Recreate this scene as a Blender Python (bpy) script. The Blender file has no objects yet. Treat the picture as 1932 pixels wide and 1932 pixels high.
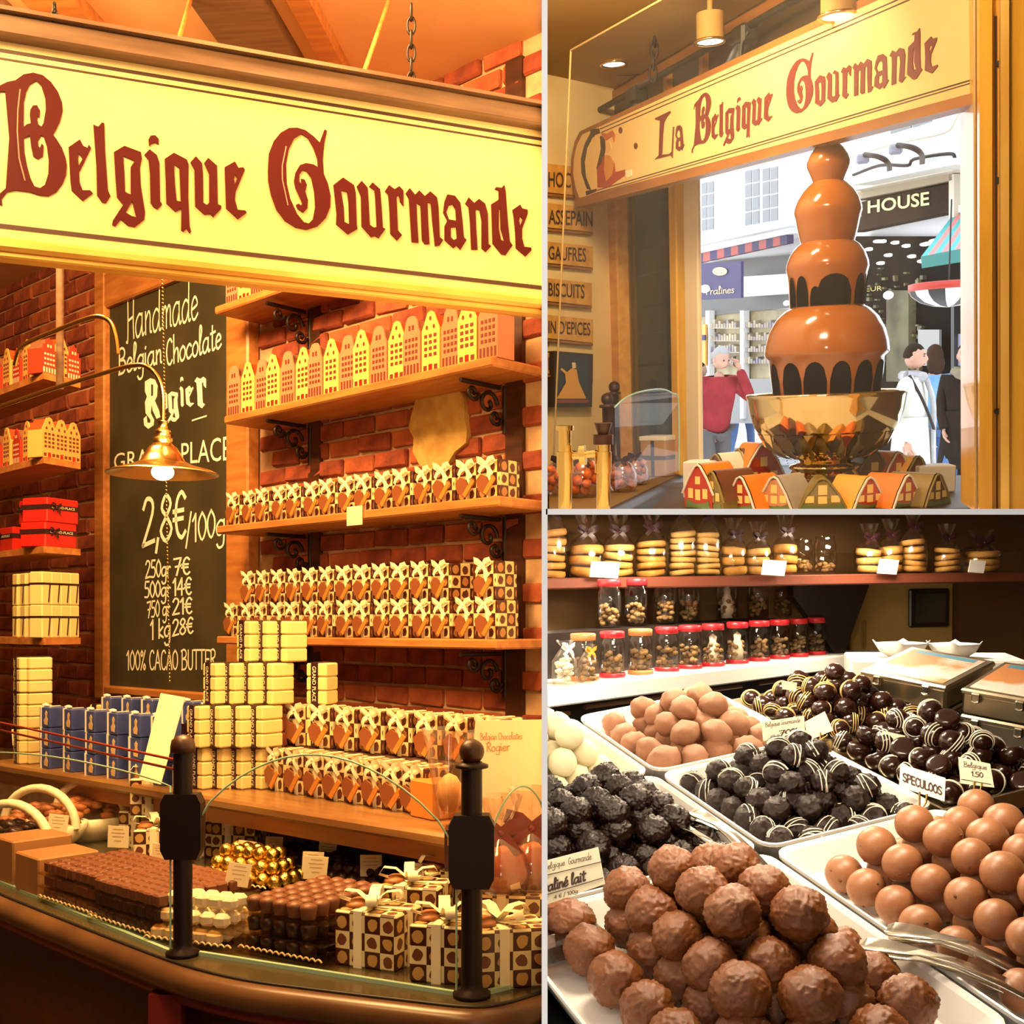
import bpy, bmesh, math, random
from mathutils import Vector, Matrix, noise
from mathutils.geometry import tessellate_polygon

SC = bpy.context.scene
COL = SC.collection
ROOMS = '123'
R = math.radians
# ------------------------------------------------------------------ camera
F, CX, CY, W = 2200.0, 966.0, 1180.0, 1932.0      # focal length and principal point in pixels of the 1932 frame
cam = bpy.data.cameras.new('camera')
cam.sensor_width = 36.0
cam.lens = F / W * 36.0
cam.shift_y = (CY - 966.0) / W                      # a rising-front lens keeps the shop's verticals vertical
cam.clip_start = 0.02
cam.clip_end = 300
camo = bpy.data.objects.new('camera', cam)
COL.objects.link(camo)
camo.rotation_euler = (R(90), 0, 0)
SC.camera = camo
# ------------------------------------------------------------------ daylight and exposure
world = bpy.data.worlds.new('overcast_sky')
SC.world = world
world.use_nodes = True
bgn = world.node_tree.nodes['Background']
bgn.inputs[0].default_value = (0.90, 0.95, 1.0, 1)
bgn.inputs[1].default_value = 2.7
SC.view_settings.view_transform = 'Standard'
SC.view_settings.look = 'None'
SC.view_settings.gamma = 1.0
SC.view_settings.use_curve_mapping = False
SC.view_settings.exposure = 0.0
SC.cycles.max_bounces = 6
SC.cycles.transparent_max_bounces = 16
SC.cycles.sample_clamp_indirect = 4.0


class Room:
    """A room turned and tilted about the camera to a horizon row of the image; rays of the camera can be met with the room's planes."""
    def __init__(s, cx, hy):  # tilts the room about the camera so its horizon meets an image row
        dx, dz = (cx - CX) / F, (CY - hy) / F
        az = math.atan(dx)
        p = math.atan(dz / math.sqrt(1 + dx * dx))
        X = Vector((math.cos(az), -math.sin(az), 0))
        Y = Vector((math.sin(az) * math.cos(p), math.cos(az) * math.cos(p), math.sin(p)))
        Z = X.cross(Y)
        s.M = Matrix((X, Y, Z)).transposed().to_4x4()
        s.I = s.M.inverted()

    def ray(s, px, py):
        return (s.I.to_3x3() @ Vector(((px - CX) / F, 1.0, (CY - py) / F)))

    def at(s, px, py, y):
        d = s.ray(px, py)
        return d * (y / d.y)

    def pz(s, px, py, z):
        d = s.ray(px, py)
        return d * (z / d.z)

    def hit(s, px, py, o, n):
        d = s.ray(px, py)
        return d * (Vector(o).dot(n) / d.dot(n))


R1 = Room(966, 1180)
R2 = Room(1440, 690)
R3 = Room(1467, 1070)


def lamp(room, kind, loc, aim, power, color, size=0.2, size_y=None, spot=60, blend=0.6):
    l = bpy.data.lights.new('lamp_light', kind)
    l.energy = power
    l.color = color
    if kind == 'AREA':
        l.shape = 'RECTANGLE'
        l.size = size
        l.size_y = size_y or size
    else:
        l.shadow_soft_size = size
    if kind == 'SPOT':
        l.spot_size = R(spot)
        l.spot_blend = blend
    o = bpy.data.objects.new('lamp_light', l)
    COL.objects.link(o)
    d = Vector(aim) - Vector(loc)
    q = d.to_track_quat('-Z', 'Y').to_matrix().to_4x4()
    o.matrix_basis = room.M @ Matrix.Translation(loc) @ q
    return o


WARM = (1.0, 0.56, 0.20)
# lamps of the lit shop window (ceiling spots in front of the shelves and over the counter)
lamp(R1, 'AREA', (-1.05, 2.32, 1.33), (-0.6, 3.1, 0.1), 40, WARM, 0.3)
lamp(R1, 'AREA', (-0.40, 2.08, 1.33), (-0.25, 2.75, 0.1), 26, WARM, 0.3)
lamp(R1, 'AREA', (-0.9, 1.3, 1.3), (-0.4, 2.9, 0.2), 26, WARM, 0.35)
lamp(R1, 'AREA', (-0.5, 2.0, 0.55), (-0.4, 2.1, -0.5), 19, WARM, 0.3)
lamp(R1, 'AREA', (-1.25, 2.5, 1.28), (-1.75, 4.0, 0.2), 42, WARM, 0.3)  # added lamp that warms and brightens the left wall and corner shelves
lamp(R1, 'AREA', (-0.6, 0.7, 1.2), (-0.4, 2.1, 0.85), 9, WARM, 0.3)
# added lamps over and under the viewpoint, only to whiten the dividing wall edges
lamp(R1, 'AREA', (0.05, 0.2, 0.36), (0.06, 0.62, 0.12), 1.6, (1, .93, .85), 0.12)
lamp(R1, 'AREA', (0.05, 0.2, -0.28), (0.04, 0.62, -0.1), 1.2, (1, .93, .85), 0.12)
# lamps of the fountain room
lamp(R2, 'AREA', (-0.04, 1.2, 0.72), (0.0, 2.6, 0.0), 14.5, (1, .72, .40), 0.2)
lamp(R2, 'AREA', (-0.2, 2.0, 0.74), (-0.45, 2.95, 0.1), 24, (1, .74, .38), 0.2)
# unseen flat lamps added edge-on in the soffit to light trays and jar shelf
for _y, _px, _p in ((1.15, 1300, 2.6), (1.25, 1700, 2.8), (1.75, 1450, 3.8), (1.95, 1230, 4.0), (2.35, 1250, 7.0), (2.55, 1650, 6.0)):
    _l = Vector(((_px - CX) / F * _y, _y, 0.0942 * _y))
    lamp(R1, 'AREA', _l, _l + Vector((0, 0.0942, -1)), _p, (1, .82, .58), .16, .10)


# ------------------------------------------------------------------ materials
MATS = {}


def mat(name, col=(0.8, 0.8, 0.8), rough=0.5, metal=0.0, col2=None, nscale=12, bump=0.0, bscale=40, spec=0.5, coat=0.0,
        emit=None, es=1.0, stretch=None, wave=False, detail=4, contrast=None):
    if name in MATS:
        return MATS[name]
    m = bpy.data.materials.new(name)
    m.use_nodes = True
    nt = m.node_tree
    b = nt.nodes['Principled BSDF']
    b.inputs['Base Color'].default_value = (*col, 1)
    b.inputs['Roughness'].default_value = rough
    b.inputs['Metallic'].default_value = metal
    b.inputs['Specular IOR Level'].default_value = spec
    b.inputs['Coat Weight'].default_value = coat
    if emit:
        b.inputs['Emission Color'].default_value = (*emit, 1)
        b.inputs['Emission Strength'].default_value = es
    L = nt.links.new
    if col2 or bump:
        tc = nt.nodes.new('ShaderNodeTexCoord')
        src = tc.outputs['Object']
        if stretch:
            mp = nt.nodes.new('ShaderNodeMapping')
            mp.inputs['Scale'].default_value = stretch
            L(src, mp.inputs['Vector'])
            src = mp.outputs['Vector']
    if col2:
        if wave:
            n = nt.nodes.new('ShaderNodeTexWave')
            n.inputs['Scale'].default_value = nscale
            n.inputs['Distortion'].default_value = 6
            n.inputs['Detail'].default_value = 3
        else:
            n = nt.nodes.new('ShaderNodeTexNoise')
            n.inputs['Scale'].default_value = nscale
            n.inputs['Detail'].default_value = detail
        L(src, n.inputs['Vector'])
        r = nt.nodes.new('ShaderNodeValToRGB')
        lo, hi = contrast or ((0.1, 0.9) if wave else (0.35, 0.65))
        r.color_ramp.elements[0].position = lo
        r.color_ramp.elements[1].position = hi
        r.color_ramp.elements[0].color = (*col, 1)
        r.color_ramp.elements[1].color = (*col2, 1)
        L(n.outputs['Fac'], r.inputs['Fac'])
        L(r.outputs['Color'], b.inputs['Base Color'])
    if bump:
        n2 = nt.nodes.new('ShaderNodeTexNoise')
        n2.inputs['Scale'].default_value = bscale
        n2.inputs['Detail'].default_value = 4
        L(src, n2.inputs['Vector'])
        bp = nt.nodes.new('ShaderNodeBump')
        bp.inputs['Strength'].default_value = bump
        bp.inputs['Distance'].default_value = 0.004
        L(n2.outputs['Fac'], bp.inputs['Height'])
        L(bp.outputs['Normal'], b.inputs['Normal'])
    MATS[name] = m
    return m


def glass_mat(name, tint=(1, 1, 1), refl=0.06, rough=0.02, fres=0.35):
    if name in MATS:
        return MATS[name]
    m = bpy.data.materials.new(name)
    m.use_nodes = True
    nt = m.node_tree
    nt.nodes.clear()
    out = nt.nodes.new('ShaderNodeOutputMaterial')
    t = nt.nodes.new('ShaderNodeBsdfTransparent')
    t.inputs[0].default_value = (*tint, 1)
    g = nt.nodes.new('ShaderNodeBsdfGlossy')
    g.inputs['Roughness'].default_value = rough
    mx = nt.nodes.new('ShaderNodeMixShader')
    lw = nt.nodes.new('ShaderNodeLayerWeight')
    lw.inputs['Blend'].default_value = 0.25
    mu = nt.nodes.new('ShaderNodeMath')
    mu.operation = 'MULTIPLY_ADD'
    mu.inputs[1].default_value = fres
    mu.inputs[2].default_value = refl
    nt.links.new(lw.outputs['Fresnel'], mu.inputs[0])
    nt.links.new(mu.outputs[0], mx.inputs[0])
    nt.links.new(t.outputs[0], mx.inputs[1])
    nt.links.new(g.outputs[0], mx.inputs[2])
    nt.links.new(mx.outputs[0], out.inputs[0])
    MATS[name] = m
    return m


def print_mat(name, n, c1, c2, i1, i2, rad=0.33):
    """a printed check: cells of two colours, each with a rounded sweet of another colour inside"""
    if name in MATS:
        return MATS[name]
    m = mat(name, c1, 0.35)
    nt = m.node_tree
    L = nt.links.new
    b = nt.nodes['Principled BSDF']
    tc = nt.nodes.new('ShaderNodeTexCoord')
    mp = nt.nodes.new('ShaderNodeMapping')
    mp.inputs['Scale'].default_value = (n, n, n)
    L(tc.outputs['UV'], mp.inputs['Vector'])
    ck = nt.nodes.new('ShaderNodeTexChecker')
    ck.inputs['Scale'].default_value = 1.0
    L(mp.outputs[0], ck.inputs['Vector'])
    fr = nt.nodes.new('ShaderNodeVectorMath')
    fr.operation = 'FRACTION'
    L(mp.outputs[0], fr.inputs[0])
    sb = nt.nodes.new('ShaderNodeVectorMath')
    sb.operation = 'SUBTRACT'
    sb.inputs[1].default_value = (0.5, 0.5, 0)
    L(fr.outputs[0], sb.inputs[0])
    ln = nt.nodes.new('ShaderNodeVectorMath')
    ln.operation = 'LENGTH'
    L(sb.outputs[0], ln.inputs[0])
    nz = nt.nodes.new('ShaderNodeTexNoise')
    nz.inputs['Scale'].default_value = 1.7
    L(mp.outputs[0], nz.inputs['Vector'])
    ad = nt.nodes.new('ShaderNodeMath')
    ad.operation = 'MULTIPLY_ADD'
    ad.inputs[1].default_value = 0.35
    L(nz.outputs['Fac'], ad.inputs[0])
    L(ln.outputs['Value'], ad.inputs[2])
    lt = nt.nodes.new('ShaderNodeMath')
    lt.operation = 'LESS_THAN'
    lt.inputs[1].default_value = rad + 0.17
    L(ad.outputs[0], lt.inputs[0])

    def mix(f, a, c):
        x = nt.nodes.new('ShaderNodeMix')
        x.data_type = 'RGBA'
        L(f, x.inputs[0])
        for k, v in ((6, a), (7, c)):
            if isinstance(v, tuple):
                x.inputs[k].default_value = (*v, 1)
            else:
                L(v, x.inputs[k])
        return x.outputs[2]
    o = mix(lt.outputs[0], mix(ck.outputs['Fac'], c1, c2), mix(ck.outputs['Fac'], i1, i2))
    L(o, b.inputs['Base Color'])
    return m


# ------------------------------------------------------------------ mesh building
def frame3(d, up=(0, 0, 1)):
    d = Vector(d).normalized()
    u = Vector(up)
    if abs(d.dot(u)) > 0.95:
        u = Vector((1, 0, 0))
    a = u.cross(d).normalized()
    return a, d.cross(a), d


class MB:
    def __init__(s):
        s.v, s.f, s.uv, s.sm = [], [], [], []

    def add(s, vs, fs, M=None, uvs=None, smooth=False):
        b = len(s.v)
        for p in vs:
            p = Vector(p)
            s.v.append(tuple(M @ p) if M is not None else tuple(p))
        for i, f in enumerate(fs):
            s.f.append(tuple(b + k for k in f))
            s.uv.append(uvs[i] if uvs else None)
            s.sm.append(smooth)
        return s

    def box(s, c, d, M=None, bev=0.0):
        x, y, z = d[0] / 2, d[1] / 2, d[2] / 2
        c = Vector(c)
        if bev > 0:
            # chamfered box: 24 verts
            vs, idx = [], {}
            for sx in (-1, 1):
                for sy in (-1, 1):
                    for sz in (-1, 1):
                        for ax in range(3):
                            q = [sx * (x - bev), sy * (y - bev), sz * (z - bev)]
                            q[ax] += bev * (sx, sy, sz)[ax]
                            idx[(sx, sy, sz, ax)] = len(vs)
                            vs.append(c + Vector(q))
            fs = []
            for ax in range(3):
                o = [k for k in range(3) if k != ax]
                for sg in (-1, 1):
                    ring = []
                    for a, b in ((-1, -1), (1, -1), (1, 1), (-1, 1)):
                        k = [0, 0, 0]
                        k[ax], k[o[0]], k[o[1]] = sg, a, b
                        ring.append(idx[(*k, ax)])
                    fs.append(ring)
                for a in (-1, 1):
                    for b in (-1, 1):
                        k1, k2 = [0, 0, 0], [0, 0, 0]
                        k1[o[0]] = k2[o[0]] = a
                        k1[o[1]] = k2[o[1]] = b
                        k1[ax], k2[ax] = -1, 1
                        fs.append([idx[(*k1, o[0])], idx[(*k2, o[0])], idx[(*k2, o[1])], idx[(*k1, o[1])]])
            for sx in (-1, 1):
                for sy in (-1, 1):
                    for sz in (-1, 1):
                        fs.append([idx[(sx, sy, sz, 0)], idx[(sx, sy, sz, 1)], idx[(sx, sy, sz, 2)]])
            uvs = []
            for f in fs:
                pts = [vs[k] - c for k in f]
                nn = (pts[1] - pts[0]).cross(pts[2] - pts[0])
                ax = max(range(3), key=lambda k: abs(nn[k]))
                uvs.append([s._uv(p, ax, d) for p in pts])
            return s.add(vs, fs, M, uvs)
        vs = [c + Vector((sx * x, sy * y, sz * z)) for sx in (-1, 1) for sy in (-1, 1) for sz in (-1, 1)]
        fs = [(0, 1, 3, 2), (4, 6, 7, 5), (0, 4, 5, 1), (2, 3, 7, 6), (0, 2, 6, 4), (1, 5, 7, 3)]
        uvs = []
        for f, ax in zip(fs, (0, 0, 1, 1, 2, 2)):
            uvs.append([s._uv(vs[k] - c, ax, d) for k in f])
        return s.add(vs, fs, M, uvs)

    @staticmethod
    def _uv(p, ax, d):
        m = max(d)
        if ax == 0:
            return ((p.y + d[1] / 2) / m, (p.z + d[2] / 2) / m)
        if ax == 1:
            return ((p.x + d[0] / 2) / m, (p.z + d[2] / 2) / m)
        return ((p.x + d[0] / 2) / m, (p.y + d[1] / 2) / m)

    def lathe(s, prof, n=24, M=None, a0=0, a1=None, smooth=True):
        full = a1 is None
        a1 = math.tau if full else a1
        k = n if full else n + 1
        vs, fs = [], []
        for (r, z) in prof:
            for i in range(k):
                a = a0 + (a1 - a0) * i / n
                vs.append((r * math.cos(a), r * math.sin(a), z))
        for j in range(len(prof) - 1):
            for i in range(n):
                i2 = (i + 1) % k
                fs.append((j * k + i, j * k + i2, (j + 1) * k + i2, (j + 1) * k + i))
        return s.add(vs, fs, M, smooth=smooth)

    def cyl(s, p, q, r, r2=None, n=12, cap=True):
        p, q = Vector(p), Vector(q)
        r2 = r if r2 is None else r2
        a, b, d = frame3(q - p)
        vs = [p + (a * math.cos(t) + b * math.sin(t)) * r for t in [math.tau * i / n for i in range(n)]]
        vs += [q + (a * math.cos(t) + b * math.sin(t)) * r2 for t in [math.tau * i / n for i in range(n)]]
        s.add(vs, [(i, (i + 1) % n, n + (i + 1) % n, n + i) for i in range(n)], smooth=n > 6)
        if cap:
            s.add(vs, [tuple(range(n))[::-1], tuple(range(n, 2 * n))])
        return s

    def tube(s, pts, r, n=8, closed=False, rad=None, flat=1.0, cap=True):
        pts = [Vector(p) for p in pts]
        m = len(pts)
        vs, fs = [], []
        up = None
        for i, p in enumerate(pts):
            if closed:
                d = pts[(i + 1) % m] - pts[i - 1]
            else:
                d = pts[min(i + 1, m - 1)] - pts[max(i - 1, 0)]
            if d.length < 1e-9:
                d = Vector((0, 0, 1))
            d.normalize()
            if up is None:
                a, b, _ = frame3(d)
            else:
                a = (up - d * up.dot(d)).normalized()
                b = d.cross(a)
            up = a
            rr = rad[i] if rad else r
            for k in range(n):
                t = math.tau * k / n
                vs.append(p + a * (math.cos(t) * rr) + b * (math.sin(t) * rr * flat))
        for i in range(m if closed else m - 1):
            j = (i + 1) % m
            for k in range(n):
                k2 = (k + 1) % n
                fs.append((i * n + k, i * n + k2, j * n + k2, j * n + k))
        s.add(vs, fs, smooth=True)
        if cap and not closed:
            s.add(vs, [tuple(range(n))[::-1], tuple(range((m - 1) * n, m * n))])
        return s

    def prism(s, poly, th, M=None, holes=(), smooth=False):
        """poly in the XY plane, extruded from z=0 to z=th"""
        loops = [list(poly)] + [list(h) for h in holes]
        flat = [Vector((x, y, 0)) for l in loops for x, y in l]
        tris = tessellate_polygon([[Vector((x, y, 0)) for x, y in l] for l in loops])
        n = len(flat)
        vs = [(p.x, p.y, 0) for p in flat] + [(p.x, p.y, th) for p in flat]
        fs = []
        for t in tris:
            a, b, c = t
            nz = (flat[b] - flat[a]).cross(flat[c] - flat[a]).z
            if nz < 0:
                a, c = c, a
            fs.append((c, b, a))
            fs.append((n + a, n + b, n + c))
        o = 0
        for l in loops:
            k = len(l)
            for i in range(k):
                j = (i + 1) % k
                fs.append((o + i, o + j, n + o + j, n + o + i))
            o += k
        return s.add(vs, fs, M, smooth=smooth)

    def ball(s, c, r, sub=2, sc=(1, 1, 1), M=None, fn=None):
        bm = bmesh.new()
        bmesh.ops.create_icosphere(bm, subdivisions=sub, radius=1)
        vs = []
        for v in bm.verts:
            p = v.co.copy()
            k = fn(p) if fn else 1.0
            vs.append(Vector((c[0] + p.x * r * sc[0] * k, c[1] + p.y * r * sc[1] * k, c[2] + p.z * r * sc[2] * k)))
        bm.verts.index_update()
        fs = [tuple(v.index for v in f.verts) for f in bm.faces]
        bm.free()
        return s.add(vs, fs, M, smooth=True)

    def quad(s, a, b, c, d):
        return s.add([a, b, c, d], [(0, 1, 2, 3)], uvs=[[(0, 0), (1, 0), (1, 1), (0, 1)]])

    def mesh(s, name, m=None):
        me = bpy.data.meshes.new(name)
        me.from_pydata(s.v, [], s.f)
        if any(u is not None for u in s.uv):
            ul = me.uv_layers.new(name='UVMap')
            flat = []
            for f, u in zip(s.f, s.uv):
                for k in range(len(f)):
                    flat += list(u[k]) if u else [0, 0]
            ul.data.foreach_set('uv', flat)
        me.polygons.foreach_set('use_smooth', s.sm)
        if m:
            me.materials.append(m)
        me.validate()
        me.update()
        return me


# ------------------------------------------------------------------ objects
def tag(o, label=None, cat=None, group=None, kind=None):
    if label:
        o['label'] = label
    if cat:
        o['category'] = cat
    if group:
        o['group'] = group
    if kind:
        o['kind'] = kind
    return o


def thing(name, label, cat, M, group=None):
    o = bpy.data.objects.new(name, None)
    o.empty_display_size = 0.02
    COL.objects.link(o)
    o.matrix_basis = M
    return tag(o, label, cat, group)


def part(name, mb, m, parent, label=None, kind=None, M=None):
    me = mb.mesh(name, m) if isinstance(mb, MB) else mb
    o = bpy.data.objects.new(name, me)
    COL.objects.link(o)
    if parent is not None:
        o.parent = parent
    if M is not None:
        o.matrix_basis = M
    return tag(o, label, None, None, kind)


def solo(name, mb, m, label, cat, M=Matrix(), group=None):
    o = part(name, mb, m, None, M=M)
    return tag(o, label, cat, group)


def struct(name, mb, m, room=None, M=None):
    o = part(name, mb, m, None, kind='structure', M=M if M is not None else room.M)
    return o


KIDS = {}


def kids(o):
    if o.name not in KIDS:
        KIDS[o.name] = list(o.children)
    return KIDS[o.name]


def dup(root, M, label=None, group=None):
    r = root.copy()
    COL.objects.link(r)
    r.matrix_basis = M
    if label:
        r['label'] = label
    if group:
        r['group'] = group
    for ch in kids(root):
        c = ch.copy()
        COL.objects.link(c)
        c.parent = r
        for g in kids(ch):
            d = g.copy()
            COL.objects.link(d)
            d.parent = c
    return r


class Proto:
    """the first use keeps the original, later uses copy it"""
    def __init__(s, make):
        s.make, s.o = make, None

    def put(s, M, label=None, group=None):
        if s.o is None:
            s.o = s.make()
            s.o.matrix_basis = M
            if label:
                s.o['label'] = label
            if group:
                s.o['group'] = group
            kids(s.o)
            for c in kids(s.o):
                kids(c)
            return s.o
        return dup(s.o, M, label, group)


def T(p, rz=0.0, rx=0.0, ry=0.0, s=1.0):
    M = Matrix.Translation(p) @ Matrix.Rotation(rz, 4, 'Z')
    if rx:
        M = M @ Matrix.Rotation(rx, 4, 'X')
    if ry:
        M = M @ Matrix.Rotation(ry, 4, 'Y')
    if s != 1.0:
        M = M @ Matrix.Diagonal((s, s, s, 1))
    return M


def basis(o, x, y, z):
    M = Matrix((Vector(x), Vector(y), Vector(z))).transposed().to_4x4()
    M.translation = Vector(o)
    return M


def smoothline(pts, k=4):
    """Catmull-Rom through 2-D or 3-D points"""
    pts = [Vector(p) for p in pts]
    if len(pts) < 3:
        return pts
    q = [pts[0] * 2 - pts[1]] + pts + [pts[-1] * 2 - pts[-2]]
    out = []
    for i in range(1, len(q) - 2):
        a, b, c, d = q[i - 1:i + 3]
        for j in range(k):
            t = j / k
            out.append(0.5 * (2 * b + (c - a) * t + (2 * a - 5 * b + 4 * c - d) * t * t + (3 * b - a - 3 * c + d) * t ** 3))
    out.append(pts[-1])
    return out


# a one-line hand for chalk and ink
SF = {
 'a': "5,5 3,5.5 1,4 .5,2 1.5,0 3.5,.5 5,3;5,5.5 5,1.5 5.5,0 6.5,.5|6.6", 'c': "4.5,4.5 3,5.5 1,4 .5,2 1.5,.2 3,0 4.8,1|5.1",
 'd': "5,4.5 3,5.5 1,4 .5,2 1.5,0 3.5,.5 5,3;5.2,11 5,1.5 5.5,0 6.3,.3|6.5", 'e': "0.8,2.5 4.5,3.5 4,5 2.5,5.5 1,4 .6,2 1.5,.2 3,0 5,1.2|5.3",
 'g': "5,4.8 3,5.5 1,4 .7,2 1.8,.3 3.8,.8 5,3;5.2,5.5 5,-2 4,-4 2,-4.3 .8,-3|5.9", 'h': ".8,11 1,0;1,3 2.5,5.3 4,5.2 4.5,3.5 4.6,0|5.5",
 'i': "1,5.5 1.1,.8 1.8,0;1,7.6 1.3,8.2|2.5", 'k': "1,10 1,0;4.2,5.5 1,2.6 4.5,0|5", 'l': "1,4 2.6,9 2,11 1,10 1,1 1.8,0 2.8,.6|3.1",
 'm': ".8,5.5 1,0;1,3.5 2.5,5.4 3.5,4.5 3.6,0;3.6,3.5 5.2,5.4 6.3,4.5 6.4,.6 7.2,.2|7.6", 'n': ".8,5.5 1,0;1,3.5 2.8,5.4 4,4.5 4.1,.6 5,.2|5.4",
 'o': "3,5.5 1,4 .6,2 1.8,0 3.8,.3 5,2.5 4.5,4.6 3,5.5|5.6", 'r': ".8,5.5 1,0;1,3.5 2.5,5.4 3.8,5|4.1", 't': "2,9.5 1.9,1 2.8,0 4,.6;.4,6.6 4.4,7|4.4",
 's': "4,5 2.4,5.5 1,4.5 2,3 3.6,1.8 2.6,.1 .6,.6|4.6", 'u': ".8,5.5 1,1.4 2.4,0 4.2,1.6;4.4,5.5 4.4,.8 5.2,.1|5.5", 'q': "5,4.8 3,5.5 1,4 .7,2 1.8,.3 3.8,.8 5,3;5.2,5.5 5,-4|5.8",
 'H': ".5,10.5 1.2,9 1.2,0 .2,-.5;5.2,10.5 5,4 5.4,0;1.2,4.6 5.1,5.4|6.2", 'B': "1,10 1,0;0,9.5 3,10.3 5,9 4.6,6.5 1.5,5.4 4.8,5 5.8,2.5 4.2,.2 .5,-.2|6.4",
 'C': "5,8.6 3.6,10 1.6,8.8 .6,5 1.6,1 3.6,0 5.2,1.4|5.8", 'R': "1,10 1,0;0,9.4 3,10.3 5,9 4.5,6.3 1.2,5.2;2.6,5.2 5.4,0|5.8",
 'G': "5.2,8.4 3.6,10 1.5,8.6 .6,5 1.6,1 3.8,0 5.2,1.2 5.3,4.2;3.4,4.2 6.2,4.2|6.5", 'P': "1,10 1,0;1,10 3.8,10 5,8.4 4.6,5.8 1,4.9|5.4",
 'L': "1,10 1,0;1,0 5,.2 5.2,1.2|5.4", 'A': ".3,0 3,10;3,10 5.8,0;1.4,3.6 4.7,3.6|6.1", 'E': "1,10 1,0;1,9.9 5,9.8;1,.1 5.2,.2;1,5.2 4.4,5.2|5.6",
 'N': "1,0 1,10;1,10 5.2,0;5.2,0 5.2,10|6.2", 'D': "1,0 1,10;1,10 3.6,9.6 5.4,7 5.4,3 3.6,.4 1,0|6", 'U': ".9,10 .9,2.4 2.4,0 4.2,.2 5.2,2.4 5.2,10|6.1",
 'T': ".2,10 5.6,10;2.9,10 2.9,0|5.8", 'O': "3,10 .8,7.5 .8,2.5 3,0 5.2,2.5 5.2,7.5 3,10|6", 'S': "5,8.8 3,10 1,8.4 1.4,6.2 4.4,4.2 5,1.8 3,0 .6,1.2|5.6",
 '1': ".6,7.6 2.4,10;2.4,10 2.4,0|3.6", '2': ".6,8 2,10 4.2,9.4 4.4,6.6 .4,0;.4,0 5.2,.6|5.6", '4': "3.8,0 3.8,10;3.8,10 .4,3.6;.4,3.6 5.4,3.6|5.8",
 '5': "4.8,10 1.4,10;1.4,10 1.1,6 3.6,6 4.9,3.4 3.6,.4 .6,.4|5.5", '0': "2.8,10 .8,7 .8,3 2.8,0 4.8,3 4.8,7 2.8,10|5.5", '7': ".4,9.6 5,10;5,10 2.2,0;1.4,5 4.6,5.4|5.4",
 '8': "3,5.4 1,7.4 2.8,10 4.8,8 3,5.4 .6,2.4 2.8,0 5.2,2.4 3,5.4|5.8", '€': "5.2,8.6 3.6,10 1.8,8.4 1.2,5 1.9,1.4 3.7,0 5.3,1.2;.2,6 4.4,6;.2,4.2 4.2,4.2|5.8",
 '/': ".3,-1.5 3.4,11|3.8", '%': ".6,0 5,10;1.6,10 .6,8.5 1.6,7 2.6,8.5 1.6,10;4.2,3 3.2,1.5 4.2,0 5.2,1.5 4.2,3|5.8", ',': "1.2,.8 .4,-2|1.8", ' ': "|3.2",
 'é': "0.8,2.5 4.5,3.5 4,5 2.5,5.5 1,4 .6,2 1.5,.2 3,0 5,1.2;2.2,7 3.8,8.8|5.3", '.': "1,0 1.2,.6|2", '-': "1,4 4,4|5",
}


def strokes(text):
    """(list of polylines, total width); 10 units = cap height"""
    x, out = 0.0, []
    for ch in text:
        d = SF.get(ch) or SF.get(ch.lower()) or SF[' ']
        st, w = d.split('|')
        for l in st.split(';'):
            if l:
                out.append([Vector((x + float(a.split(',')[0]), float(a.split(',')[1]))) for a in l.split()])
        x += float(w)
    return out, x


def write2d(text, fmap, wid, k=3):
    """ribbons along the hand's strokes; fmap(Vector2 in 0..1 width, height units) -> 3-D point"""
    mb = MB()
    st, w = strokes(text)
    for l in st:
        q = smoothline(l, k)
        q = [q[0]] + [b for a, b in zip(q, q[1:]) if (b - a).length > 1e-4]
        if len(q) < 2:
            continue
        vs = []
        for i, p in enumerate(q):
            d = q[min(i + 1, len(q) - 1)] - q[max(i - 1, 0)]
            d.normalize()
            n = Vector((-d.y, d.x))
            for sg in (-1, 1):
                z = p + n * (wid * sg) + (d * (wid * 0.7) * (1 if i == len(q) - 1 else (-1 if i == 0 else 0)))
                vs.append(fmap(z.x / w, z.y / 10.0))
        mb.add(vs, [(2 * i, 2 * i + 1, 2 * i + 3, 2 * i + 2) for i in range(len(q) - 1)])
    return mb


def write_px(room, text, p0, p1, h, o, n, lift=0.001, wid=0.45, lean=0.0):
    """lettering on the plane (o, n): its base line runs in the picture from p0 to p1"""
    p0, p1 = Vector(p0), Vector(p1)
    n = Vector(n)
    oo = Vector(o) + n * lift

    def fm(u, v):
        q = p0.lerp(p1, u)
        return room.hit(q.x + v * h * lean, q.y - v * h, oo, n)
    return write2d(text, fm, wid)


FONT_CACHE = {}


def type_mesh(text, bold=0.0, extrude=0.0):
    """printed capitals as a mesh, unit cap height, origin at the base line's left end; returns verts, faces, width"""
    key = (text, bold)
    if key in FONT_CACHE:
        return FONT_CACHE[key]
    cu = bpy.data.curves.new('lettering', 'FONT')
    cu.body = text
    cu.offset = bold
    cu.resolution_u = 3
    ob = bpy.data.objects.new('lettering', cu)
    COL.objects.link(ob)
    dg = bpy.context.evaluated_depsgraph_get()
    me = bpy.data.meshes.new_from_object(ob.evaluated_get(dg))
    vs = [v.co.copy() for v in me.vertices]
    fs = [tuple(p.vertices) for p in me.polygons]
    bpy.data.objects.remove(ob)
    bpy.data.meshes.remove(me)
    bpy.data.curves.remove(cu)
    x0 = min(v.x for v in vs)
    w = max(v.x for v in vs) - x0
    y1 = max(v.y for v in vs)
    FONT_CACHE[key] = ([((v.x - x0) / w, v.y / y1) for v in vs], fs)
    return FONT_CACHE[key]


def type_map(text, fm, bold=0.0):
    vs, fs = type_mesh(text, bold)
    return MB().add([fm(u, v) for u, v in vs], fs)


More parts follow.
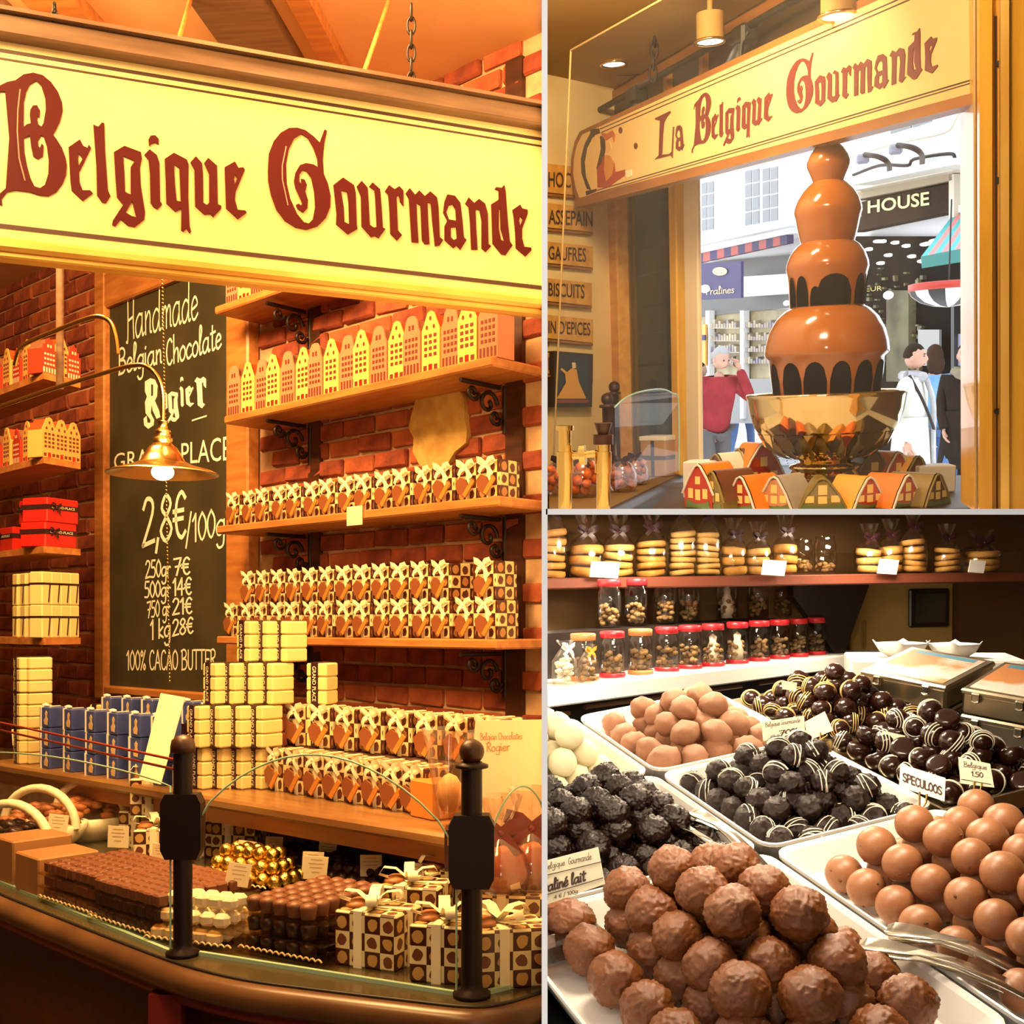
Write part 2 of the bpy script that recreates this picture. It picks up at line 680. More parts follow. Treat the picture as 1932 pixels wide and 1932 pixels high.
def type_px(room, text, p0, p1, h0, h1, o, n, lift=0.001, bold=0.02):
    p0, p1, n = Vector(p0), Vector(p1), Vector(n)
    oo = Vector(o) + n * lift

    def fm(u, v):
        q = p0.lerp(p1, u)
        return room.hit(q.x, q.y - v * (h0 + (h1 - h0) * u), oo, n)
    return type_map(text, fm, bold)


# shared looks
M_white = mat('white_paint', (0.9, 0.9, 0.9), 0.6)
M_black = mat('black_paint', (0.01, 0.008, 0.006), 0.5)
M_gold = mat('gilded_wood', (0.75, 0.42, 0.08), 0.35, 0.3, col2=(0.9, 0.6, 0.16), nscale=6, stretch=(1, 8, 1))
M_brass = mat('brass', (0.75, 0.5, 0.18), 0.22, 1.0)
M_steel = mat('polished_steel', (0.72, 0.68, 0.6), 0.18, 1.0)
M_card = mat('cream_card', (0.86, 0.8, 0.58), 0.6)
M_ink = mat('brown_ink', (0.06, 0.03, 0.02), 0.6)
M_glass = glass_mat('clear_glass', (1, 1, 1), .015, .02, .10)
M_edge = mat('green_glass_edge', (0.35, 0.55, 0.4), 0.2)

# ------------------------------------------------------------------ the collage's white gutters between the three scenes, built as walls along camera rays
def wedge(c0, c1, ya, yb, horizontal):
    """a gutter of the collage built as a wall; c0, c1 are its two faces as slopes of camera rays"""
    if horizontal:
        xa, xb = (1030 - CX) / F, .52
        q = [(xa * ya, ya, c * ya) for c in (c0, c1)] + [(xb * ya, ya, c * ya) for c in (c1, c0)]
        r = [(xa * yb, yb, c * yb) for c in (c0, c1)] + [(xb * yb, yb, c * yb) for c in (c1, c0)]
    else:
        q = [(c0 * ya, ya, -1.2), (c1 * ya, ya, -1.2), (c1 * ya, ya, 1.38), (c0 * ya, ya, 1.38)]
        r = [(c0 * yb, yb, -1.2), (c1 * yb, yb, -1.2), (c1 * yb, yb, 1.38), (c0 * yb, yb, 1.38)]
    return MB().add(q + r, [(0, 1, 2, 3), (7, 6, 5, 4), (0, 4, 5, 1), (1, 5, 6, 2), (2, 6, 7, 3), (3, 7, 4, 0)])


struct('wall_gutter_middle', wedge((1022 - CX) / F, (1033 - CX) / F, 0.62, 3.30, False), M_white, M=Matrix())
struct('wall_gutter_cross', wedge((CY - 960) / F, (CY - 971) / F, 0.62, 3.40, True), M_white, M=Matrix())
# unseen enclosure added round the viewpoint to keep sky light out
M_dim = mat('enclosure_dark', (0.10, 0.06, 0.035), 0.8)
struct('wall_skyblock_behind', MB().box((-0.4, -1.25, 0.2), (5, 0.06, 3.4)), M_dim, M=Matrix())
struct('floor', MB().box((-0.4, 2.4, -1.5), (5, 7.6, 0.06)), M_dim, M=Matrix())
struct('ceiling.002', MB().box((1.1, 0.85, 1.42), (1.9, 4.2, 0.06)), M_dim, M=Matrix())  # added to close the open top against sky light
struct('wall_right', MB().box((2.0, 0.9, 0.2), (0.06, 4.3, 3.4)), M_dim, M=Matrix())

# ------------------------------------------------------------------ meshes cut by planes through the camera at the gutter pixels
import numpy as np
SEEN = set(bpy.data.objects.keys())


def world_of(o):
    M = o.matrix_basis.copy()
    while o.parent is not None:
        o = o.parent
        M = o.matrix_basis @ M
    return M


def clip_at_gutters(planes, ymax=1e9):
    """planes: normals (kept side) of cutting planes that pass through the camera"""
    new = [o for o in bpy.data.objects if o.name not in SEEN]
    for o in new:
        if o.type != 'MESH':
            continue
        M = world_of(o)
        bb = [M @ Vector(c) for c in o.bound_box]
        if min(p.y for p in bb) > ymax:
            continue
        bad = [n for n in planes if min(p.dot(n) for p in bb) < -1e-4]
        if not bad:
            continue
        if any(max(p.dot(n) for p in bb) < 1e-4 for n in bad):
            bpy.data.objects.remove(o)
            continue
        bm = bmesh.new()
        bm.from_mesh(o.data)
        Mi = M.inverted()
        for n in bad:
            nl = (M.to_3x3().transposed() @ n).normalized()
            bmesh.ops.bisect_plane(bm, geom=bm.verts[:] + bm.edges[:] + bm.faces[:], plane_co=Mi @ Vector((0, 0, 0)), plane_no=nl, clear_inner=True, clear_outer=False)
        if len(bm.faces) == 0:
            bm.free()
            bpy.data.objects.remove(o)
            continue
        if o.data.users > 1:
            o.data = o.data.copy()
        bm.to_mesh(o.data)
        bm.free()
    for o in [o for o in bpy.data.objects if o.name not in SEEN and o.type == 'EMPTY' and not any(c.type for c in o.children)]:
        bpy.data.objects.remove(o)
    SEEN.update(bpy.data.objects.keys())


def face(px=None, py=None, keep=1):
    return Vector((1, -(px - CX) / F, 0)) * keep if px is not None else Vector((0, -(CY - py) / F, 1)) * keep

# ------------------------------------------------------------------ blackletter traced from the image, outline by outline
# each letter: list of loops (first the outline, then the counters); numbers are pixels read off zoomed crops of the image
GL = {}


def glyph(key, off, *loops):
    out = []
    for l in loops:
        a = [int(k) for k in l.replace(',', ' ').split()]
        out.append([(a[i] + off, a[i + 1]) for i in range(0, len(a), 2)])
    GL[key] = out


glyph('B', 0, "-70,1265 -45,900 -75,560 -110,560 -125,600 -120,520 -60,490 0,478 60,435 130,422 200,440 260,490 310,560 340,640 345,700 325,780 290,850 275,875 300,905 340,970 365,1040 373,1100 368,1170 345,1230 300,1290 240,1320 180,1315 100,1290 0,1278 -60,1290 -100,1340 -95,1390 -130,1370 -120,1310",
      "105,510 80,560 62,640 60,820 80,800 112,790 105,730 110,690 130,660 160,660 180,700 175,752 165,735 158,760 168,800 190,815 205,790 222,690 218,610 190,520 150,480",
      "105,880 62,900 66,1000 85,1100 110,1190 140,1250 180,1262 215,1240 240,1160 243,1060 230,960 205,885 185,880 165,920 168,960 180,970 190,940 205,950 200,1030 165,1052 130,1030 115,960")
glyph('e1', 0, "388,965 470,908 495,955 525,970 535,945 552,970 500,1080 465,1150 468,1220 490,1278 545,1278 565,1300 490,1355 410,1280 400,1200", "460,1010 490,1050 462,1100 455,1050")
glyph('l', 0, "568,800 590,810 605,815 630,785 648,790 655,1000 675,1280 693,1320 660,1372 630,1365 595,1315 590,1100")
glyph('g', 0, "718,1000 795,955 915,1000 922,1050 908,1120 915,1250 945,1440 940,1490 870,1545 820,1535 765,1490 730,1540 705,1530 710,1500 785,1385 740,1330 730,1200",
      "785,1030 870,1065 840,1110 840,1310 800,1290 795,1150", "805,1440 850,1355 880,1475 845,1465")
glyph('i', 0, "940,1020 978,980 1030,1020 1050,1080 1055,1360 1070,1380 1035,1417 1005,1400 985,1370 980,1150 970,1060")
glyph('idot', 0, "975,955 970,910 985,880 1020,878 1045,905 1045,945 1015,930 990,940")
glyph('q', 0, "1088,1050 1155,1005 1250,1055 1262,1090 1260,1330 1270,1540 1280,1580 1268,1592 1245,1555 1225,1580 1208,1570 1210,1410 1165,1435 1100,1375 1095,1200", "1155,1090 1195,1120 1205,1360 1175,1355 1165,1250")
glyph('u1', 0, "1275,1075 1315,1030 1360,1080 1368,1170 1370,1370 1395,1385 1412,1370 1412,1160 1375,1080 1405,1042 1470,1100 1475,1380 1500,1390 1500,1410 1440,1475 1420,1450 1375,1455 1310,1395 1305,1130")
glyph('e2', 0, "1525,1110 1600,1068 1625,1115 1660,1110 1672,1130 1605,1290 1600,1350 1620,1420 1675,1425 1685,1440 1620,1490 1535,1410 1530,1250", "1600,1160 1615,1190 1600,1230 1592,1200")
O2 = 1932
glyph('G', O2, "-92,1130 -85,1010 -50,920 0,860 60,825 120,822 180,840 240,885 285,930 320,835 338,845 318,940 308,1060 315,1160 345,1230 365,1320 362,1400 330,1480 270,1540 190,1565 110,1550 30,1500 -30,1420 -70,1310 -90,1210",
      "150,868 100,900 60,980 40,1090 45,1230 70,1340 120,1450 170,1510 205,1520 235,1490 252,1400 245,1290 225,1190 190,1140 160,1132 138,1165 135,1215 150,1230 150,1195 175,1200 192,1240 180,1290 200,1350 195,1410 165,1442 125,1415 112,1385 130,1375 150,1390 158,1370 140,1330 108,1260 98,1210 108,1150 140,1095 185,1080 240,1090 272,1110 268,1050 240,970 200,900")
glyph('o', O2, "385,1240 455,1185 535,1240 548,1300 555,1530 560,1560 490,1600 405,1525 408,1450 395,1330", "440,1280 485,1290 495,1370 500,1525 465,1510 460,1400")
glyph('u2', O2, "555,1250 590,1208 635,1260 640,1340 650,1530 680,1550 700,1545 690,1340 685,1280 645,1250 670,1220 725,1270 735,1390 745,1550 765,1560 715,1628 690,1610 660,1620 590,1540 585,1320")
glyph('r', O2, "760,1285 790,1240 830,1270 865,1248 895,1280 895,1395 870,1360 865,1310 845,1330 850,1450 855,1570 885,1605 850,1645 800,1595 795,1450 785,1310")
glyph('m', O2, "912,1300 940,1262 980,1310 1010,1278 1050,1320 1090,1285 1140,1330 1150,1400 1160,1620 1185,1640 1160,1680 1125,1685 1105,1500 1095,1370 1070,1370 1075,1500 1085,1670 1050,1670 1030,1640 1020,1390 990,1370 995,1500 1005,1660 955,1655 945,1500 935,1340")
glyph('a', O2, "1215,1308 1270,1318 1310,1370 1325,1500 1335,1620 1355,1640 1310,1712 1285,1680 1260,1700 1195,1640 1195,1540 1215,1500 1185,1440 1195,1360", "1225,1390 1255,1380 1275,1420 1280,1500 1225,1490 1207,1440", "1240,1550 1280,1545 1285,1630 1260,1640 1240,1620")
glyph('n', O2, "1345,1375 1370,1330 1410,1370 1445,1340 1490,1375 1510,1450 1515,1670 1535,1685 1495,1728 1465,1700 1465,1500 1450,1420 1420,1420 1425,1550 1435,1710 1390,1710 1380,1500 1370,1400")
glyph('d', O2, "1560,1270 1570,1255 1610,1260 1630,1238 1640,1290 1655,1500 1670,1650 1690,1680 1640,1750 1610,1745 1545,1665 1540,1500 1535,1380 1590,1345 1590,1280", "1590,1410 1600,1420 1605,1560 1630,1650 1605,1640 1590,1560")
glyph('e3', O2, "1690,1420 1745,1382 1760,1410 1800,1420 1800,1450 1760,1560 1760,1630 1775,1690 1825,1695 1828,1715 1785,1760 1715,1700 1710,1580 1700,1480", "1745,1465 1765,1490 1745,1540 1738,1500")
WORD_B = ['B', 'e1', 'l', 'g', 'i', 'idot', 'q', 'u1', 'e2']
WORD_G = ['G', 'o', 'u2', 'r', 'm', 'a', 'n', 'd', 'e3']
LETTER_NAME = 'letter'
# the same outlines laid flat (length along the board, height), cast from the pixels onto the plane of the window board
S1L = R1.at(30, 600, 2.0)
S1R = R1.at(1020, 600, 2.355)
_e = Vector((S1R.x - S1L.x, S1R.y - S1L.y, 0)).normalized()
_n = Vector((_e.y, -_e.x, 0))
S1 = basis((S1L.x, S1L.y, 0), _e, -_n, (0, 0, 1))
S1I = S1.inverted()
S1N = _n
FLAT = {}
for _k, _ls in GL.items():
    FLAT[_k] = []
    for _l in _ls:
        _o = []
        for (_a, _b) in _l:
            _p = S1I @ R1.hit(29 + _a / 3.864, 29 + _b / 3.864, S1L, _n)
            _o.append((_p.x, _p.z))
        FLAT[_k].append(_o)
UP = Matrix(((1, 0, 0, 0), (0, 0, -1, 0), (0, 1, 0, 0), (0, 0, 0, 1)))   # drawing plane to a board that faces -y

# ================================================================== SCENE ONE: the lit shop window
random.seed(11)
ORD = 'first second third fourth fifth sixth seventh eighth ninth tenth eleventh twelfth thirteenth fourteenth fifteenth sixteenth seventeenth eighteenth'.split()
A1 = R1.at(415, 1000, 3.38)
B1 = R1.at(935, 1000, 2.60)
e1 = Vector((B1.x - A1.x, B1.y - A1.y, 0)).normalized()
n1 = Vector((e1.y, -e1.x, 0))
WF = basis((A1.x, A1.y, 0), e1, -n1, (0, 0, 1))          # wall frame: s along the shelves, t into the wall, z up
WI = WF.inverted()


def s_of(px, t, py=1000):
    return (WI @ R1.hit(px, py, WF @ Vector((0, t, 0)), n1)).x


def sz(px, py, t):
    p = WI @ R1.hit(px, py, WF @ Vector((0, t, 0)), n1)
    return p.x, p.z


M_mortar = mat('pale_mortar', (0.62, 0.42, 0.24), 0.9, col2=(0.42, 0.26, 0.15), nscale=14, bump=0.5)
M_brick = mat('red_brick', (0.34, 0.07, 0.026), 0.85, col2=(0.17, 0.032, 0.016), nscale=18, bump=0.8, bscale=60)
M_brick2 = mat('orange_brick', (0.44, 0.115, 0.04), 0.85, col2=(0.26, 0.055, 0.022), nscale=15, bump=0.8, bscale=60)
M_plaster = mat('ochre_plaster', (0.72, 0.42, 0.2), 0.8, col2=(0.6, 0.34, 0.15), nscale=3)
M_wood = mat('orange_pine', (0.52, 0.22, 0.06), 0.4, col2=(0.36, 0.13, 0.035), nscale=3, stretch=(2, 14, 14))
M_wooddark = mat('dark_walnut', (0.06, 0.017, 0.007), 0.4, col2=(0.03, 0.009, 0.005), nscale=5, stretch=(2, 12, 12))
M_red = mat('oxblood_paint', (0.22, 0.025, 0.015), 0.4)
M_iron = mat('black_iron', (0.012, 0.005, 0.004), 0.45, spec=.3)
M_slate = mat('blackboard_slate', (0.032, 0.028, 0.012), 0.65, col2=(0.055, 0.045, 0.018), nscale=5)
M_chalk = mat('chalk_white', (0.95, 0.92, 0.8), 0.8)
M_signpaint = mat('cream_board', (0.80, 0.68, 0.36), 0.45, col2=(0.74, 0.58, 0.24), nscale=1.6, detail=2)
M_letter = mat('crimson_letter', (0.075, 0.002, 0.003), 0.55, spec=.2)
M_line = mat('dark_lining', (0.05, 0.02, 0.012), 0.5)
M_rail = mat('grey_brown_rail', (0.20, 0.12, 0.07), 0.45, col2=(0.13, 0.07, 0.04), nscale=6, stretch=(1, 10, 10))
M_cream = mat('cream_ribbon', (0.93, 0.86, 0.60), 0.4)
M_tag = mat('milk_brown_tag', (0.22, 0.07, 0.025), 0.4)
M_strip = mat('amber_strip', (0.52, 0.2, 0.035), 0.4)
M_gift = print_mat('sweet_check_paper', 3, (0.06, 0.014, 0.007), (0.74, 0.60, 0.30), (0.42, 0.2, 0.07), (0.1, 0.025, 0.012))
M_giftbig = print_mat('large_sweet_check_paper', 4, (0.06, 0.014, 0.007), (0.78, 0.68, 0.38), (0.55, 0.32, 0.10), (0.16, 0.05, 0.025))
M_yel = mat('cream_yellow_box', (0.76, 0.62, 0.26), 0.45)
M_ribdark = mat('dark_brown_ribbon', (0.03, 0.008, 0.01), 0.4)
M_blue = mat('navy_box', (0.05, 0.075, 0.26), 0.25, col2=(0.08, 0.11, 0.34), nscale=30)
M_goldprint = mat('gold_print', (0.7, 0.5, 0.25), 0.35)
M_redbox = mat('scarlet_box', (0.5, 0.018, 0.012), 0.3)
M_tinyel = mat('yellow_tin', (0.80, 0.60, 0.16), 0.3)
M_tinpink = mat('rose_tin', (0.58, 0.22, 0.13), 0.3)
M_tinred = mat('brick_red_tin', (0.42, 0.04, 0.02), 0.3)
M_roofred = mat('red_roof', (0.5, 0.07, 0.02), 0.35)
M_roofbrown = mat('brown_roof', (0.24, 0.1, 0.06), 0.35)
M_winprint = mat('dark_window_print', (0.16, 0.03, 0.02), 0.4)
M_winpale = mat('pale_window_print', (0.8, 0.6, 0.4), 0.4)
M_milk = mat('milk_chocolate', (0.17, 0.058, 0.02), 0.45, col2=(0.13, 0.042, 0.015), nscale=25, bump=0.2, bscale=120)
M_dark = mat('dark_chocolate', (0.035, 0.011, 0.006), 0.35, col2=(0.022, 0.007, 0.004), nscale=30, bump=0.3, bscale=140)
M_nougat = mat('white_nougat', (0.78, 0.7, 0.5), 0.6, col2=(0.68, 0.58, 0.36), nscale=20)
M_foil = mat('gold_foil', (0.95, 0.66, 0.16), 0.25, 1.0, bump=1.0, bscale=90)
M_nut = mat('roasted_nut', (0.4, 0.16, 0.05), 0.5, col2=(0.25, 0.08, 0.025), nscale=30)
M_counter = mat('dark_green_glass_top', (0.07, 0.055, 0.025), 0.18)
M_tray = glass_mat('clear_plastic', (0.9, 0.8, 0.62), 0.10, 0.1)
M_paper = mat('notice_paper', (0.82, 0.74, 0.48), 0.6)
M_cello = glass_mat('cellophane', (0.95, 0.8, 0.7), 0.16, 0.12)
M_bulb = mat('lit_bulb', (1, 0.9, 0.7), 0.4, emit=(1.0, 0.82, 0.5), es=6)

# ---- shell
BRICKS = []


def brick_meshes(w, h, name):
    out = []
    for k in range(3):
        mb = MB().box((0, 0, 0), (w, 0.026, h), bev=0.004)
        random.seed(k + 5)
        mb.v = [(x + random.uniform(-1, 1) * 0.0022, y + random.uniform(-1, 1) * 0.003, z + random.uniform(-1, 1) * 0.0022) for x, y, z in mb.v]
        out.append(mb.mesh(name, M_brick if k else M_brick2))
    return out


def brick_wall(wall, s0, s1, z0, z1, w, h, g, skip=None):
    ms = brick_meshes(w, h, 'brick')
    r, z = 0, z0
    while z < z1:
        s = s0 - (w + g) * (0.5 if r % 2 else 0)
        while s < s1:
            c = s + w / 2
            if s0 - 0.02 < c < s1 and not (skip and skip(c, z)):
                part('brick', random.choice(ms), None, wall, M=T((c, 0.172 + 0.006 * random.random() - 0.003, z + h / 2), 0, random.uniform(-.05, .05), random.uniform(-.02, .02)))
            s += w + g
        z += h + g
        r += 1


ZC1 = 1.39
w1 = struct('wall_back', MB().box((0.055, 0.2, -0.05), (2.13, 0.06, 2.9)), M_mortar, M=WF)
brick_wall(w1, 0.03, 1.112, -0.36, ZC1, 0.128, 0.043, 0.009)
w2 = struct('wall_left.001', MB().box((-2.0, 0.2, -0.05), (1.98, 0.06, 2.9)), M_mortar, M=WF)
brick_wall(w2, -2.1, -1.0, -0.5, ZC1, 0.15, 0.05, 0.010)
struct('wall_skyblock_left', MB().box((-2.75, 2.4, 0.0), (0.06, 7.4, 3.2)), M_dim, M=Matrix())  # unseen side of the added enclosure, shuts out sky light
ce = struct('ceiling', MB().box((-1.3, 2.4, ZC1 + 0.03), (2.95, 7.4, 0.06)), M_plaster, M=Matrix())
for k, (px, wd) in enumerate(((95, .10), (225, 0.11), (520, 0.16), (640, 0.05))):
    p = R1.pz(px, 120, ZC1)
    part('reflection_band', MB().box((0, 0, 0), (wd, 2.6, 0.035)), M_wood if k % 2 else M_rail, ce, M=T((p.x, p.y, ZC1 - 0.0176), R(-6)))  # raised bands imitate reflections over the ceiling
# two slim bamboo poles that lean from the ceiling to the sign
for (a, b, nm) in (((352, 30), (322, 128), 'thin bamboo pole leaning on the sign, left of the middle'), ((728, 30), (676, 168), 'thin bamboo pole leaning on the sign near the hanging chain')):
    pa, pb = R1.at(a[0] + 10, a[1] - 40, 2.55), R1.at(b[0], b[1], 2.25)
    solo('bamboo_pole', MB().tube([pa, pa.lerp(pb, .5), pb], 0.005), M_wood, nm, 'pole')


# ---- the hanging sign
def make_sign1():
    t = thing('shop_sign', 'long cream hanging shop sign with crimson blackletter and gilded lower rail above the lit shelves', 'sign', S1)
    u0, u1 = -0.2, 0.985
    cx, w = (u0 + u1) / 2, u1 - u0
    part('panel', MB().box((cx, 0.012, 0.827), (w, 0.024, 0.345)), M_signpaint, t)
    part('top_rail', MB().box((cx, 0.0, 1.016), (w, 0.06, 0.036), bev=0.004).box((cx, -0.004, 1.037), (w, 0.075, 0.007)), M_rail, t, 'grey brown top moulding')
    part('bottom_rail', MB().box((cx, -0.004, 0.645), (w, 0.05, 0.022), bev=0.006).box((cx, 0.0, 0.630), (w, 0.036, 0.012), bev=0.003), M_gold, t, 'gilded bottom moulding')
    for z, h in ((0.982, 0.006), (0.968, 0.0035), (0.682, 0.008)):
        part('border_line', MB().box((cx, -0.0005, z), (w, 0.001, h)), M_line, t)
    for k in WORD_B + WORD_G:
        part('letter' if k != 'idot' else 'letter_dot', MB().prism(FLAT[k][0], 0.003, UP, FLAT[k][1:]), M_letter, t)
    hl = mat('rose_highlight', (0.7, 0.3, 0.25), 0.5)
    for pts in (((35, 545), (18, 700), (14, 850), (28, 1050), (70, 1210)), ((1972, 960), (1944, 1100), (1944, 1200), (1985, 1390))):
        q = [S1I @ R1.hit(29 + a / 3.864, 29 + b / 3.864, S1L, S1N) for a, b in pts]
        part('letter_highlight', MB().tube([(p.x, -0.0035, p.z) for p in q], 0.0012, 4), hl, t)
    return t


make_sign1()


def chain(room, top, bot, depth, label, link=0.018):
    a, b = room.at(*top, depth), room.at(*bot, depth)
    t = thing('hanging_chain', label, 'chain', room.M @ Matrix.Translation(b))
    L = (a - b).length
    n = max(3, int(L / (link * 1.5)))
    ring = MB().tube([(math.cos(q) * link * .42, 0, math.sin(q) * link * .95) for q in [math.tau * k / 12 for k in range(12)]], link * .14, 6, closed=True).mesh('link', M_iron)
    for k in range(n + 1):
        part('link', ring, None, t, M=T((a - b) * ((k + .5) / (n + 1)), R(90) * (k % 2)))


chain(R1, (776, 10), (776, 165), 2.24, 'iron chain holding the cream sign at its right')
chain(R1, (103, 10), (103, 62), 2.0, 'short iron chain above the left end of the cream sign', 0.012)

# ---- blackboard
tb = 0.145
bo = WF @ Vector((0, tb, 0))
(bs0, bz0), (bs1, _) = sz(207, 1293, tb), sz(437, 1293, tb)
bz1 = 1.22


def make_board():
    t = thing('price_blackboard', 'tall framed blackboard with white chalk prices between the two sets of shelves', 'blackboard', WF)
    part('slate', MB().box(((bs0 + bs1) / 2, tb + .008, (bz0 + bz1) / 2), (bs1 - bs0, .016, bz1 - bz0)), M_slate, t)
    fw = 0.075
    for nm, c, d in (('frame_rail', (bs0 - fw / 2, tb, (bz0 + bz1) / 2), (fw, .045, bz1 - bz0 + .1)), ('frame_rail', (bs1 + fw * .8, tb, (bz0 + bz1) / 2), (fw * 1.6, .045, bz1 - bz0 + .1)),
                     ('frame_rail', ((bs0 + bs1) / 2, tb, bz0 - .015), (bs1 - bs0 + .05, .04, .03)), ('frame_rail', ((bs0 + bs1) / 2, tb, bz1 - .035), (bs1 - bs0, .045, .12))):
        part(nm, MB().box(c, d, bev=.006), M_wood, t)
    L = [("Handmade", (238, 642), (374, 600), 76, .34), ("Belgian", (223, 706), (306, 684), 46, .5), ("Chocolate", (313, 690), (418, 655), 48, .5),
         ("2,8€", (268, 1030), (352, 1012), 86, .5), ("/100g", (350, 1026), (425, 1008), 52, .45), ("250gr", (274, 1091), (322, 1086), 32, .6), ("7€", (327, 1086), (359, 1083), 32, .6),
         ("500gr", (272, 1128), (322, 1124), 30, .6), ("14€", (325, 1124), (362, 1121), 32, .6), ("750 gr", (277, 1166), (321, 1160), 30, .6), ("21€", (325, 1160), (363, 1157), 30, .6),
         ("1 kg", (283, 1207), (322, 1200), 36, .6), ("28€", (325, 1200), (365, 1194), 30, .6), ("100% CACAO BUTTER", (238, 1264), (407, 1262), 36, .5)]
    for tx, a, b, h, wd in L:
        part('chalk_writing', write_px(R1, tx, a, b, h, bo, n1, .0015, wd), M_chalk, t, M=WI)
    zz = lambda x, y: R1.hit(29 + x / 3.864, 500 + y / 3.864, bo + n1 * .001, n1)

    def chalk(loops):
        q = [[WI @ zz(*p) for p in l] for l in loops]
        part('chalk_letter', MB().prism([(p.x, p.z) for p in q[0]], .0015, T((0, tb, 0)) @ UP, [[(p.x, p.z) for p in l] for l in q[1:]]), M_chalk, t, 'bold chalk blackletter')
    chalk([[(945, 850), (985, 825), (1015, 835), (1035, 880), (1030, 960), (1015, 990), (1045, 1060), (1055, 1110), (1030, 1122), (1002, 1060), (992, 1005), (985, 1080), (1010, 1130), (1005, 1170), (970, 1195), (940, 1170), (935, 1120), (955, 1100), (960, 1150), (985, 1150), (985, 1128), (950, 1080), (945, 1000), (960, 960), (945, 920)],
           [(987, 870), (1005, 872), (1005, 950), (987, 960)]])
    for k, x0, x1, y0, y1 in (('o', 1058, 1108, 920, 1060), ('g', 1108, 1192, 922, 1150), ('i', 1196, 1228, 885, 1035), ('idot', 1202, 1222, 815, 855), ('e1', 1240, 1302, 880, 1035), ('r', 1306, 1388, 815, 1045)):
        us = [p[0] for p in GL[k][0]]
        vs = [p[1] + (p[0] - us[0]) * -.19 for p in GL[k][0]]
        f = lambda p: (x0 + (p[0] - min(us)) / (max(us) - min(us)) * (x1 - x0), y0 + (p[1] + (p[0] - us[0]) * -.19 - min(vs)) / (max(vs) - min(vs)) * (y1 - y0))
        chalk([[f(p) for p in l] for l in GL[k]])
    part('chalk_writing', type_px(R1, "GRAND PLACE", (215, 886), (434, 868), 30, 46, bo, n1, .0015, .0), M_chalk, t, 'chalk capitals', M=WI)
    part('chalk_line', MB().quad(*[R1.hit(x, y, bo + n1 * .0015, n1) for x, y in ((362, 792), (390, 783), (390, 786), (362, 795))]), M_chalk, t, M=WI)


make_board()

# ---- shelves on the brick wall
ZA, ZB, ZCs, ZD = 0.604, 0.289, -0.031, 0.93
SH = [(ZA, 0.02, 1.115, 'house tin shelf, pine board under the long row of house-shaped tins'), (ZB, -0.02, 1.135, 'gift shelf, pine board under the single row of bowed gift boxes'),
      (ZCs, -0.02, 1.125, 'lowest pine wall shelf carrying two tiers of gift boxes'), (ZD, -0.03, 0.5, 'topmost pine wall shelf, partly hidden by the hanging sign')]
for z, a, b, lab in SH:
    solo('wall_shelf', MB().box(((a + b) / 2, .083, z - .0115), (b - a, .166, .023), bev=.004), M_wood, lab, 'shelf', WF)


def make_bracket():
    t = thing('shelf_bracket', '', 'bracket', Matrix())
    part('arm', MB().tube([(0, .01, -.012), (0, .14, -.012)], .006, 6).tube([(0, .158, -.005), (0, .158, -.12)], .007, 6), M_iron, t)
    sc = MB()
    for cx, cz, rr, sg in ((.10, -.055, .032, 1), (.125, -.085, .02, -1), (.05, -.035, .02, -1)):
        pts = [(0, cx + math.cos(a) * rr * (1 - a / 9), cz + sg * math.sin(a) * rr * (1 - a / 9)) for a in [k * .45 for k in range(17)]]
        sc.tube(pts, .0055, 5)
        pts = [(x + .006, y, z) for x, y, z in pts]
    part('scroll', sc, M_iron, t)
    return t


BR = Proto(make_bracket)
for z, nm in ((ZA, 'house tin shelf'), (ZB, 'single row gift shelf'), (ZCs, 'two tier gift shelf'), (ZD, 'topmost shelf')):
    for s, side in ((.22, 'left'), (1.0, 'right')):
        if z == ZD and side == 'right':
            continue
        BR.put(WF @ T((s, .0, z - .024)), 'scrolled iron bracket under the %s, %s one' % (nm, side))
for s, nm in ((0.24, 'left'), (1.03, 'right')):
    solo('wall_upright', MB().box((s, .162, .45), (.055, .012, 1.8)), M_wooddark, 'dark wooden upright against the brick behind the shelf brackets, %s one' % nm, 'upright', WF)
# remains of pale plaster on the brick
pl = MB()
random.seed(3)
cp = sz(835, 800, .163)
pts = [(cp[0] + math.cos(a) * .11 * random.uniform(.8, 1.1), cp[1] + math.sin(a) * .12 * random.uniform(.8, 1.1)) for a in [math.tau * k / 22 for k in range(22)]]
part('plaster_patch', pl.prism(pts, .018, Matrix.Translation((0, .166, 0)) @ UP), mat('bare_plaster', (.5, .34, .1), .9, col2=(.38, .22, .06), nscale=25), w1)


# ---- house tins
def gable(w, h1, h2, kind):
    if kind == 0:
        return [(-w / 2, 0), (w / 2, 0), (w / 2, h1), (w * .34, h1 + (h2 - h1) * .42), (w * .17, h2 * .97), (0, h2), (-w * .17, h2 * .97), (-w * .34, h1 + (h2 - h1) * .42), (-w / 2, h1)]
    if kind == 1:
        return [(-w / 2, 0), (w / 2, 0), (w / 2, h1), (w * .40, h1 + (h2 - h1) * .25), (w * .33, h1 + (h2 - h1) * .7), (w * .2, h2 * .985), (0, h2), (-w * .2, h2 * .985), (-w * .33, h1 + (h2 - h1) * .7), (-w * .40, h1 + (h2 - h1) * .25), (-w / 2, h1)]
    return [(-w / 2, 0), (w / 2, 0), (w / 2, h1), (w * .38, h1), (w * .38, h1 + (h2 - h1) * .4), (w * .22, h1 + (h2 - h1) * .4), (w * .22, h1 + (h2 - h1) * .8), (w * .1, h1 + (h2 - h1) * .8), (0, h2), (-w * .1, h1 + (h2 - h1) * .8), (-w * .22, h1 + (h2 - h1) * .8), (-w * .22, h1 + (h2 - h1) * .4), (-w * .38, h1 + (h2 - h1) * .4), (-w * .38, h1), (-w / 2, h1)]


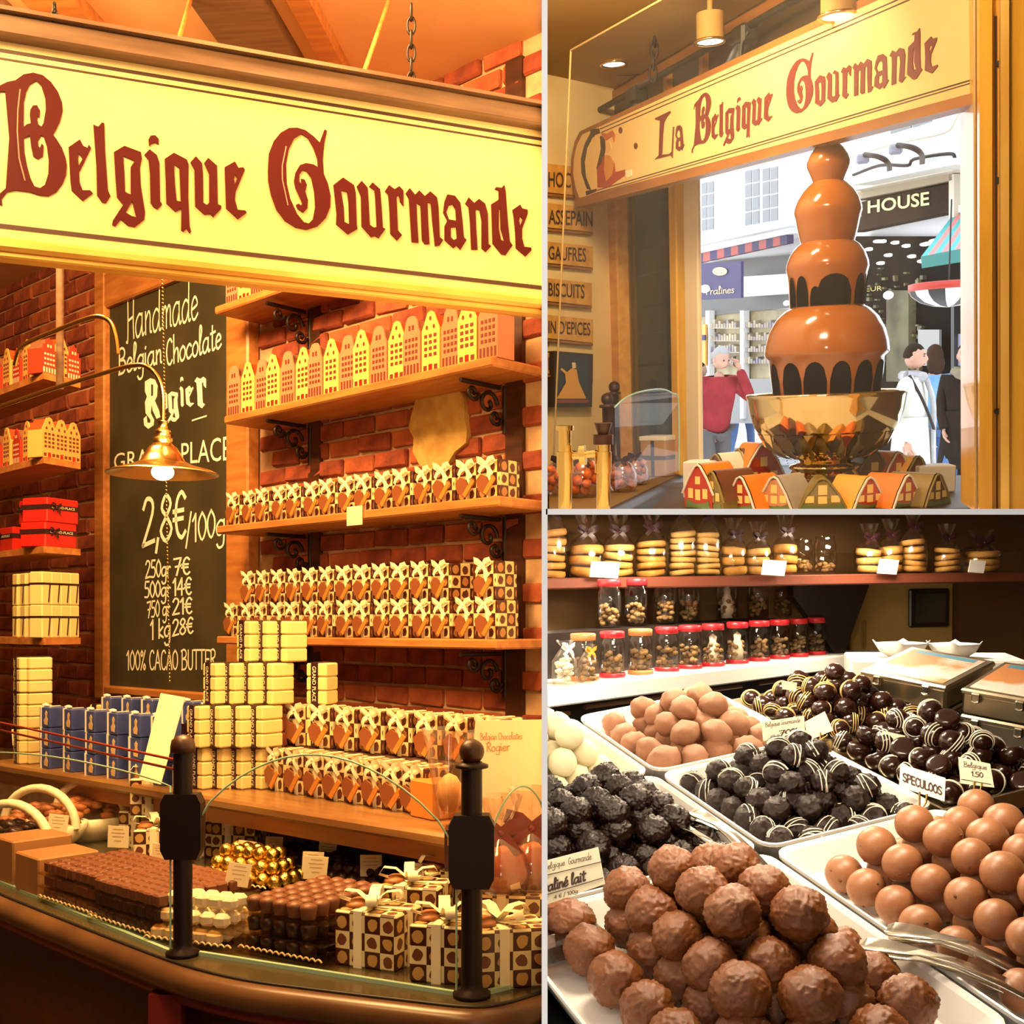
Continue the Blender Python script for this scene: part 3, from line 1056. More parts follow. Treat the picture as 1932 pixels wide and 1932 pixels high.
def make_tin(w, h1, h2, d, kind, mface, mroof, mwin, name='house_tin'):
    def f():
        t = thing(name, '', 'tin', Matrix())
        part('facade', MB().prism(gable(w, h1, h2, kind), .004, Matrix.Translation((0, .004, 0)) @ UP), mface, t)
        part('body', MB().box((0, d / 2 + .002, h1 / 2), (w * .97, d - .004, h1)), mface, t)
        part('roof', MB().prism([(-w / 2, h1), (w / 2, h1), (0, h2 * .97)], d - .006, Matrix.Translation((0, d, 0)) @ UP), mroof, t)
        wm = MB()
        y = -.0006
        rows = 4 if kind != 2 else 3
        cols = 3 if kind == 0 else 4
        for r in range(rows):
            z = h1 * (.36 + .6 * r / rows)
            for c in range(cols):
                x = (c - (cols - 1) / 2) * w * .8 / cols
                a, b = w * .24 / cols * 1.1, h1 * .042
                wm.quad((x - a, y, z), (x + a, y, z), (x + a, y, z + 2 * b), (x - a, y, z + 2 * b))
        if kind == 0:
            for x, z in ((-w * .2, h1 * 1.06), (w * .2, h1 * 1.06), (0, h1 * 1.27)):
                wm.add([(x + math.cos(a) * w * .07, y, z + math.sin(a) * w * .09) for a in [math.tau * k / 10 for k in range(10)]], [tuple(range(10))])
            for x in (-w * .3, w * .3):
                wm.quad((x - w * .1, y, .004), (x + w * .1, y, .004), (x + w * .1, y, h1 * .16), (x - w * .1, y, h1 * .16))
        else:
            for c in range(5):
                x = (c - 2) * w * .19
                wm.quad((x - w * .055, y, .003), (x + w * .055, y, .003), (x + w * .055, y, h1 * .26), (x - w * .055, y, h1 * .26))
            for x in (-w * .1, w * .1):
                wm.quad((x - w * .06, y, h1 * 1.08), (x + w * .06, y, h1 * 1.08), (x + w * .06, y, h1 * 1.2), (x - w * .06, y, h1 * 1.2))
        part('window_print', wm, mwin, t, kind='stuff')
        if kind == 0:
            part('door_print', MB().box((0, -.0006, h1 * .09), (w * .2, .001, h1 * .18)), M_redbox, t, 'red door')
        return t
    return Proto(f)


TY = make_tin(.062, .100, .145, .055, 0, M_tinyel, M_roofred, M_winprint)
TP = make_tin(.062, .100, .143, .055, 1, M_tinpink, M_roofbrown, M_winprint)
TR = make_tin(.058, .075, .112, .06, 2, M_tinred, M_roofbrown, M_winpale)
TG = make_tin(.058, .085, .125, .06, 0, mat('amber_tin', (.66, .36, .1), .3), M_roofred, M_winprint)
for k in range(17):
    s = .052 + k * .0645
    (TY if k % 2 else TP).put(WF @ T((s, .012 + .004 * (k % 3), ZA)), '%s house-shaped tin in the long row on the wall shelf, %s from the left' % (('yellow' if k % 2 else 'rose'), ORD[k]),
                              'yellow house tins in the long row' if k % 2 else 'rose house tins in the long row')
for k in range(4):
    (TP if k % 2 == 0 else TY).put(WF @ T((.03 + k * .064, .02, ZD)), '%s house-shaped tin on the topmost shelf under the sign, %s from the left' % (('yellow' if k % 2 else 'rose'), ORD[k]), 'tins on the topmost shelf')


# ---- bows and gift boxes
def strip(mb, pts, w, dirn=None):
    """flat ribbon along pts; its width lies across the path, in the plane that faces the front"""
    pts = [Vector(p) for p in pts]
    vs = []
    for i, p in enumerate(pts):
        d = (pts[min(i + 1, len(pts) - 1)] - pts[max(i - 1, 0)]).normalized()
        a = Vector(dirn) if dirn else d.cross(Vector((0, -1, 0))).normalized()
        vs += [p - a * w / 2, p + a * w / 2]
    mb.add(vs, [(2 * i, 2 * i + 1, 2 * i + 3, 2 * i + 2) for i in range(len(pts) - 1)], smooth=True)


def bow(c, r, w, mb=None):
    mb = mb or MB()
    c = Vector(c)
    for sx, sz2 in ((-1, .55), (1, .5)):
        strip(mb, [c + Vector(q) * r for q in ((0, -.1, 0), (sx * .5, -.35, sz2 * .9), (sx * 1.0, -.3, sz2 * 1.15), (sx * 1.05, -.05, sz2 * .7), (sx * .55, .02, sz2 * .2), (0, -.05, 0))], w)
    for sx, L in ((-1, .95), (1, 1.25)):
        strip(mb, [c + Vector(q) * r for q in ((0, -.12, 0), (sx * .45, -.3, -.35 * L), (sx * .85, -.15, -.8 * L))], w)
    mb.ball(c + Vector((0, -.1 * r, 0)), r * .2, 1)
    return mb


def make_gift(w, d, h, mp, bowz, r, tagged=True):
    def f():
        t = thing('gift_box', '', 'gift box', Matrix())
        part('box', MB().box((0, d / 2, h / 2), (w, d, h), bev=.002), mp, t)
        part('ribbon', MB().box((0, d / 2, h / 2), (w * .16, d + .003, h + .003)), M_cream, t)
        part('bow', bow((-w * .05, -.004, bowz), r, r * .42), M_cream, t)
        if tagged:
            part('tag', MB().prism([(-.014, .006), (.004, .0), (.019, .02), (.012, .036), (-.006, .043), (-.02, .03)], .004, T((-.006, -.0115, .012)) @ UP), M_tag, t, 'brown pouch-shaped tag')
            part('tag_strip', MB().box((0, 0, 0), (.011, .003, .044), T((.017, -.018, .027), 0, 0, R(38))), M_strip, t, 'amber label strip')
        return t
    return Proto(f)


GB = make_gift(.068, .07, .088, M_gift, .078, .024)
for k in range(15):
    GB.put(WF @ T((.03 + k * .0745, .03 + .006 * (k % 2), ZB), R(random.uniform(-5, 5))), 'bowed checked gift box on the single row wall shelf, %s from the left' % ORD[k], 'bowed gift boxes on the single row shelf')
for k in range(15):
    GB.put(WF @ T((.035 + k * .0745, .02 + .006 * (k % 2), ZCs), R(random.uniform(-5, 5))), 'bowed checked gift box, lower tier of the lowest wall shelf, %s from the left' % ORD[k], 'lower tier of gift boxes on the lowest wall shelf')
for k in range(14):
    if k != 12:
        GB.put(WF @ T((.105 + k * .0735, .032, ZCs + .0902), R(random.uniform(-5, 5))), 'bowed checked gift box, upper tier of the lowest wall shelf, %s from the left' % ORD[k], 'upper tier of gift boxes on the lowest wall shelf')
for z, px, py, lab in ((ZB, 669, 963, 'small cream price ticket clipped to the middle gift shelf edge'),):
    p = R1.hit(px, py + 10, WF @ Vector((0, -.004, 0)), n1)
    solo('shelf_ticket', MB().box((0, 0, 0), (.062, .0015, .048), WI @ Matrix.Translation(p) @ WF.to_3x3().to_4x4()), M_paper, lab, 'ticket', WF)

# ---- the ledge and its step
ZL = -0.3545
la, lb = R1.pz(-30, 1436, ZL), R1.pz(876, 1580, ZL)
le = (lb - la).normalized()
ln = Vector((le.y, -le.x, 0))
LF = basis(la, le, -ln, (0, 0, 1))                 # ledge frame
LI = LF.inverted()
LLEN = (lb - la).length


def lpos(px, py, z=0.0):
    return LI @ R1.pz(px, py, ZL + z)


solo('display_ledge', MB().box((LLEN / 2, .24, -.012), (LLEN, .48, .024), bev=.006), mat('worn_ledge_wood', (.3, .16, .05), .3, col2=(.2, .09, .03), nscale=4, stretch=(1, 8, 8)), 'long wooden back ledge that carries the blue, yellow and checked boxes', 'ledge', LF)
solo('ledge_fascia', MB().box((LLEN / 2, .05, -.042), (LLEN, .03, .036)).box((LLEN / 2 - .2, .42, -.086), (LLEN + .4, .03, .126)), M_wood, 'pine strip and back board under the long display ledge', 'fascia', LF)
# back tiers
p0 = lpos(700, 1530)
stp = solo('display_step', MB().box((0, .09, .045), (.66, .12, .09), bev=.004), M_wooddark, 'dark wooden step behind the front row of gift boxes on the ledge', 'step', LF @ T((p0.x - .08, p0.y + .085, 0)))
for k in range(8):
    q = lpos(525 + k * 37, 1492 + k * 6.2)
    GB.put(LF @ T((q.x, q.y - .004, 0), R(random.uniform(-6, 6))), 'bowed checked gift box in the front row on the ledge, %s from the left' % ORD[k], 'front row of gift boxes on the ledge')
for k in range(8):
    GB.put(LF @ T((p0.x - .37 + k * .08, p0.y + .125, .0902), R(random.uniform(-6, 6))), 'bowed checked gift box on the dark step behind the ledge, %s from the left' % ORD[k], 'back row of gift boxes on the ledge')


# ---- yellow boxes
def make_ballotin(w=.048, h=.03, n=3):
    def f():
        t = thing('tied_yellow_boxes', '', 'box bundle', Matrix())
        for k in range(n):
            part('box', MB().box((0, .03, h * (k + .5)), (w, .06, h - .001), bev=.003), M_yel, t)
        part('ribbon', MB().box((-.004, .03, h * n / 2), (w * .34, .064, h * n + .003)), M_ribdark, t, 'dark brown ribbon')
        tx = type_map('GRAND PLACE', lambda u, v: Vector((-.004 - w * .09 + v * w * .18, -.0026, h * n * (.92 - .84 * u))), 0.0)
        part('ribbon_print', tx, M_cream, t, 'pale capitals down the ribbon')
        return t
    return Proto(f)


BL = make_ballotin()
for row, (x0, x1, y, n, back, lab) in enumerate(((352, 498, 1489, 4, 0, 'bottom tier'), (345, 500, 1491, 4, 0, 'second tier'), (362, 505, 1490, 4, .02, 'third tier'), (405, 510, 1490, 3, .05, 'top tier'))):
    for k in range(n):
        q = lpos(x0 + (x1 - x0) * (k + .5) / n, y)
        BL.put(LF @ T((q.x, q.y + back, row * .0915), R(random.uniform(-4, 4))), 'tied yellow boxes, %s of the yellow stack on the ledge, %s from the left' % (lab, ORD[k]), '%s of the yellow box stack' % lab)
for row in range(3):
    q = lpos(523, 1496)
    BL.put(LF @ T((q.x + .02, q.y + .09, row * .0915), R(24)), 'tied yellow boxes turned aside at the right of the yellow stack, %s' % ('lowest', 'middle', 'highest')[row])


# ---- blue boxes
def make_blue():
    t = thing('blue_box', '', 'box', Matrix())
    w, h, d = .05, .05, .05
    part('box', MB().box((0, d / 2, h / 2), (w, d, h), bev=.002), M_blue, t)
    part('ribbon', MB().box((-w * .32, d / 2, h / 2), (.006, d + .002, h + .002)), M_chalk, t, 'white ribbon')
    part('bow', MB().ball((-w * .3, .012, h + .004), .010, 1, (1.6, .8, .5)), M_chalk, t)
    part('print', MB().prism([(-.004, .008), (.01, .006), (.012, .018), (.008, .026), (.010, .036), (.004, .042), (-.001, .036), (.001, .026), (-.006, .018)], .0008, T((.004, 0, 0)) @ UP), M_goldprint, t, 'pale gold figure')
    return t


BB = Proto(make_blue)
for row in range(3):
    for k in range(7 if row < 2 else 6):
        q = lpos(62 + k * 42, 1452 + k * 6.5)
        BB.put(LF @ T((q.x, q.y + .03, row * .051), R(random.uniform(-5, 5))), 'navy blue ribboned box, %s layer of the front stack, %s from the left' % (('bottom', 'middle', 'upper')[row], ORD[k]), 'front navy boxes, %s layer' % ('bottom', 'middle', 'upper')[row])
for k in range(8):
    q = lpos(110 + k * 38, 1458 + k * 4.5)
    BB.put(LF @ T((q.x, q.y + .125, .125), R(random.uniform(-5, 5))), 'navy blue ribboned box in the raised back row, %s from the left' % ORD[k], 'back row of navy boxes')
q = lpos(230, 1466)
solo('display_step', MB().box((0, .15, .062), (.72, .06, .124)), M_wooddark, 'dark wooden step under the raised row of navy boxes', 'step', LF @ T((q.x - .02, q.y - .0, 0)))
# slanted paper strip leaning on the blue boxes
c4 = [R1.at(x, y, d) for x, y, d in ((303, 1308, 2.52), (349, 1316, 2.50), (303, 1480, 2.44), (262, 1470, 2.46))]
solo('paper_strip', MB().add(c4 + [c + Vector((0, .004, 0)) for c in c4], [(0, 3, 2, 1), (4, 5, 6, 7), (0, 1, 5, 4), (1, 2, 6, 5), (2, 3, 7, 6), (3, 0, 4, 7)]), M_paper, 'blank pale yellow paper strip leaning on the navy boxes', 'notice')

# ---- left shelves with a corner towards the viewer
KX = R1.at(82, 900, 3.5)
KL, KR = R1.at(-60, 900, 3.95), R1.at(152, 900, 3.64)
eR = (KR - KX); eR.z = 0
eL = (KL - KX); eL.z = 0
M_yeltall = M_yel


def left_shelf(py, lab):
    z = R1.at(82, py, 3.5).z
    poly = [(KX.x, KX.y), (KR.x, KR.y), (KR.x - .3, KR.y + .35), (KL.x - .1, KL.y + .35), (KL.x, KL.y)]
    solo('corner_shelf', MB().prism(poly, .02, Matrix.Translation((0, 0, z - .02))), M_wood, lab, 'shelf')
    return z


def on_edge(a, d, u, inset, z, flip=False):
    """frame on a shelf edge: front faces outward"""
    x = d.normalized()
    y = Vector((-x.y, x.x, 0))
    if y.y < 0:
        y = -y
    if x.cross(y).z < 0:
        x = -x
    o = a + d * u + y * inset
    return basis((o.x, o.y, z), x, y, (0, 0, 1))


z1 = left_shelf(702, 'highest corner shelf at the left, under dark red house tins')
z2 = left_shelf(861, 'second corner shelf at the left, under amber and red house tins')
z3 = left_shelf(1030, 'third corner shelf at the left, under scarlet gift boxes')
z4 = left_shelf(1204, 'fourth corner shelf at the left, under tall yellow boxes')
for z, P, nm in ((z1, (TG, TR), 'highest'), (z2, (TG, TG), 'second')):
    for k in range(3):
        (P[1] if k != 1 else TG).put(on_edge(KX, eR, .18 + k * .33, .004, z) @ T((0, 0, 0), s=.98), 'house-shaped tin on the short side of the %s corner shelf, %s from its corner' % (nm, ORD[k]))
    for k in range(5):
        (P[0] if k % 2 else TR).put(on_edge(KX, eL, .1 + k * .13, .006, z), 'house-shaped tin on the long side of the %s corner shelf, %s from its corner' % (nm, ORD[k]), 'house tins along the %s corner shelf' % nm)


def make_redbox(w, d, h):
    def f():
        t = thing('scarlet_gift_box', '', 'gift box', Matrix())
        part('box', MB().box((0, d / 2, h / 2), (w, d, h), bev=.003), M_redbox, t)
        part('band', MB().box((0, d / 2, h * .62), (w + .002, d + .002, h * .2)), M_ribdark, t, 'dark band')
        part('band_print', type_map('GRAND-PLACE', lambda u, v: Vector((-w * .36 + u * w * .72, -.0022, h * (.57 + v * .1))), 0.0), M_cream, t, 'pale capitals')
        part('bow', bow((-w * .25, -.004, h * .62), .018, .006), M_ribdark, t)
        return t
    return Proto(f)


RB = make_redbox(.13, .1, .075)
for u, z, lab in ((.55, 0, 'scarlet gift box with dark band, lower one at the corner of the left shelf'), (.6, .0755, 'scarlet gift box with dark band stacked on top at the left corner shelf')):
    RB.put(on_edge(KX, eR, u, .012, z3 + z), lab)
for u, z, lab in ((.2, 0, 'scarlet box with printed band on the long side of the third corner shelf, lower'), (.23, .0755, 'scarlet box on the long side of the third corner shelf, upper'), (.52, 0, 'scarlet box at the far left end of the third corner shelf')):
    RB.put(on_edge(KX, eL, u, .008, z3 + z), lab)


def make_tall():
    t = thing('tall_yellow_box', '', 'box', Matrix())
    part('box', MB().box((0, .025, .05), (.04, .05, .1), bev=.003), M_yel, t)
    part('ribbon', MB().box((0, .025, .064), (.042, .052, .006)), M_ribdark, t, 'dark ribbon')
    part('ribbon_tail', MB().box((.004, -.0015, .036), (.003, .002, .055), T((0, 0, 0), 0, 0, R(6))), M_ribdark, t)
    return t


TB = Proto(make_tall)
for r in range(2):
    for k in range(4):
        TB.put(on_edge(KX, eR, .12 + k * .25, .004, z4 + r * .1005), 'tall yellow ribboned box, short side of the corner shelf, %s tier, %s from the corner' % (('lower', 'upper')[r], ORD[k]), 'tall yellow boxes on the short side, %s tier' % ('lower', 'upper')[r])
        TB.put(on_edge(KX, eL, .08 + k * .1, .006, z4 + r * .1005), 'tall yellow ribboned box, long side of the corner shelf, %s tier, %s from the corner' % (('lower', 'upper')[r], ORD[k]), 'tall yellow boxes on the long side, %s tier' % ('lower', 'upper')[r])
# boxes behind the blue ones at the left end of the ledge
for k in range(6):
    p = lpos(35 + k * 38, 1445 + k * 7)
    BL.put(LF @ T((p.x - .05, p.y + .24, 0 if k > 2 else .05), R(8)), 'tied yellow boxes standing behind the navy boxes, %s from the left' % ORD[k], 'yellow boxes behind the navy boxes')
for k in range(2):
    p = lpos(22 + k * 18, 1442)
    for r in range(3):
        BL.put(LF @ T((p.x, p.y + .012, r * .0915), R(-8)), 'tied yellow boxes at the far left of the ledge, %s, %s column' % (('bottom', 'middle', 'top')[r], ORD[k]), 'far left yellow pile, %s' % ('bottom', 'middle', 'top')[r])

# ---- hanging brass lamp, bead chain and pole
LD = 2.3
lc = R1.at(307, 893, LD)


def make_lamp1():
    t = thing('brass_lamp', 'brass pendant lamp with lit bulb on a curved arm in front of the blackboard', 'lamp', Matrix.Translation(lc))
    k = LD / F
    part('shade', MB().lathe([(104 * k, -2 * k), (104 * k, 0), (92 * k, 5 * k), (60 * k, 14 * k), (42 * k, 22 * k), (33 * k, 38 * k), (26 * k, 48 * k), (18 * k, 56 * k), (17 * k, 50 * k), (24 * k, 40 * k), (40 * k, 19 * k), (60 * k, 11 * k), (104 * k, -2 * k)], 40), M_brass, t)
    part('collar', MB().lathe([(18 * k, 54 * k), (18 * k, 66 * k), (14 * k, 68 * k), (15 * k, 76 * k), (15 * k, 80 * k), (9 * k, 84 * k), (9 * k, 96 * k), (11 * k, 98 * k), (0, 100 * k)], 20), M_brass, t)
    pts = smoothline([R1.at(x, y, d) - lc for x, y, d in ((307, 800, LD), (307, 745, LD), (298, 712, LD), (278, 692, LD), (255, 689, LD + .01), (212, 699, LD + .05), (110, 730, LD + .16), (20, 760, LD + .27), (-40, 780, LD + .35))], 5)
    part('arm', MB().tube(pts, .0048, 8), M_brass, t)
    part('bulb', MB().ball((0, 0, 2 * k), 21 * k, 3, (1, 1, .75)), M_bulb, t, 'lit bulb')
    return t


make_lamp1()
pts = smoothline([R1.at(x, y, d) for x, y, d in ((222, 668, 2.5), (218, 636, 2.5), (207, 606, 2.5), (184, 597, 2.5), (150, 606, 2.53), (110, 622, 2.57), (55, 645, 2.63), (37, 660, 2.66), (28, 690, 2.67))], 5)
solo('lamp_arm', MB().tube(pts, .0055, 8), M_brass, 'bent brass lamp arm above and left of the lit pendant lamp', 'lamp arm')
solo('hanging_pole', MB().tube([R1.at(113, 440, 2.62), R1.at(113, 735, 2.62)], .009, 8), M_rail, 'grey vertical pole holding the brass lamp arms at the left', 'pole')
bc = MB()
for k in range(110):
    bc.ball(R1.at(306 + k * .13, 500 + k * 7.2, 2.62), .0028, 1)
solo('bead_chain', bc, M_brass, 'thin brass bead chain hanging in front of the blackboard', 'chain')

# ---- the curved counter
ZK = -0.509
edge = smoothline([R1.pz(x, y, ZK) for x, y in ((-120, 1640), (-40, 1668), (30, 1697), (120, 1733), (230, 1776), (345, 1818), (460, 1846), (600, 1865), (760, 1884), (890, 1897), (960, 1888), (1024, 1868))], 4)
back = [R1.pz(1024, 1620, ZK), R1.pz(700, 1540, ZK), Vector((-1.6, 3.1, ZK)), Vector((-1.7, 2.6, ZK))]
cpoly = [(p.x, p.y) for p in edge] + [(p.x, p.y) for p in back]


def make_counter():
    t = thing('display_counter', 'curved shop window counter with dark glass top and rounded wooden nosing', 'counter', Matrix())
    part('top', MB().prism(cpoly, .016, Matrix.Translation((0, 0, ZK - .016))), M_counter, t)
    nz = [Vector((p.x, p.y - .012, ZK - .022)) for p in edge]
    part('nosing', MB().tube(nz, .021, 10), mat('worn_brown_nosing', (.15, .075, .03), .3, col2=(.08, .035, .015), nscale=5), t, 'rounded brown nosing')
    part('groove', MB().tube([Vector((p.x, p.y - .004, ZK - .001)) for p in edge], .003, 6), M_black, t)
    part('red_trim', MB().tube([Vector((p.x, p.y + .012, ZK - .052)) for p in edge], .014, 8), M_red, t, 'oxblood trim')
    fr = MB()
    vs = [Vector((p.x, p.y + .03, ZK - .03)) for p in edge] + [Vector((p.x, p.y + .03, ZK - .7)) for p in edge]
    m = len(edge)
    fr.add(vs, [(i, i + 1, m + i + 1, m + i) for i in range(m - 1)])
    part('front_panel', fr, M_wooddark, t)
    for px in (305, 690):
        p = R1.pz(px, 1820 if px < 500 else 1890, ZK)
        part('panel_stile', MB().box((p.x, p.y + .03, ZK - .3), (.05, .03, .5)), M_red, t)


make_counter()
solo('counter_kerb', MB().tube([Vector((p.x - .1 + .0, p.y - .1, ZK - .33)) for p in edge[:14]], .02, 8), M_wood, 'pale wooden foot rail at the bottom left below the counter', 'rail')
# glass guards
post = {}


def make_post(px, py, d, ball, lab):
    b = R1.pz(px, py, ZK)
    t = thing('guard_post', lab, 'post', Matrix.Translation(b))
    part('shaft', MB().lathe([(.016, 0), (.026, .001), (.026, .006), (.0155, .010), (.0145, .02), (.0145, .318), (.0145, .322)], 20), M_iron, t)
    part('block', MB().prism([(-.024, -.05), (.024, -.05), (.031, -.036), (.031, .036), (.024, .05), (-.024, .05), (-.031, .036), (-.031, -.036)], .03, T((0, .015, .2)) @ UP), M_iron, t)
    if ball:
        part('collar', MB().lathe([(.0145, .312), (.023, .314), (.023, .318), (.012, .322)], 20), M_iron, t)
        part('ball_finial', MB().ball((0, 0, .336), .0175, 3), M_wooddark, t)
    else:
        part('cap', MB().lathe([(.0145, .312), (.019, .314), (.019, .322), (.017, .332), (.009, .339), (0, .341)], 20), M_wooddark, t)
    return b


b1 = make_post(345, 1802, 1.79, False, 'dark iron guard post with domed cap on the counter, left one')
b2 = make_post(890, 1880, 1.6, True, 'dark iron guard post with ball finial on the counter, right one')


def guard(pa, pb, h0, hm, h1, lab):
    d = (pb - pa)
    L = d.length
    x = d.normalized()
    n = 16
    poly = [(0, .002), (L, .002)] + [(L * (1 - k / n), h1 + (h0 - h1) * k / n + hm * math.sin(math.pi * k / n) ** .7) for k in range(n + 1)]
    t = thing('glass_guard', lab, 'glass', basis(pa, x, Vector((-x.y, x.x, 0)), (0, 0, 1)))
    part('pane', MB().prism(poly, .005, UP), M_glass, t)
    part('edge', MB().tube([(a, -.0025, b) for a, b in poly[1:]], .0016, 5), M_edge, t)
    part('bottom_edge', MB().box((L / 2, -.0025, .003), (L, .007, .006)), M_edge, t)


gl = R1.pz(-60, 1640, ZK)
gr = R1.pz(1024, 1848, ZK)
guard(gl, b1 + Vector((-.02, .01, 0)), .24, .02, .26, 'curved clear glass guard left of the left guard post')
guard(b1 + Vector((.02, .006, 0)), b2 + Vector((-.02, .006, 0)), .2, .12, .2, 'clear arched glass guard between the two guard posts')
guard(b2 + Vector((.02, .012, 0)), gr, .2, .06, .24, 'clear arched glass guard right of the right guard post')
for dz, nm in ((.300, 'upper'), (.285, 'lower')):
    pa, pb = gl + Vector((0, .03, dz + .015)), b1 + Vector((-.005, 0, dz))
    solo('guard_wire', MB().tube([pa, pa.lerp(pb, .5), pb], .0022, 6), M_red, 'thin dark red rail ending at the left guard post, %s one' % nm, 'rail')


# ---- sweets on the counter
def kpos(px, py, z=0.0):
    return R1.pz(px, py, ZK + z)


def kframe(a, b):
    """frame on the counter: x from pixel a to pixel b"""
    p, q = kpos(*a), kpos(*b)
    x = (q - p).normalized()
    return basis(p, x, Vector((-x.y, x.x, 0)), (0, 0, 1)), (q - p).length


def sweets(me, M, nx, ny, dx, dy, z, lab, cat, group, name, jit=.0015, stag=False, rot=0.0):
    for j in range(ny):
        for i in range(nx):
            o = part(name, me, None, None, M=M @ T(((i + .5 + (.5 if stag and j % 2 else 0)) * dx + random.uniform(-jit, jit), (j + .5) * dy + random.uniform(-jit, jit), z), random.uniform(-.1, .1) + rot * random.random()))
            tag(o, lab, cat, group)


def tray_stack(a, b, depth, layers, lh, lab, wave=True):
    M, w = kframe(a, b)
    t = thing('sweet_tray', lab, 'tray', M)
    for k in range(layers):
        z = .004 + k * lh
        mb = MB().box((w / 2, depth / 2, z), (w + .01, depth + .01, .003))
        part('tray_sheet', mb, M_tray, t)
    pts = []
    n = 14
    for i in range(n * 4 + 1):
        u = i / (n * 4)
        pts.append((w * u, -.006, .010 + .004 * abs(math.sin(u * n * math.pi))))
    part('scalloped_rim', MB().tube(pts, .0016, 5), mat('rim_glint', (.8, .6, .35), .2), t, 'scalloped rim')
    return M, w


sq = MB().box((0, 0, .010), (.021, .021, .020), bev=.003).mesh('chocolate_square', M_milk)
sqd = MB().box((0, 0, .010), (.020, .020, .020), bev=.003).mesh('dark_square', M_dark)
sqm = mat('cocoa_square', (.17, .055, .018), .5, col2=(.12, .036, .012), nscale=30)
sq2 = MB().box((0, 0, .010), (.021, .021, .020), bev=.003).mesh('cocoa_square', sqm)
cup = MB().lathe([(.0, 0), (.011, 0), (.0135, .016), (.0125, .020), (.006, .023), (0, .0235)], 14).mesh('dark_cup', M_dark)
cupm = MB().lathe([(.0, 0), (.011, 0), (.0135, .016), (.0125, .020), (.006, .023), (0, .0235)], 14).mesh('milk_cup', M_milk)
disc = MB().lathe([(0, 0), (.013, 0), (.0145, .004), (.013, .008), (0, .009)], 14).mesh('disc', mat('caramel_disc', (.3, .1, .03), .35)) 
nou = MB().box((0, 0, .011), (.026, .02, .022), bev=.006).mesh('nougat', M_nougat)
rough = [MB().ball((0, 0, .012), .014, 2, fn=lambda p, k=k: 1 + .22 * noise.noise(p * 2.5 + Vector((k * 3, 0, 0)))).mesh('rocher', M_dark) for k in range(2)]
foil = MB().ball((0, 0, .014), .015, 2, fn=lambda p: 1 + .12 * noise.noise(p * 4)).mesh('foil_ball', M_foil)

# stack of milk squares
M, w = tray_stack((78, 1700), (190, 1738), .17, 3, .024, 'clear tray stack of milk chocolate squares at the left of the counter')
for k in range(3):
    nx = int(w / .0235)
    sweets(sq if k < 2 else sq2, M @ T((.004, 0, 0)), nx, 3 if k < 2 else 7, .0235, .024, .006 + k * .024, 'milk chocolate square in the left tray stack on the counter, %s layer' % ('lowest', 'middle', 'top')[k], 'chocolate', 'left chocolate squares, %s layer' % ('lowest', 'middle', 'top')[k], 'chocolate_square')
M, w = tray_stack((172, 1737), (300, 1778), .19, 3, .024, 'clear tray stack of dark cocoa squares left of the left guard post')
for k in range(3):
    nx = int(w / .0225)
    sweets(sqd if k < 2 else sq2, M @ T((.004, 0, 0)), nx, 2 if k < 2 else 8, .0225, .0232, .006 + k * .024, 'dark cocoa square in the tray stack beside the left guard post, %s layer' % ('lowest', 'middle', 'top')[k], 'chocolate', 'dark cocoa squares, %s layer' % ('lowest', 'middle', 'top')[k], 'chocolate_square')
M, w = tray_stack((276, 1778), (440, 1800), .13, 2, .026, 'clear tray of white nougat pieces behind the left guard post')
for k in range(3):
    sweets(nou, M @ T((.004 + k * .004, k * .014, 0)), 5, 4 - k, .0268, .0245, .006 + k * .0245, 'white nougat piece in the tray behind the left guard post, %s layer' % ('lowest', 'middle', 'top')[k], 'nougat', 'white nougat, %s layer' % ('lowest', 'middle', 'top')[k], 'nougat', rot=.3)
M, w = tray_stack((455, 1797), (612, 1828), .19, 3, .03, 'clear tray stack of dark chocolate cups left of the checked boxes')
for k in range(3):
    sweets(cup if k < 2 else cupm, M @ T((.003, 0, 0)), 5, 3 if k < 2 else 7, .0272, .0272, .006 + k * .03, 'round chocolate cup in the tray stack left of the checked gift box, %s layer' % ('lowest', 'middle', 'top')[k], 'chocolate', 'round chocolate cups, %s layer' % ('lowest', 'middle', 'top')[k], 'chocolate_cup')
M, w = tray_stack((600, 1740), (770, 1752), .15, 1, .02, 'flat tray of caramel discs behind the checked gift box')
for k in range(2):
    sweets(disc, M, 6, 5, .031, .029, .006 + k * .0092, 'flat caramel coloured disc on the tray behind the checked gift box, %s' % ('underneath', 'on top')[k], 'chocolate', 'caramel discs, %s' % ('underneath', 'on top')[k], 'chocolate_disc', stag=True)
M, w = tray_stack((372, 1668), (505, 1686), .12, 1, .02, 'shallow tray of gold foil balls behind the left guard post')
for k in range(3):
    sweets(foil, M @ T((k * .014, k * .014, 0)), 7 - k, 4 - k, .028, .027, .006 + k * .022, 'gold foil wrapped ball heaped behind the left guard post, %s layer' % ('lowest', 'middle', 'top')[k], 'sweet', 'gold foil balls, %s layer' % ('lowest', 'middle', 'top')[k], 'foil_ball', .003, rot=6)
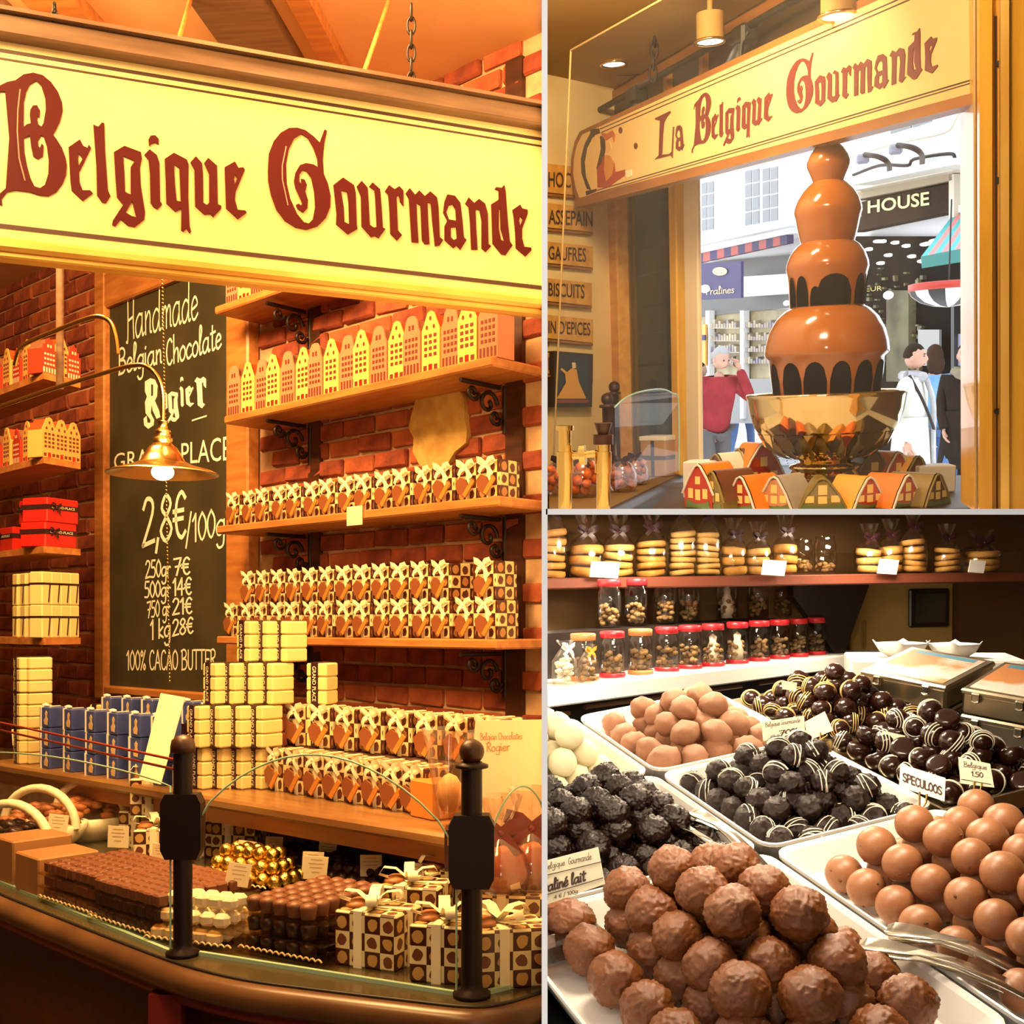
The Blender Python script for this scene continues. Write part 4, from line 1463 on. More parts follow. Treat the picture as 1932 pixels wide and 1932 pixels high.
for (a, b, ny, lab, gr2) in (((485, 1650), (640, 1662), 5, 'rough dark chocolate cluster on the far tray under the ledge', 'dark clusters, far tray'), ((610, 1672), (722, 1690), 4, 'rough dark chocolate cluster on the tray behind the caramel discs', 'dark clusters, near tray')):
    M, w = tray_stack(a, b, .11, 1, .02, 'shallow tray holding ' + gr2)
    for k in range(2):
        for j in range(ny):
            for i in range(int(w / .026)):
                o = part('chocolate_cluster', rough[(i + j) % 2], None, None, M=M @ T((.013 + i * .026 + k * .01, .013 + j * .024 + k * .01, .006 + k * .018), random.random() * 6))
                tag(o, lab + (', lower' if k == 0 else ', upper'), 'chocolate', gr2 + (' lower' if k == 0 else ' upper'))
# carton blocks at the far left
for k, (a, b, h) in enumerate((((28, 1680), (72, 1697), .075), ((-20, 1660), (24, 1676), .09))):
    M, w = kframe(a, b)
    solo('brown_carton', MB().box((w / 2, .06, h / 2), (w, .12, h), bev=.003), mat('kraft_carton', (.34, .16, .05), .6), 'plain brown carton at the left end of the counter, %s' % ('beside the square sweets', 'cut by the picture edge')[k], 'carton', M)
# big checked gift boxes


def make_big():
    t = thing('large_gift_box', '', 'gift box', Matrix())
    w, d, h = .105, .085, .083
    part('box', MB().box((0, d / 2, h / 2), (w, d, h), bev=.003), M_giftbig, t)
    part('ribbon', MB().box((-.012, d / 2, h / 2), (.014, d + .003, h + .003)).box((0, d * .5, h / 2), (w + .003, .014, h + .003)), M_cream, t, 'cream ribbon')
    b = MB()
    for a in (0.4, 1.9, 3.4, 5.2):
        strip(b, [(-.012 + math.cos(a) * r, d / 2 + math.sin(a) * r, h + z) for r, z in ((.0, .004), (.022, .022), (.042, .024), (.05, .012), (.03, .006), (.0, .003))], .017, (-math.sin(a), math.cos(a), 0))
    part('bow', b, M_cream, t, 'cream bow')
    part('nut_topping', MB().ball((-.034, d / 2, h + .002), .02, 2, (1, 1.4, .4), fn=lambda p: 1 + .2 * noise.noise(p * 5)), M_nut, t, 'bag of chopped nuts')
    return t


BG = Proto(make_big)
for px, py, rz, lab in ((688, 1828, -24, 'large checked gift box with cream ribbon, nearest one left of the right guard post'), (838, 1858, -14, 'large checked gift box half hidden behind the right guard post, left of it'), (968, 1866, 12, 'large checked gift box at the right corner of the counter'),
                        (768, 1770, -15, 'large checked gift box lying behind the two nearest ones'), (860, 1735, 10, 'large checked gift box behind the right guard post at half depth'), (960, 1790, -8, 'large checked gift box right of the right guard post, second row'),
                        (985, 1735, 15, 'large checked gift box right of the right guard post, third row')):
    BG.put(T(kpos(px, py), R(rz)), lab)
for px, py, z, rz, lab in ((262, 1600, 0, -12, 'checked gift box left of the left guard post under the ledge'), (300, 1640, 0, 8, 'checked gift box just behind the left guard post'), (385, 1618, 0, -16, 'checked gift box right of the left guard post, near one'), (440, 1622, 0, -10, 'checked gift box right of the left guard post, far one'),
                           (395, 1622, .084, -10, 'checked gift box on top of the two right of the left guard post'), (290, 1610, .084, 4, 'checked gift box stacked left of the left guard post')):
    BG.put(T(kpos(px, py), R(rz)) @ T((0, 0, z), s=1.0), lab)


# ---- baskets with nuts at the left
def make_basket(px, py, lab, mm):
    b = kpos(px, py)
    t = thing('sweet_basket', lab, 'basket', Matrix.Translation(b) @ Matrix.Rotation(R(-20), 4, 'Z') @ Matrix.Diagonal((1.25, 1.25, 1.25, 1)))
    part('bowl', MB().lathe([(.05, 0), (.075, .02), (.085, .045), (.078, .046), (.07, .025), (0, .02)], 24), M_cream, t, 'cream cloth lining')
    h = MB()
    h.tube([(math.cos(a) * .082, 0, .04 + math.sin(a) * .07) for a in [math.pi * k / 14 for k in range(15)]], .008, 6)
    part('handle', h, M_cream, t, 'pale twisted handle')
    nb = MB()
    random.seed(px)
    for k in range(60):
        a, r = random.random() * 6.28, .07 * math.sqrt(random.random())
        nb.ball((math.cos(a) * r, math.sin(a) * r, .045 + .03 * (1 - (r / .07) ** 2) + random.uniform(-.004, .006)), .013, 1, (1.3, .9, .6), fn=lambda p: 1 + .2 * noise.noise(p * 2 + Vector((k, 0, 0))))
    part('sweet_filling', nb, mm, t, kind='stuff')


make_basket(75, 1600, 'cream lined basket heaped with roasted nut sweets, at the left end', M_nut)
make_basket(170, 1580, 'cream lined basket with orange brown florentines behind the cartons', mat('florentine', (.45, .16, .03), .5, col2=(.3, .09, .02), nscale=40))
make_basket(20, 1640, 'cream lined basket of dark rolls cut by the left picture edge', M_dark)


# ---- price cards
def make_card():
    t = thing('price_card', '', 'price card', Matrix())
    part('card', MB().box((0, 0, .03), (.036, .0012, .036)), M_paper, t)
    l = MB()
    for z, w in ((.042, .018), (.036, .024), (.030, .02), (.023, .012)):
        l.quad((-w / 2, -.001, z), (w / 2, -.001, z), (w / 2, -.001, z + .0014), (-w / 2, -.001, z + .0014))
    part('card_print', l, mat('faded_print', (.5, .38, .16), .7), t, kind='stuff')
    part('stem', MB().box((0, .001, .006), (.003, .002, .014)), M_brass, t)
    return t


PC = Proto(make_card)
for px, py, dz, rz, ry, sc, lab in ((105, 1638, .06, 12, 8, 1.1, 'on the milk chocolate squares'), (222, 1660, .05, -6, 2, 1.2, 'between the two square tray stacks'), (300, 1690, .06, 0, 4, .8, 'on the dark cocoa squares'), (460, 1660, .03, 14, 10, 1.0, 'behind the gold foil balls'),
                                    (515, 1640, .02, 6, 4, 1.0, 'behind the far dark clusters, left'), (615, 1650, .02, 10, 6, 1.0, 'behind the far dark clusters, right'), (700, 1682, .015, 0, 0, 1.15, 'behind the near dark clusters'), (442, 1742, .05, 22, 12, 1.1, 'on the white nougat'),
                                    (588, 1690, .03, 8, 4, 1.1, 'behind the caramel discs, upper'), (592, 1716, .04, 10, 6, 1.15, 'in front of the caramel discs, lower'), (785, 1722, .03, 18, 8, 1.2, 'beside the half hidden checked box'), (848, 1672, .03, 4, -6, 1.1, 'half hidden by the right guard post'),
                                    (40, 1488, .12, 0, -4, 1.4, 'in front of the navy boxes at the left edge')):
    PC.put(T(kpos(px, py) + Vector((0, 0, dz)), R(rz), 0, R(ry), sc), 'small cream price card ' + lab)

# ---- right hand end: notice, cellophane bags
nz0 = [R1.at(x, y, d) for x, y, d in ((897, 1360, 1.98), (1024, 1358, 2.02), (1024, 1560, 1.98), (880, 1560, 1.94))]
nt = thing('price_notice', 'large cream price notice standing at the right end of the window', 'notice', Matrix())
part('paper', MB().add(nz0 + [p + Vector((0, .004, 0)) for p in nz0], [(0, 3, 2, 1), (4, 5, 6, 7), (0, 1, 5, 4), (1, 2, 6, 5), (2, 3, 7, 6), (3, 0, 4, 7)]), M_paper, nt)
nn = (nz0[1] - nz0[0]).cross(nz0[3] - nz0[0]).normalized()
if nn.y > 0:
    nn = -nn
mfade = mat('faded_red_print', (.5, .22, .1), .7)
for tx, a, b, h in (("Belgian Chocolates", (906, 1396), (986, 1394), 12), ("Rogier", (918, 1418), (962, 1416), 16), ("1 €", (945, 1512), (960, 1512), 9), ("2,80 €", (940, 1545), (966, 1545), 11)):
    part('notice_print', write_px(R1, tx, a, b, h, nz0[0], nn, .0015, .5), mfade, nt)
solo('notice_stand', MB().box((0, 0, 0), (.2, .05, .07), T(R1.at(950, 1600, 2.0))), M_wooddark, 'dark block that the cream price notice stands on', 'stand')


def make_bag(px, py, d, r, lab):
    b = R1.at(px, py, d)
    t = thing('cellophane_bag', lab, 'bag', Matrix.Translation(b))
    part('sweets', MB().ball((0, 0, r * .8), r * .85, 3, (1, .8, .9), fn=lambda p: 1 + .12 * noise.noise(p * 4)), mat('red_orange_sweets', (.42, .06, .015), .35, col2=(.5, .2, .04), nscale=30), t)
    part('wrap', MB().lathe([(r * .3, 0), (r * .85, r * .2), (r * .98, r * .8), (r * .7, r * 1.5), (r * .2, r * 2.0), (r * .18, r * 2.1), (r * .55, r * 2.7), (r * .7, r * 3.2)], 18), M_cello, t)
    part('bow', bow((0, -.01, r * 2.05), r * .7, r * .3), mat('maroon_ribbon', (.2, .02, .015), .35), t, 'maroon bow')


make_bag(945, 1690, 1.86, .05, 'cellophane bag of orange red sweets with maroon bow, left one under the notice')
make_bag(1003, 1690, 1.9, .055, 'cellophane bag of orange red sweets with maroon bow, right one under the notice')
cb = R1.at(848, 1545, 2.06)
t = thing('cellophane_cone', 'clear cellophane cone bag standing left of the price notice', 'bag', Matrix.Translation(cb))
part('wrap', MB().lathe([(.018, 0), (.03, .06), (.045, .14), (.05, .16)], 14), M_cello, t)
part('contents', MB().ball((0, 0, .045), .024, 2, (1, 1, 1.5)), mat('pale_biscuit', (.7, .45, .2), .6), t)
q = lpos(795, 1545)
solo('open_carton', MB().box((0, .03, .035), (.075, .06, .07), bev=.003), M_strip, 'small amber carton at the right end of the front gift box row', 'carton', LF @ T((q.x, q.y, 0), R(-10)))

clip_at_gutters([face(px=1026, keep=-1)])

# ================================================================== SCENE TWO: the shop seen from inside, with the street beyond
random.seed(23)
RM = R2.M
P2, H2 = R2.at, R2.hit


def vframe(pL, pR):
    """upright board through two points: x along it, y away from the viewer, z up"""
    x = Vector((pR.x - pL.x, pR.y - pL.y, 0)).normalized()
    return basis((pL.x, pL.y, 0), x, Vector((-x.y, x.x, 0)), (0, 0, 1))


def quadbox(pts, off):
    """a slab whose front face has the four corners pts; it goes back by the vector off"""
    pts = [Vector(p) for p in pts]
    return MB().add(pts + [p + Vector(off) for p in pts], [(0, 1, 2, 3), (7, 6, 5, 4), (0, 4, 5, 1), (1, 5, 6, 2), (2, 6, 7, 3), (3, 7, 4, 0)])


M_wall2 = mat('cream_wall', (0.78, 0.60, 0.30), 0.75, col2=(0.7, 0.5, 0.22), nscale=6, bump=.15)
M_ceil2 = mat('tan_ceiling', (0.42, 0.25, 0.07), 0.7, col2=(0.36, 0.2, 0.05), nscale=3)
M_board2 = mat('amber_board', (0.66, 0.34, 0.07), 0.5, col2=(0.52, 0.24, 0.04), nscale=3, stretch=(2, 14, 14))
M_signp2 = mat('yellow_cream_board', (0.80, 0.56, 0.24), 0.5, col2=(0.76, 0.50, 0.19), nscale=2)
M_letter2 = mat('maroon_letter', (0.13, 0.012, 0.01), 0.4)
M_frame2 = mat('brown_sign_frame', (0.32, 0.12, 0.02), 0.4, col2=(0.22, 0.08, 0.015), nscale=5, stretch=(1, 10, 10))
M_goldp = mat('golden_pillar_paint', (0.72, 0.40, 0.05), 0.3, col2=(0.6, 0.3, 0.03), nscale=5, stretch=(8, 8, 1), coat=.3)
M_darkbrown = mat('dark_brown_frame', (0.035, 0.016, 0.006), 0.5)
M_spot = mat('lit_spot', (1, .95, .8), 0.5, emit=(1.0, 0.9, 0.7), es=9)
# ---- shell
wl = vframe(P2(1031, 500, 3.06), P2(1166, 500, 3.3))
struct('wall_left.002', MB().box((.155, .03, .21), (.31, .06, 1.2)), M_wall2, M=RM @ wl)
ZC2 = R2.at(1150, 168, 3.3).z
struct('ceiling.001', MB().box((.35, 1.9, ZC2 + .03), (2.3, 3.4, .06)), M_ceil2, M=RM)
VL, VR = P2(1163, 500, 3.3), P2(1842, 500, 2.1)
VF = vframe(VL, VR)
VI = VF.inverted()
VN = VF.to_3x3() @ Vector((0, -1, 0))


def vx(px, py=500, t=0.0):
    return VI @ H2(px, py, VF @ Vector((0, t, 0)), VN)


# dark fascia over the window, behind the sign
tr = thing('window_transom', 'dark wooden transom with a light rail between ceiling and sign', 'transom', RM @ VF)
vw = vx(1842).x
part('board', MB().box((vw / 2, .03, ZC2 - .08), (vw + .3, .05, .2)), M_darkbrown, tr)
part('moulding', MB().box((vw / 2, .004, ZC2 - .02), (vw + .2, .012, .03), bev=.004), M_frame2, tr)
part('light_rail', MB().tube([(0, -.05, ZC2 - .06), (vw / 2, -.05, ZC2 - .06), (vw + .1, -.05, ZC2 - .06)], .008, 8), M_black, tr)
for px in (1200, 1405):
    p = vx(px, 130, -.05)
    part('rail_spot', MB().box((p.x, -.05, ZC2 - .075), (.05, .04, .04), bev=.006).cyl((p.x, -.05, ZC2 - .09), (p.x - .02, -.07, ZC2 - .15), .018, .026, 10), M_black, tr)
for px in (1262, 1330):
    p = vx(px, 160)
    part('pane_frame', MB().box((p.x, 0, ZC2 - .1), (.02, .02, .14)), M_frame2, tr)
# spots in the ceiling; two brought below it along the line of sight, stems added
def make_spot():
    t = thing('ceiling_spot', '', 'ceiling light', Matrix())
    part('ring', MB().lathe([(.028, 0), (.034, -.002), (.034, -.006), (.027, -.006), (.027, 0)], 20), M_brass, t)
    part('lit_disc', MB().lathe([(0, -.004), (.027, -.003)], 20), M_spot, t)
    part('housing', MB().cyl((0, 0, 0), (0, 0, .05), .028, n=16), M_ceil2, t)
    part('stem', MB().cyl((0, 0, .04), (0, 0, .15), .006, n=8), M_ceil2, t)
    return t


SPT = Proto(make_spot)
for px, py, s, lab in ((1158, 118, 0, 'round ceiling spot nearest the left wall'), (1340, 75, 2.62, 'round spot hanging low above the middle of the sign'), (1582, 26, 2.1, 'round spot hanging low at the top edge, before the sign')):
    SPT.put(RM @ T(R2.pz(px, py, ZC2 - .001) if not s else P2(px, py, s), 0, 0, 0, 1.0), lab)

# ---- left wall boards
WLN = wl.to_3x3() @ Vector((0, -1, 0))
WLO = wl.translation


def wl_hit(px, py, lift=0.0):
    return H2(px, py, WLO + WLN * lift, WLN)


for tx, x0, x1, yt, yb, ty, th, lab in (("HOCOLAT", 1035, 1128, 312, 366, 352, 28, 'topmost amber name board on the left wall, half behind the hanging sign'),
                                ("ASSEPAIN", 1035, 1118, 386, 432, 422, 27, 'amber name board reading MASSEPAIN'), ("GAUFRES", 1035, 1106, 459, 499, 489, 25, 'amber name board reading GAUFRES'),
                                ("BISCUITS", 1035, 1103, 528, 571, 558, 25, 'amber name board reading BISCUITS'), ("IN D'EPICES", 1035, 1114, 597, 641, 628, 24, 'amber name board reading PAIN D EPICES'),
                                ("ECULOOS", 1035, 1110, 668, 708, 698, 24, 'lowest amber name board, half behind the framed picture')):
    t = thing('name_board', lab, 'board', RM)
    xr = 1119 if tx != "BISCUITS" else 1117
    q = [wl_hit(1034, yt - 3, .012), wl_hit(xr, yt + 6, .012), wl_hit(xr, yb + 6, .012), wl_hit(1034, yb - 3, .012)]
    part('plank', quadbox(q, WLN * -.011), M_board2, t)
    q = [wl_hit(1034, yb - 1, .016), wl_hit(xr, yb + 7, .016), wl_hit(xr, yb + 11, .016), wl_hit(1034, yb + 3, .016)]
    part('lower_edge', quadbox(q, WLN * -.015), M_frame2, t)
    part('lettering', type_px(R2, tx, (x0, ty), (x1, ty + 5), th, th + 1, WLO + WLN * .013, WLN, .0005, .012), M_ink, t)
# framed picture
t = thing('framed_picture', 'dark framed picture of a figure in an orange gown on the left wall', 'picture', RM)
q = lambda x, y, l: wl_hit(x, y, l)
part('frame', quadbox([q(1046, 662, .03), q(1119, 668, .03), q(1117, 768, .03), q(1046, 768, .03)], WLN * -.029), M_darkbrown, t)
part('canvas', quadbox([q(1050, 668, .031), q(1112, 673, .031), q(1111, 760, .031), q(1050, 760, .031)], WLN * -.002), mat('night_blue_canvas', (.02, .02, .035), .4), t)
for nm, pts, m in (('gown', ((1078, 695), (1088, 697), (1092, 720), (1106, 752), (1050, 752), (1068, 722), (1066, 705), (1057, 697), (1060, 694), (1070, 702)), mat('orange_gown', (.62, .3, .04), .5)),
                   ('head', ((1079, 684), (1086, 684), (1087, 694), (1080, 696)), mat('pale_face', (.7, .5, .3), .5)), ('flower_band', ((1050, 754), (1111, 754), (1111, 760), (1050, 760)), M_red)):
    k = [q(x, y, .0325) for x, y in pts]
    mb = MB()
    tri = tessellate_polygon([k])
    part(nm, mb.add(k, tri), m, t)

# ---- the hanging sign over the window
S2L, S2R = P2(1090, 320, 3.1), P2(1842, 60, 1.85)
S2F = vframe(S2L, S2R)
S2I = S2F.inverted()
S2N = S2F.to_3x3() @ Vector((0, -1, 0))


def s2(px, py, lift=0.0):
    p = S2I @ H2(px, py, S2L + S2N * lift, S2N)
    return (p.x, p.z)


def homog(src, dst):
    """projective map from four plane points to four others"""
    import numpy as np
    A, b = [], []
    for (x, y), (u, v) in zip(src, dst):
        A.append([x, y, 1, 0, 0, 0, -u * x, -u * y]); b.append(u)
        A.append([0, 0, 0, x, y, 1, -v * x, -v * y]); b.append(v)
    h = np.linalg.solve(np.array(A, float), np.array(b, float))

    def f(p):
        x, y = p
        w = h[6] * x + h[7] * y + 1
        return ((h[0] * x + h[1] * y + h[2]) / w, (h[3] * x + h[4] * y + h[5]) / w)
    return f


def z1(x, y):                                           # zoomed photo coordinates of the left half of the sign
    return (1030 + x / 4.431, 29 + y / 4.431)


def z2(x, y):
    return (1466 + x / 4.431, 29 + y / 4.431)


def make_sign2():
    t = thing('shop_sign', 'yellow cream shop sign with maroon blackletter hanging over the street window', 'sign', RM @ S2F)
    rim = [(1098, 248), (1862, -109), (1862, 192), (1094, 388), (1086, 362), (1081, 330), (1082, 298), (1088, 268)]
    inn = [(1104, 254), (1862, -88), (1862, 172), (1099, 375), (1091, 352), (1087, 328), (1088, 300), (1094, 274)]
    face = [s2(*p) for p in inn]
    part('panel', MB().prism([s2(*p) for p in inn], .012, T((0, .004, 0)) @ UP), M_signp2, t)
    part('frame', MB().prism([s2(*p) for p in rim], .03, T((0, .024, 0)) @ UP, [face]), M_frame2, t, 'brown wooden frame')
    part('lower_lip', MB().prism([s2(*p) for p in ((1094, 376), (1862, 173), (1862, 194), (1095, 392))], .035, T((0, .02, 0)) @ UP), M_frame2, t)
    part('backing', MB().prism([s2(*p) for p in inn], .004, T((0, .022, 0)) @ UP), M_frame2, t)

    def line(a, b, w, nm='border_line'):
        (x0, y0), (x1, y1) = a, b
        part(nm, MB().prism([s2(x0, y0), s2(x1, y1), s2(x1, y1 + w * 1.7), s2(x0, y0 + w)], .0008, T((0, -.008, 0)) @ UP), M_line, t)
    line((1138, 243), (1862, -70), 1.6)
    line((1141, 249), (1862, -60), 1.6)
    line((1120, 362), (1862, 144), 1.6)
    line((1120, 367), (1862, 150), 1.2)
    fl = lambda k, i, l=0: FLAT[k][l][i]
    hb = homog([fl('e1', 12), fl('e1', 1), fl('e2', 10), fl('e2', 1)], [(1356.2, 263.8), (1357.3, 214.1), (1457.8, 229.9), (1458.9, 174.6)])
    hg = homog([fl('o', 6), fl('o', 1), fl('e3', 10), fl('e3', 1)], [(1556.3, 201), (1555.2, 141.9), (1768.5, 138.9), (1766.2, 69.6)])

    def letter(loops):
        part('letter', MB().prism(loops[0], .002, T((0, -.0075, 0)) @ UP, loops[1:]), M_letter2, t)
    for word, h in ((WORD_B, hb), (WORD_G, hg)):
        for k in word:
            letter([[s2(*h(p)) for p in l] for l in FLAT[k]])
    letter([[s2(*z1(*p)) for p in ((945, 860), (1070, 800), (1075, 815), (1045, 850), (1020, 900), (1010, 1000), (1005, 1130), (1000, 1165), (1060, 1160), (1083, 1140), (1094, 935), (1104, 932), (1090, 1195), (1075, 1170), (940, 1205), (975, 1170), (980, 1000), (985, 880), (945, 872))]])
    au = [p for p in FLAT['a'][0]]
    u0, u1, v0, v1 = min(p[0] for p in au), max(p[0] for p in au), min(p[1] for p in au), max(p[1] for p in au)
    ha = homog([(u0, v0), (u1, v0), (u1, v1), (u0, v1)], [z1(1115, 1150), z1(1190, 1125), z1(1190, 905), z1(1115, 930)])
    letter([[s2(*ha(p)) for p in l] for l in FLAT['a']])
    for nm, pts, m in (('crescent', ((400, 985), (350, 1080), (320, 1200), (325, 1320), (370, 1450), (405, 1462), (360, 1350), (350, 1230), (370, 1110), (425, 1005)), mat('olive_crescent', (.05, .05, .03), .5)),
                       ('scroll_top', ((400, 955), (470, 945), (480, 985), (440, 1000), (425, 1020), (400, 1000)), M_line), ('scroll_foot', ((360, 1470), (450, 1450), (440, 1475), (365, 1505)), M_line),
                       ('dress', ((520, 1170), (560, 1200), (600, 1230), (610, 1310), (690, 1290), (700, 1330), (600, 1400), (545, 1440), (460, 1440), (455, 1280), (480, 1200)), mat('rust_dress', (.38, .05, .015), .5)),
                       ('bodice', ((525, 1165), (570, 1175), (600, 1230), (585, 1330), (535, 1390), (515, 1290)), mat('orange_bodice', (.6, .25, .05), .5)),
                       ('hair', ((480, 1010), (520, 1005), (530, 1060), (520, 1150), (492, 1240), (450, 1285), (470, 1200), (488, 1120)), M_ink), ('face', ((528, 1045), (565, 1055), (577, 1105), (560, 1150), (530, 1145)), mat('sign_face', (.75, .42, .15), .5)),
                       ('cap', ((490, 980), (540, 990), (585, 962), (607, 1000), (600, 1062), (585, 1010), (555, 1030), (530, 1048), (500, 1008)), mat('red_cap', (.5, .12, .03), .5)),
                       ('cup', ((690, 1300), (745, 1290), (748, 1340), (715, 1360), (692, 1340)), M_paper)):
        lp = [s2(*z1(*p)) for p in pts]
        part('emblem_' + nm, MB().prism(lp, .0012 if nm not in ('bodice', 'face', 'cap') else .0018, T((0, -.008, 0)) @ UP), m, t)
    for cx, cy in ((652, 962), (780, 1092)):
        part('emblem_dot', MB().prism([s2(*z1(cx + 15 * math.cos(a), cy + 27 * math.sin(a))) for a in [math.tau * k / 12 for k in range(12)]], .0012, T((0, -.008, 0)) @ UP), M_letter2, t)
    return t


make_sign2()
chain(R2, (1236, 60), (1231, 150), 2.85, 'thin iron chain holding the yellow cream sign at its left', .02)
p = [P2(1411, 60, 2.6), P2(1400, 80, 2.6), P2(1397, 112, 2.6)]
solo('sign_cable', MB().tube(smoothline(p, 4), .005, 6), M_black, 'short black cable above the middle of the sign', 'cable', RM)

# ---- hanging glass sheet
gp = vframe(P2(1060, 500, 2.6), P2(1838, 500, 1.62))
gn = gp.to_3x3() @ Vector((0, -1, 0))
go = gp.translation
gc = [H2(x, y, go, gn) for x, y in ((1077, 95), (1838, -330), (1842, 962), (1043, 900))]
t = thing('glass_sheet', 'large clear glass sheet hanging in front of the sign and the fountain', 'glass', RM)
part('pane', quadbox(gc, gn * -.004), glass_mat('thin_sheet_glass', (1, 1, 1), 0.008, 0.02, 0.05), t)
for a, b in ((0, 3), (1, 2), (0, 1)):
    part('edge', MB().tube([gc[a], (gc[a] + gc[b]) / 2, gc[b]], .0022, 6), mat('bronze_glass_edge', (.4, .25, .1), .25), t)

# ---- window posts, bay and pillar


def vpost(px0, px1, z0, z1_, t0, th, m, nm, lab):
    a, b = vx(px0, 500, t0).x, vx(px1, 500, t0).x
    return solo(nm, MB().box(((a + b) / 2, t0 + th / 2, (z0 + z1_) / 2), (b - a, th, z1_ - z0), bev=.004), m, lab, 'post', RM @ VF)


vpost(1146, 1164, -.262, .595, -.03, .05, M_board2, 'amber_post', 'amber wooden post where the left wall meets the window bay')
vpost(1166, 1176, -.262, .595, -.01, .04, M_gold, 'gilded_post', 'slim gilded post beside the amber post')
vpost(1262, 1276, -.262, .595, -.01, .03, M_goldp, 'golden_post', 'slim golden post at the right of the window bay')
vpost(1278, 1289, -.262, .595, .02, .03, M_darkbrown, 'dark_post', 'narrow dark post between the bay and the cream pillar')
vpost(1290, 1316, -.36, .595, -.01, .012, mat('pale_cream_pillar', (.82, .66, .45), .6), 'cream_pillar', 'pale cream pillar left of the street view')
a, b = vx(1176).x, vx(1262).x
solo('bay_window', MB().box(((a + b) / 2, .005, .165), (b - a, .004, .85)), glass_mat('smoky_pane', (.6, .62, .5), .02, .02, .15), 'smoky glass pane of the window bay', 'window', RM @ VF)
bk = thing('bay_reflection', 'dim olive brown panelling whose boards stand in for reflections in the bay pane', 'backboard', RM @ VF)  # reflections in the bay glass built as dark boards behind it
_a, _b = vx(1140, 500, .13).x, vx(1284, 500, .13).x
part('back', MB().box(((_a + _b) / 2, .14, .12), (_b - _a, .02, .9)), mat('reflected_olive', (.10, .075, .03), .6, col2=(.05, .035, .015), nscale=7, stretch=(3, 3, 1)), bk)
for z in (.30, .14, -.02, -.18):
    part('board', MB().box(((_a + _b) / 2 + .02, .125, z), (_b - _a - .09, .02, .075), bev=.004), mat('reflected_board', (.07, .035, .012), .6), bk)
part('bay_dark_bar', MB().box((a + .05, .11, .12), (.012, .02, .9)), M_darkbrown, bk)

pf = thing('golden_pillar', 'golden painted window pillar with a dark seam and screw holes at the right edge', 'pillar', RM)
GP = 1.78
for x0, x1, dd, m in ((1838, 1848, .03, M_goldp), (1848, 1872, 0, M_goldp), (1872, 1888, .015, M_goldp), (1888, 1904, 0, M_gold), (1904, 2500, .01, M_goldp)):  # last wide face runs on out of view to shut out sky light
    q = [P2(x0, -60, GP + dd), P2(x1, -60, GP + dd), P2(x1, 964, GP + dd), P2(x0, 964, GP + dd)]
    part('pillar_face', quadbox(q, (0, .12, 0)), m, pf)
part('seam', quadbox([P2(1877, 30, GP + .013), P2(1881, 30, GP + .013), P2(1883, 962, GP + .013), P2(1880, 962, GP + .013)], (0, .004, 0)), M_line, pf)
for px, py in ((1885, 340), (1882, 776), (1886, 120)):
    c = P2(px, py, GP + .012)
    part('screw_hole', MB().cyl(c, c + Vector((0, .004, 0)), .0045, n=12), M_black, pf)

# ---- the chocolate fountain
FD = 2.2
fc = P2(1556, 960, FD)
kf = FD / R2.ray(1556, 700).y / F


def fz(py):
    return (960 - py) * kf


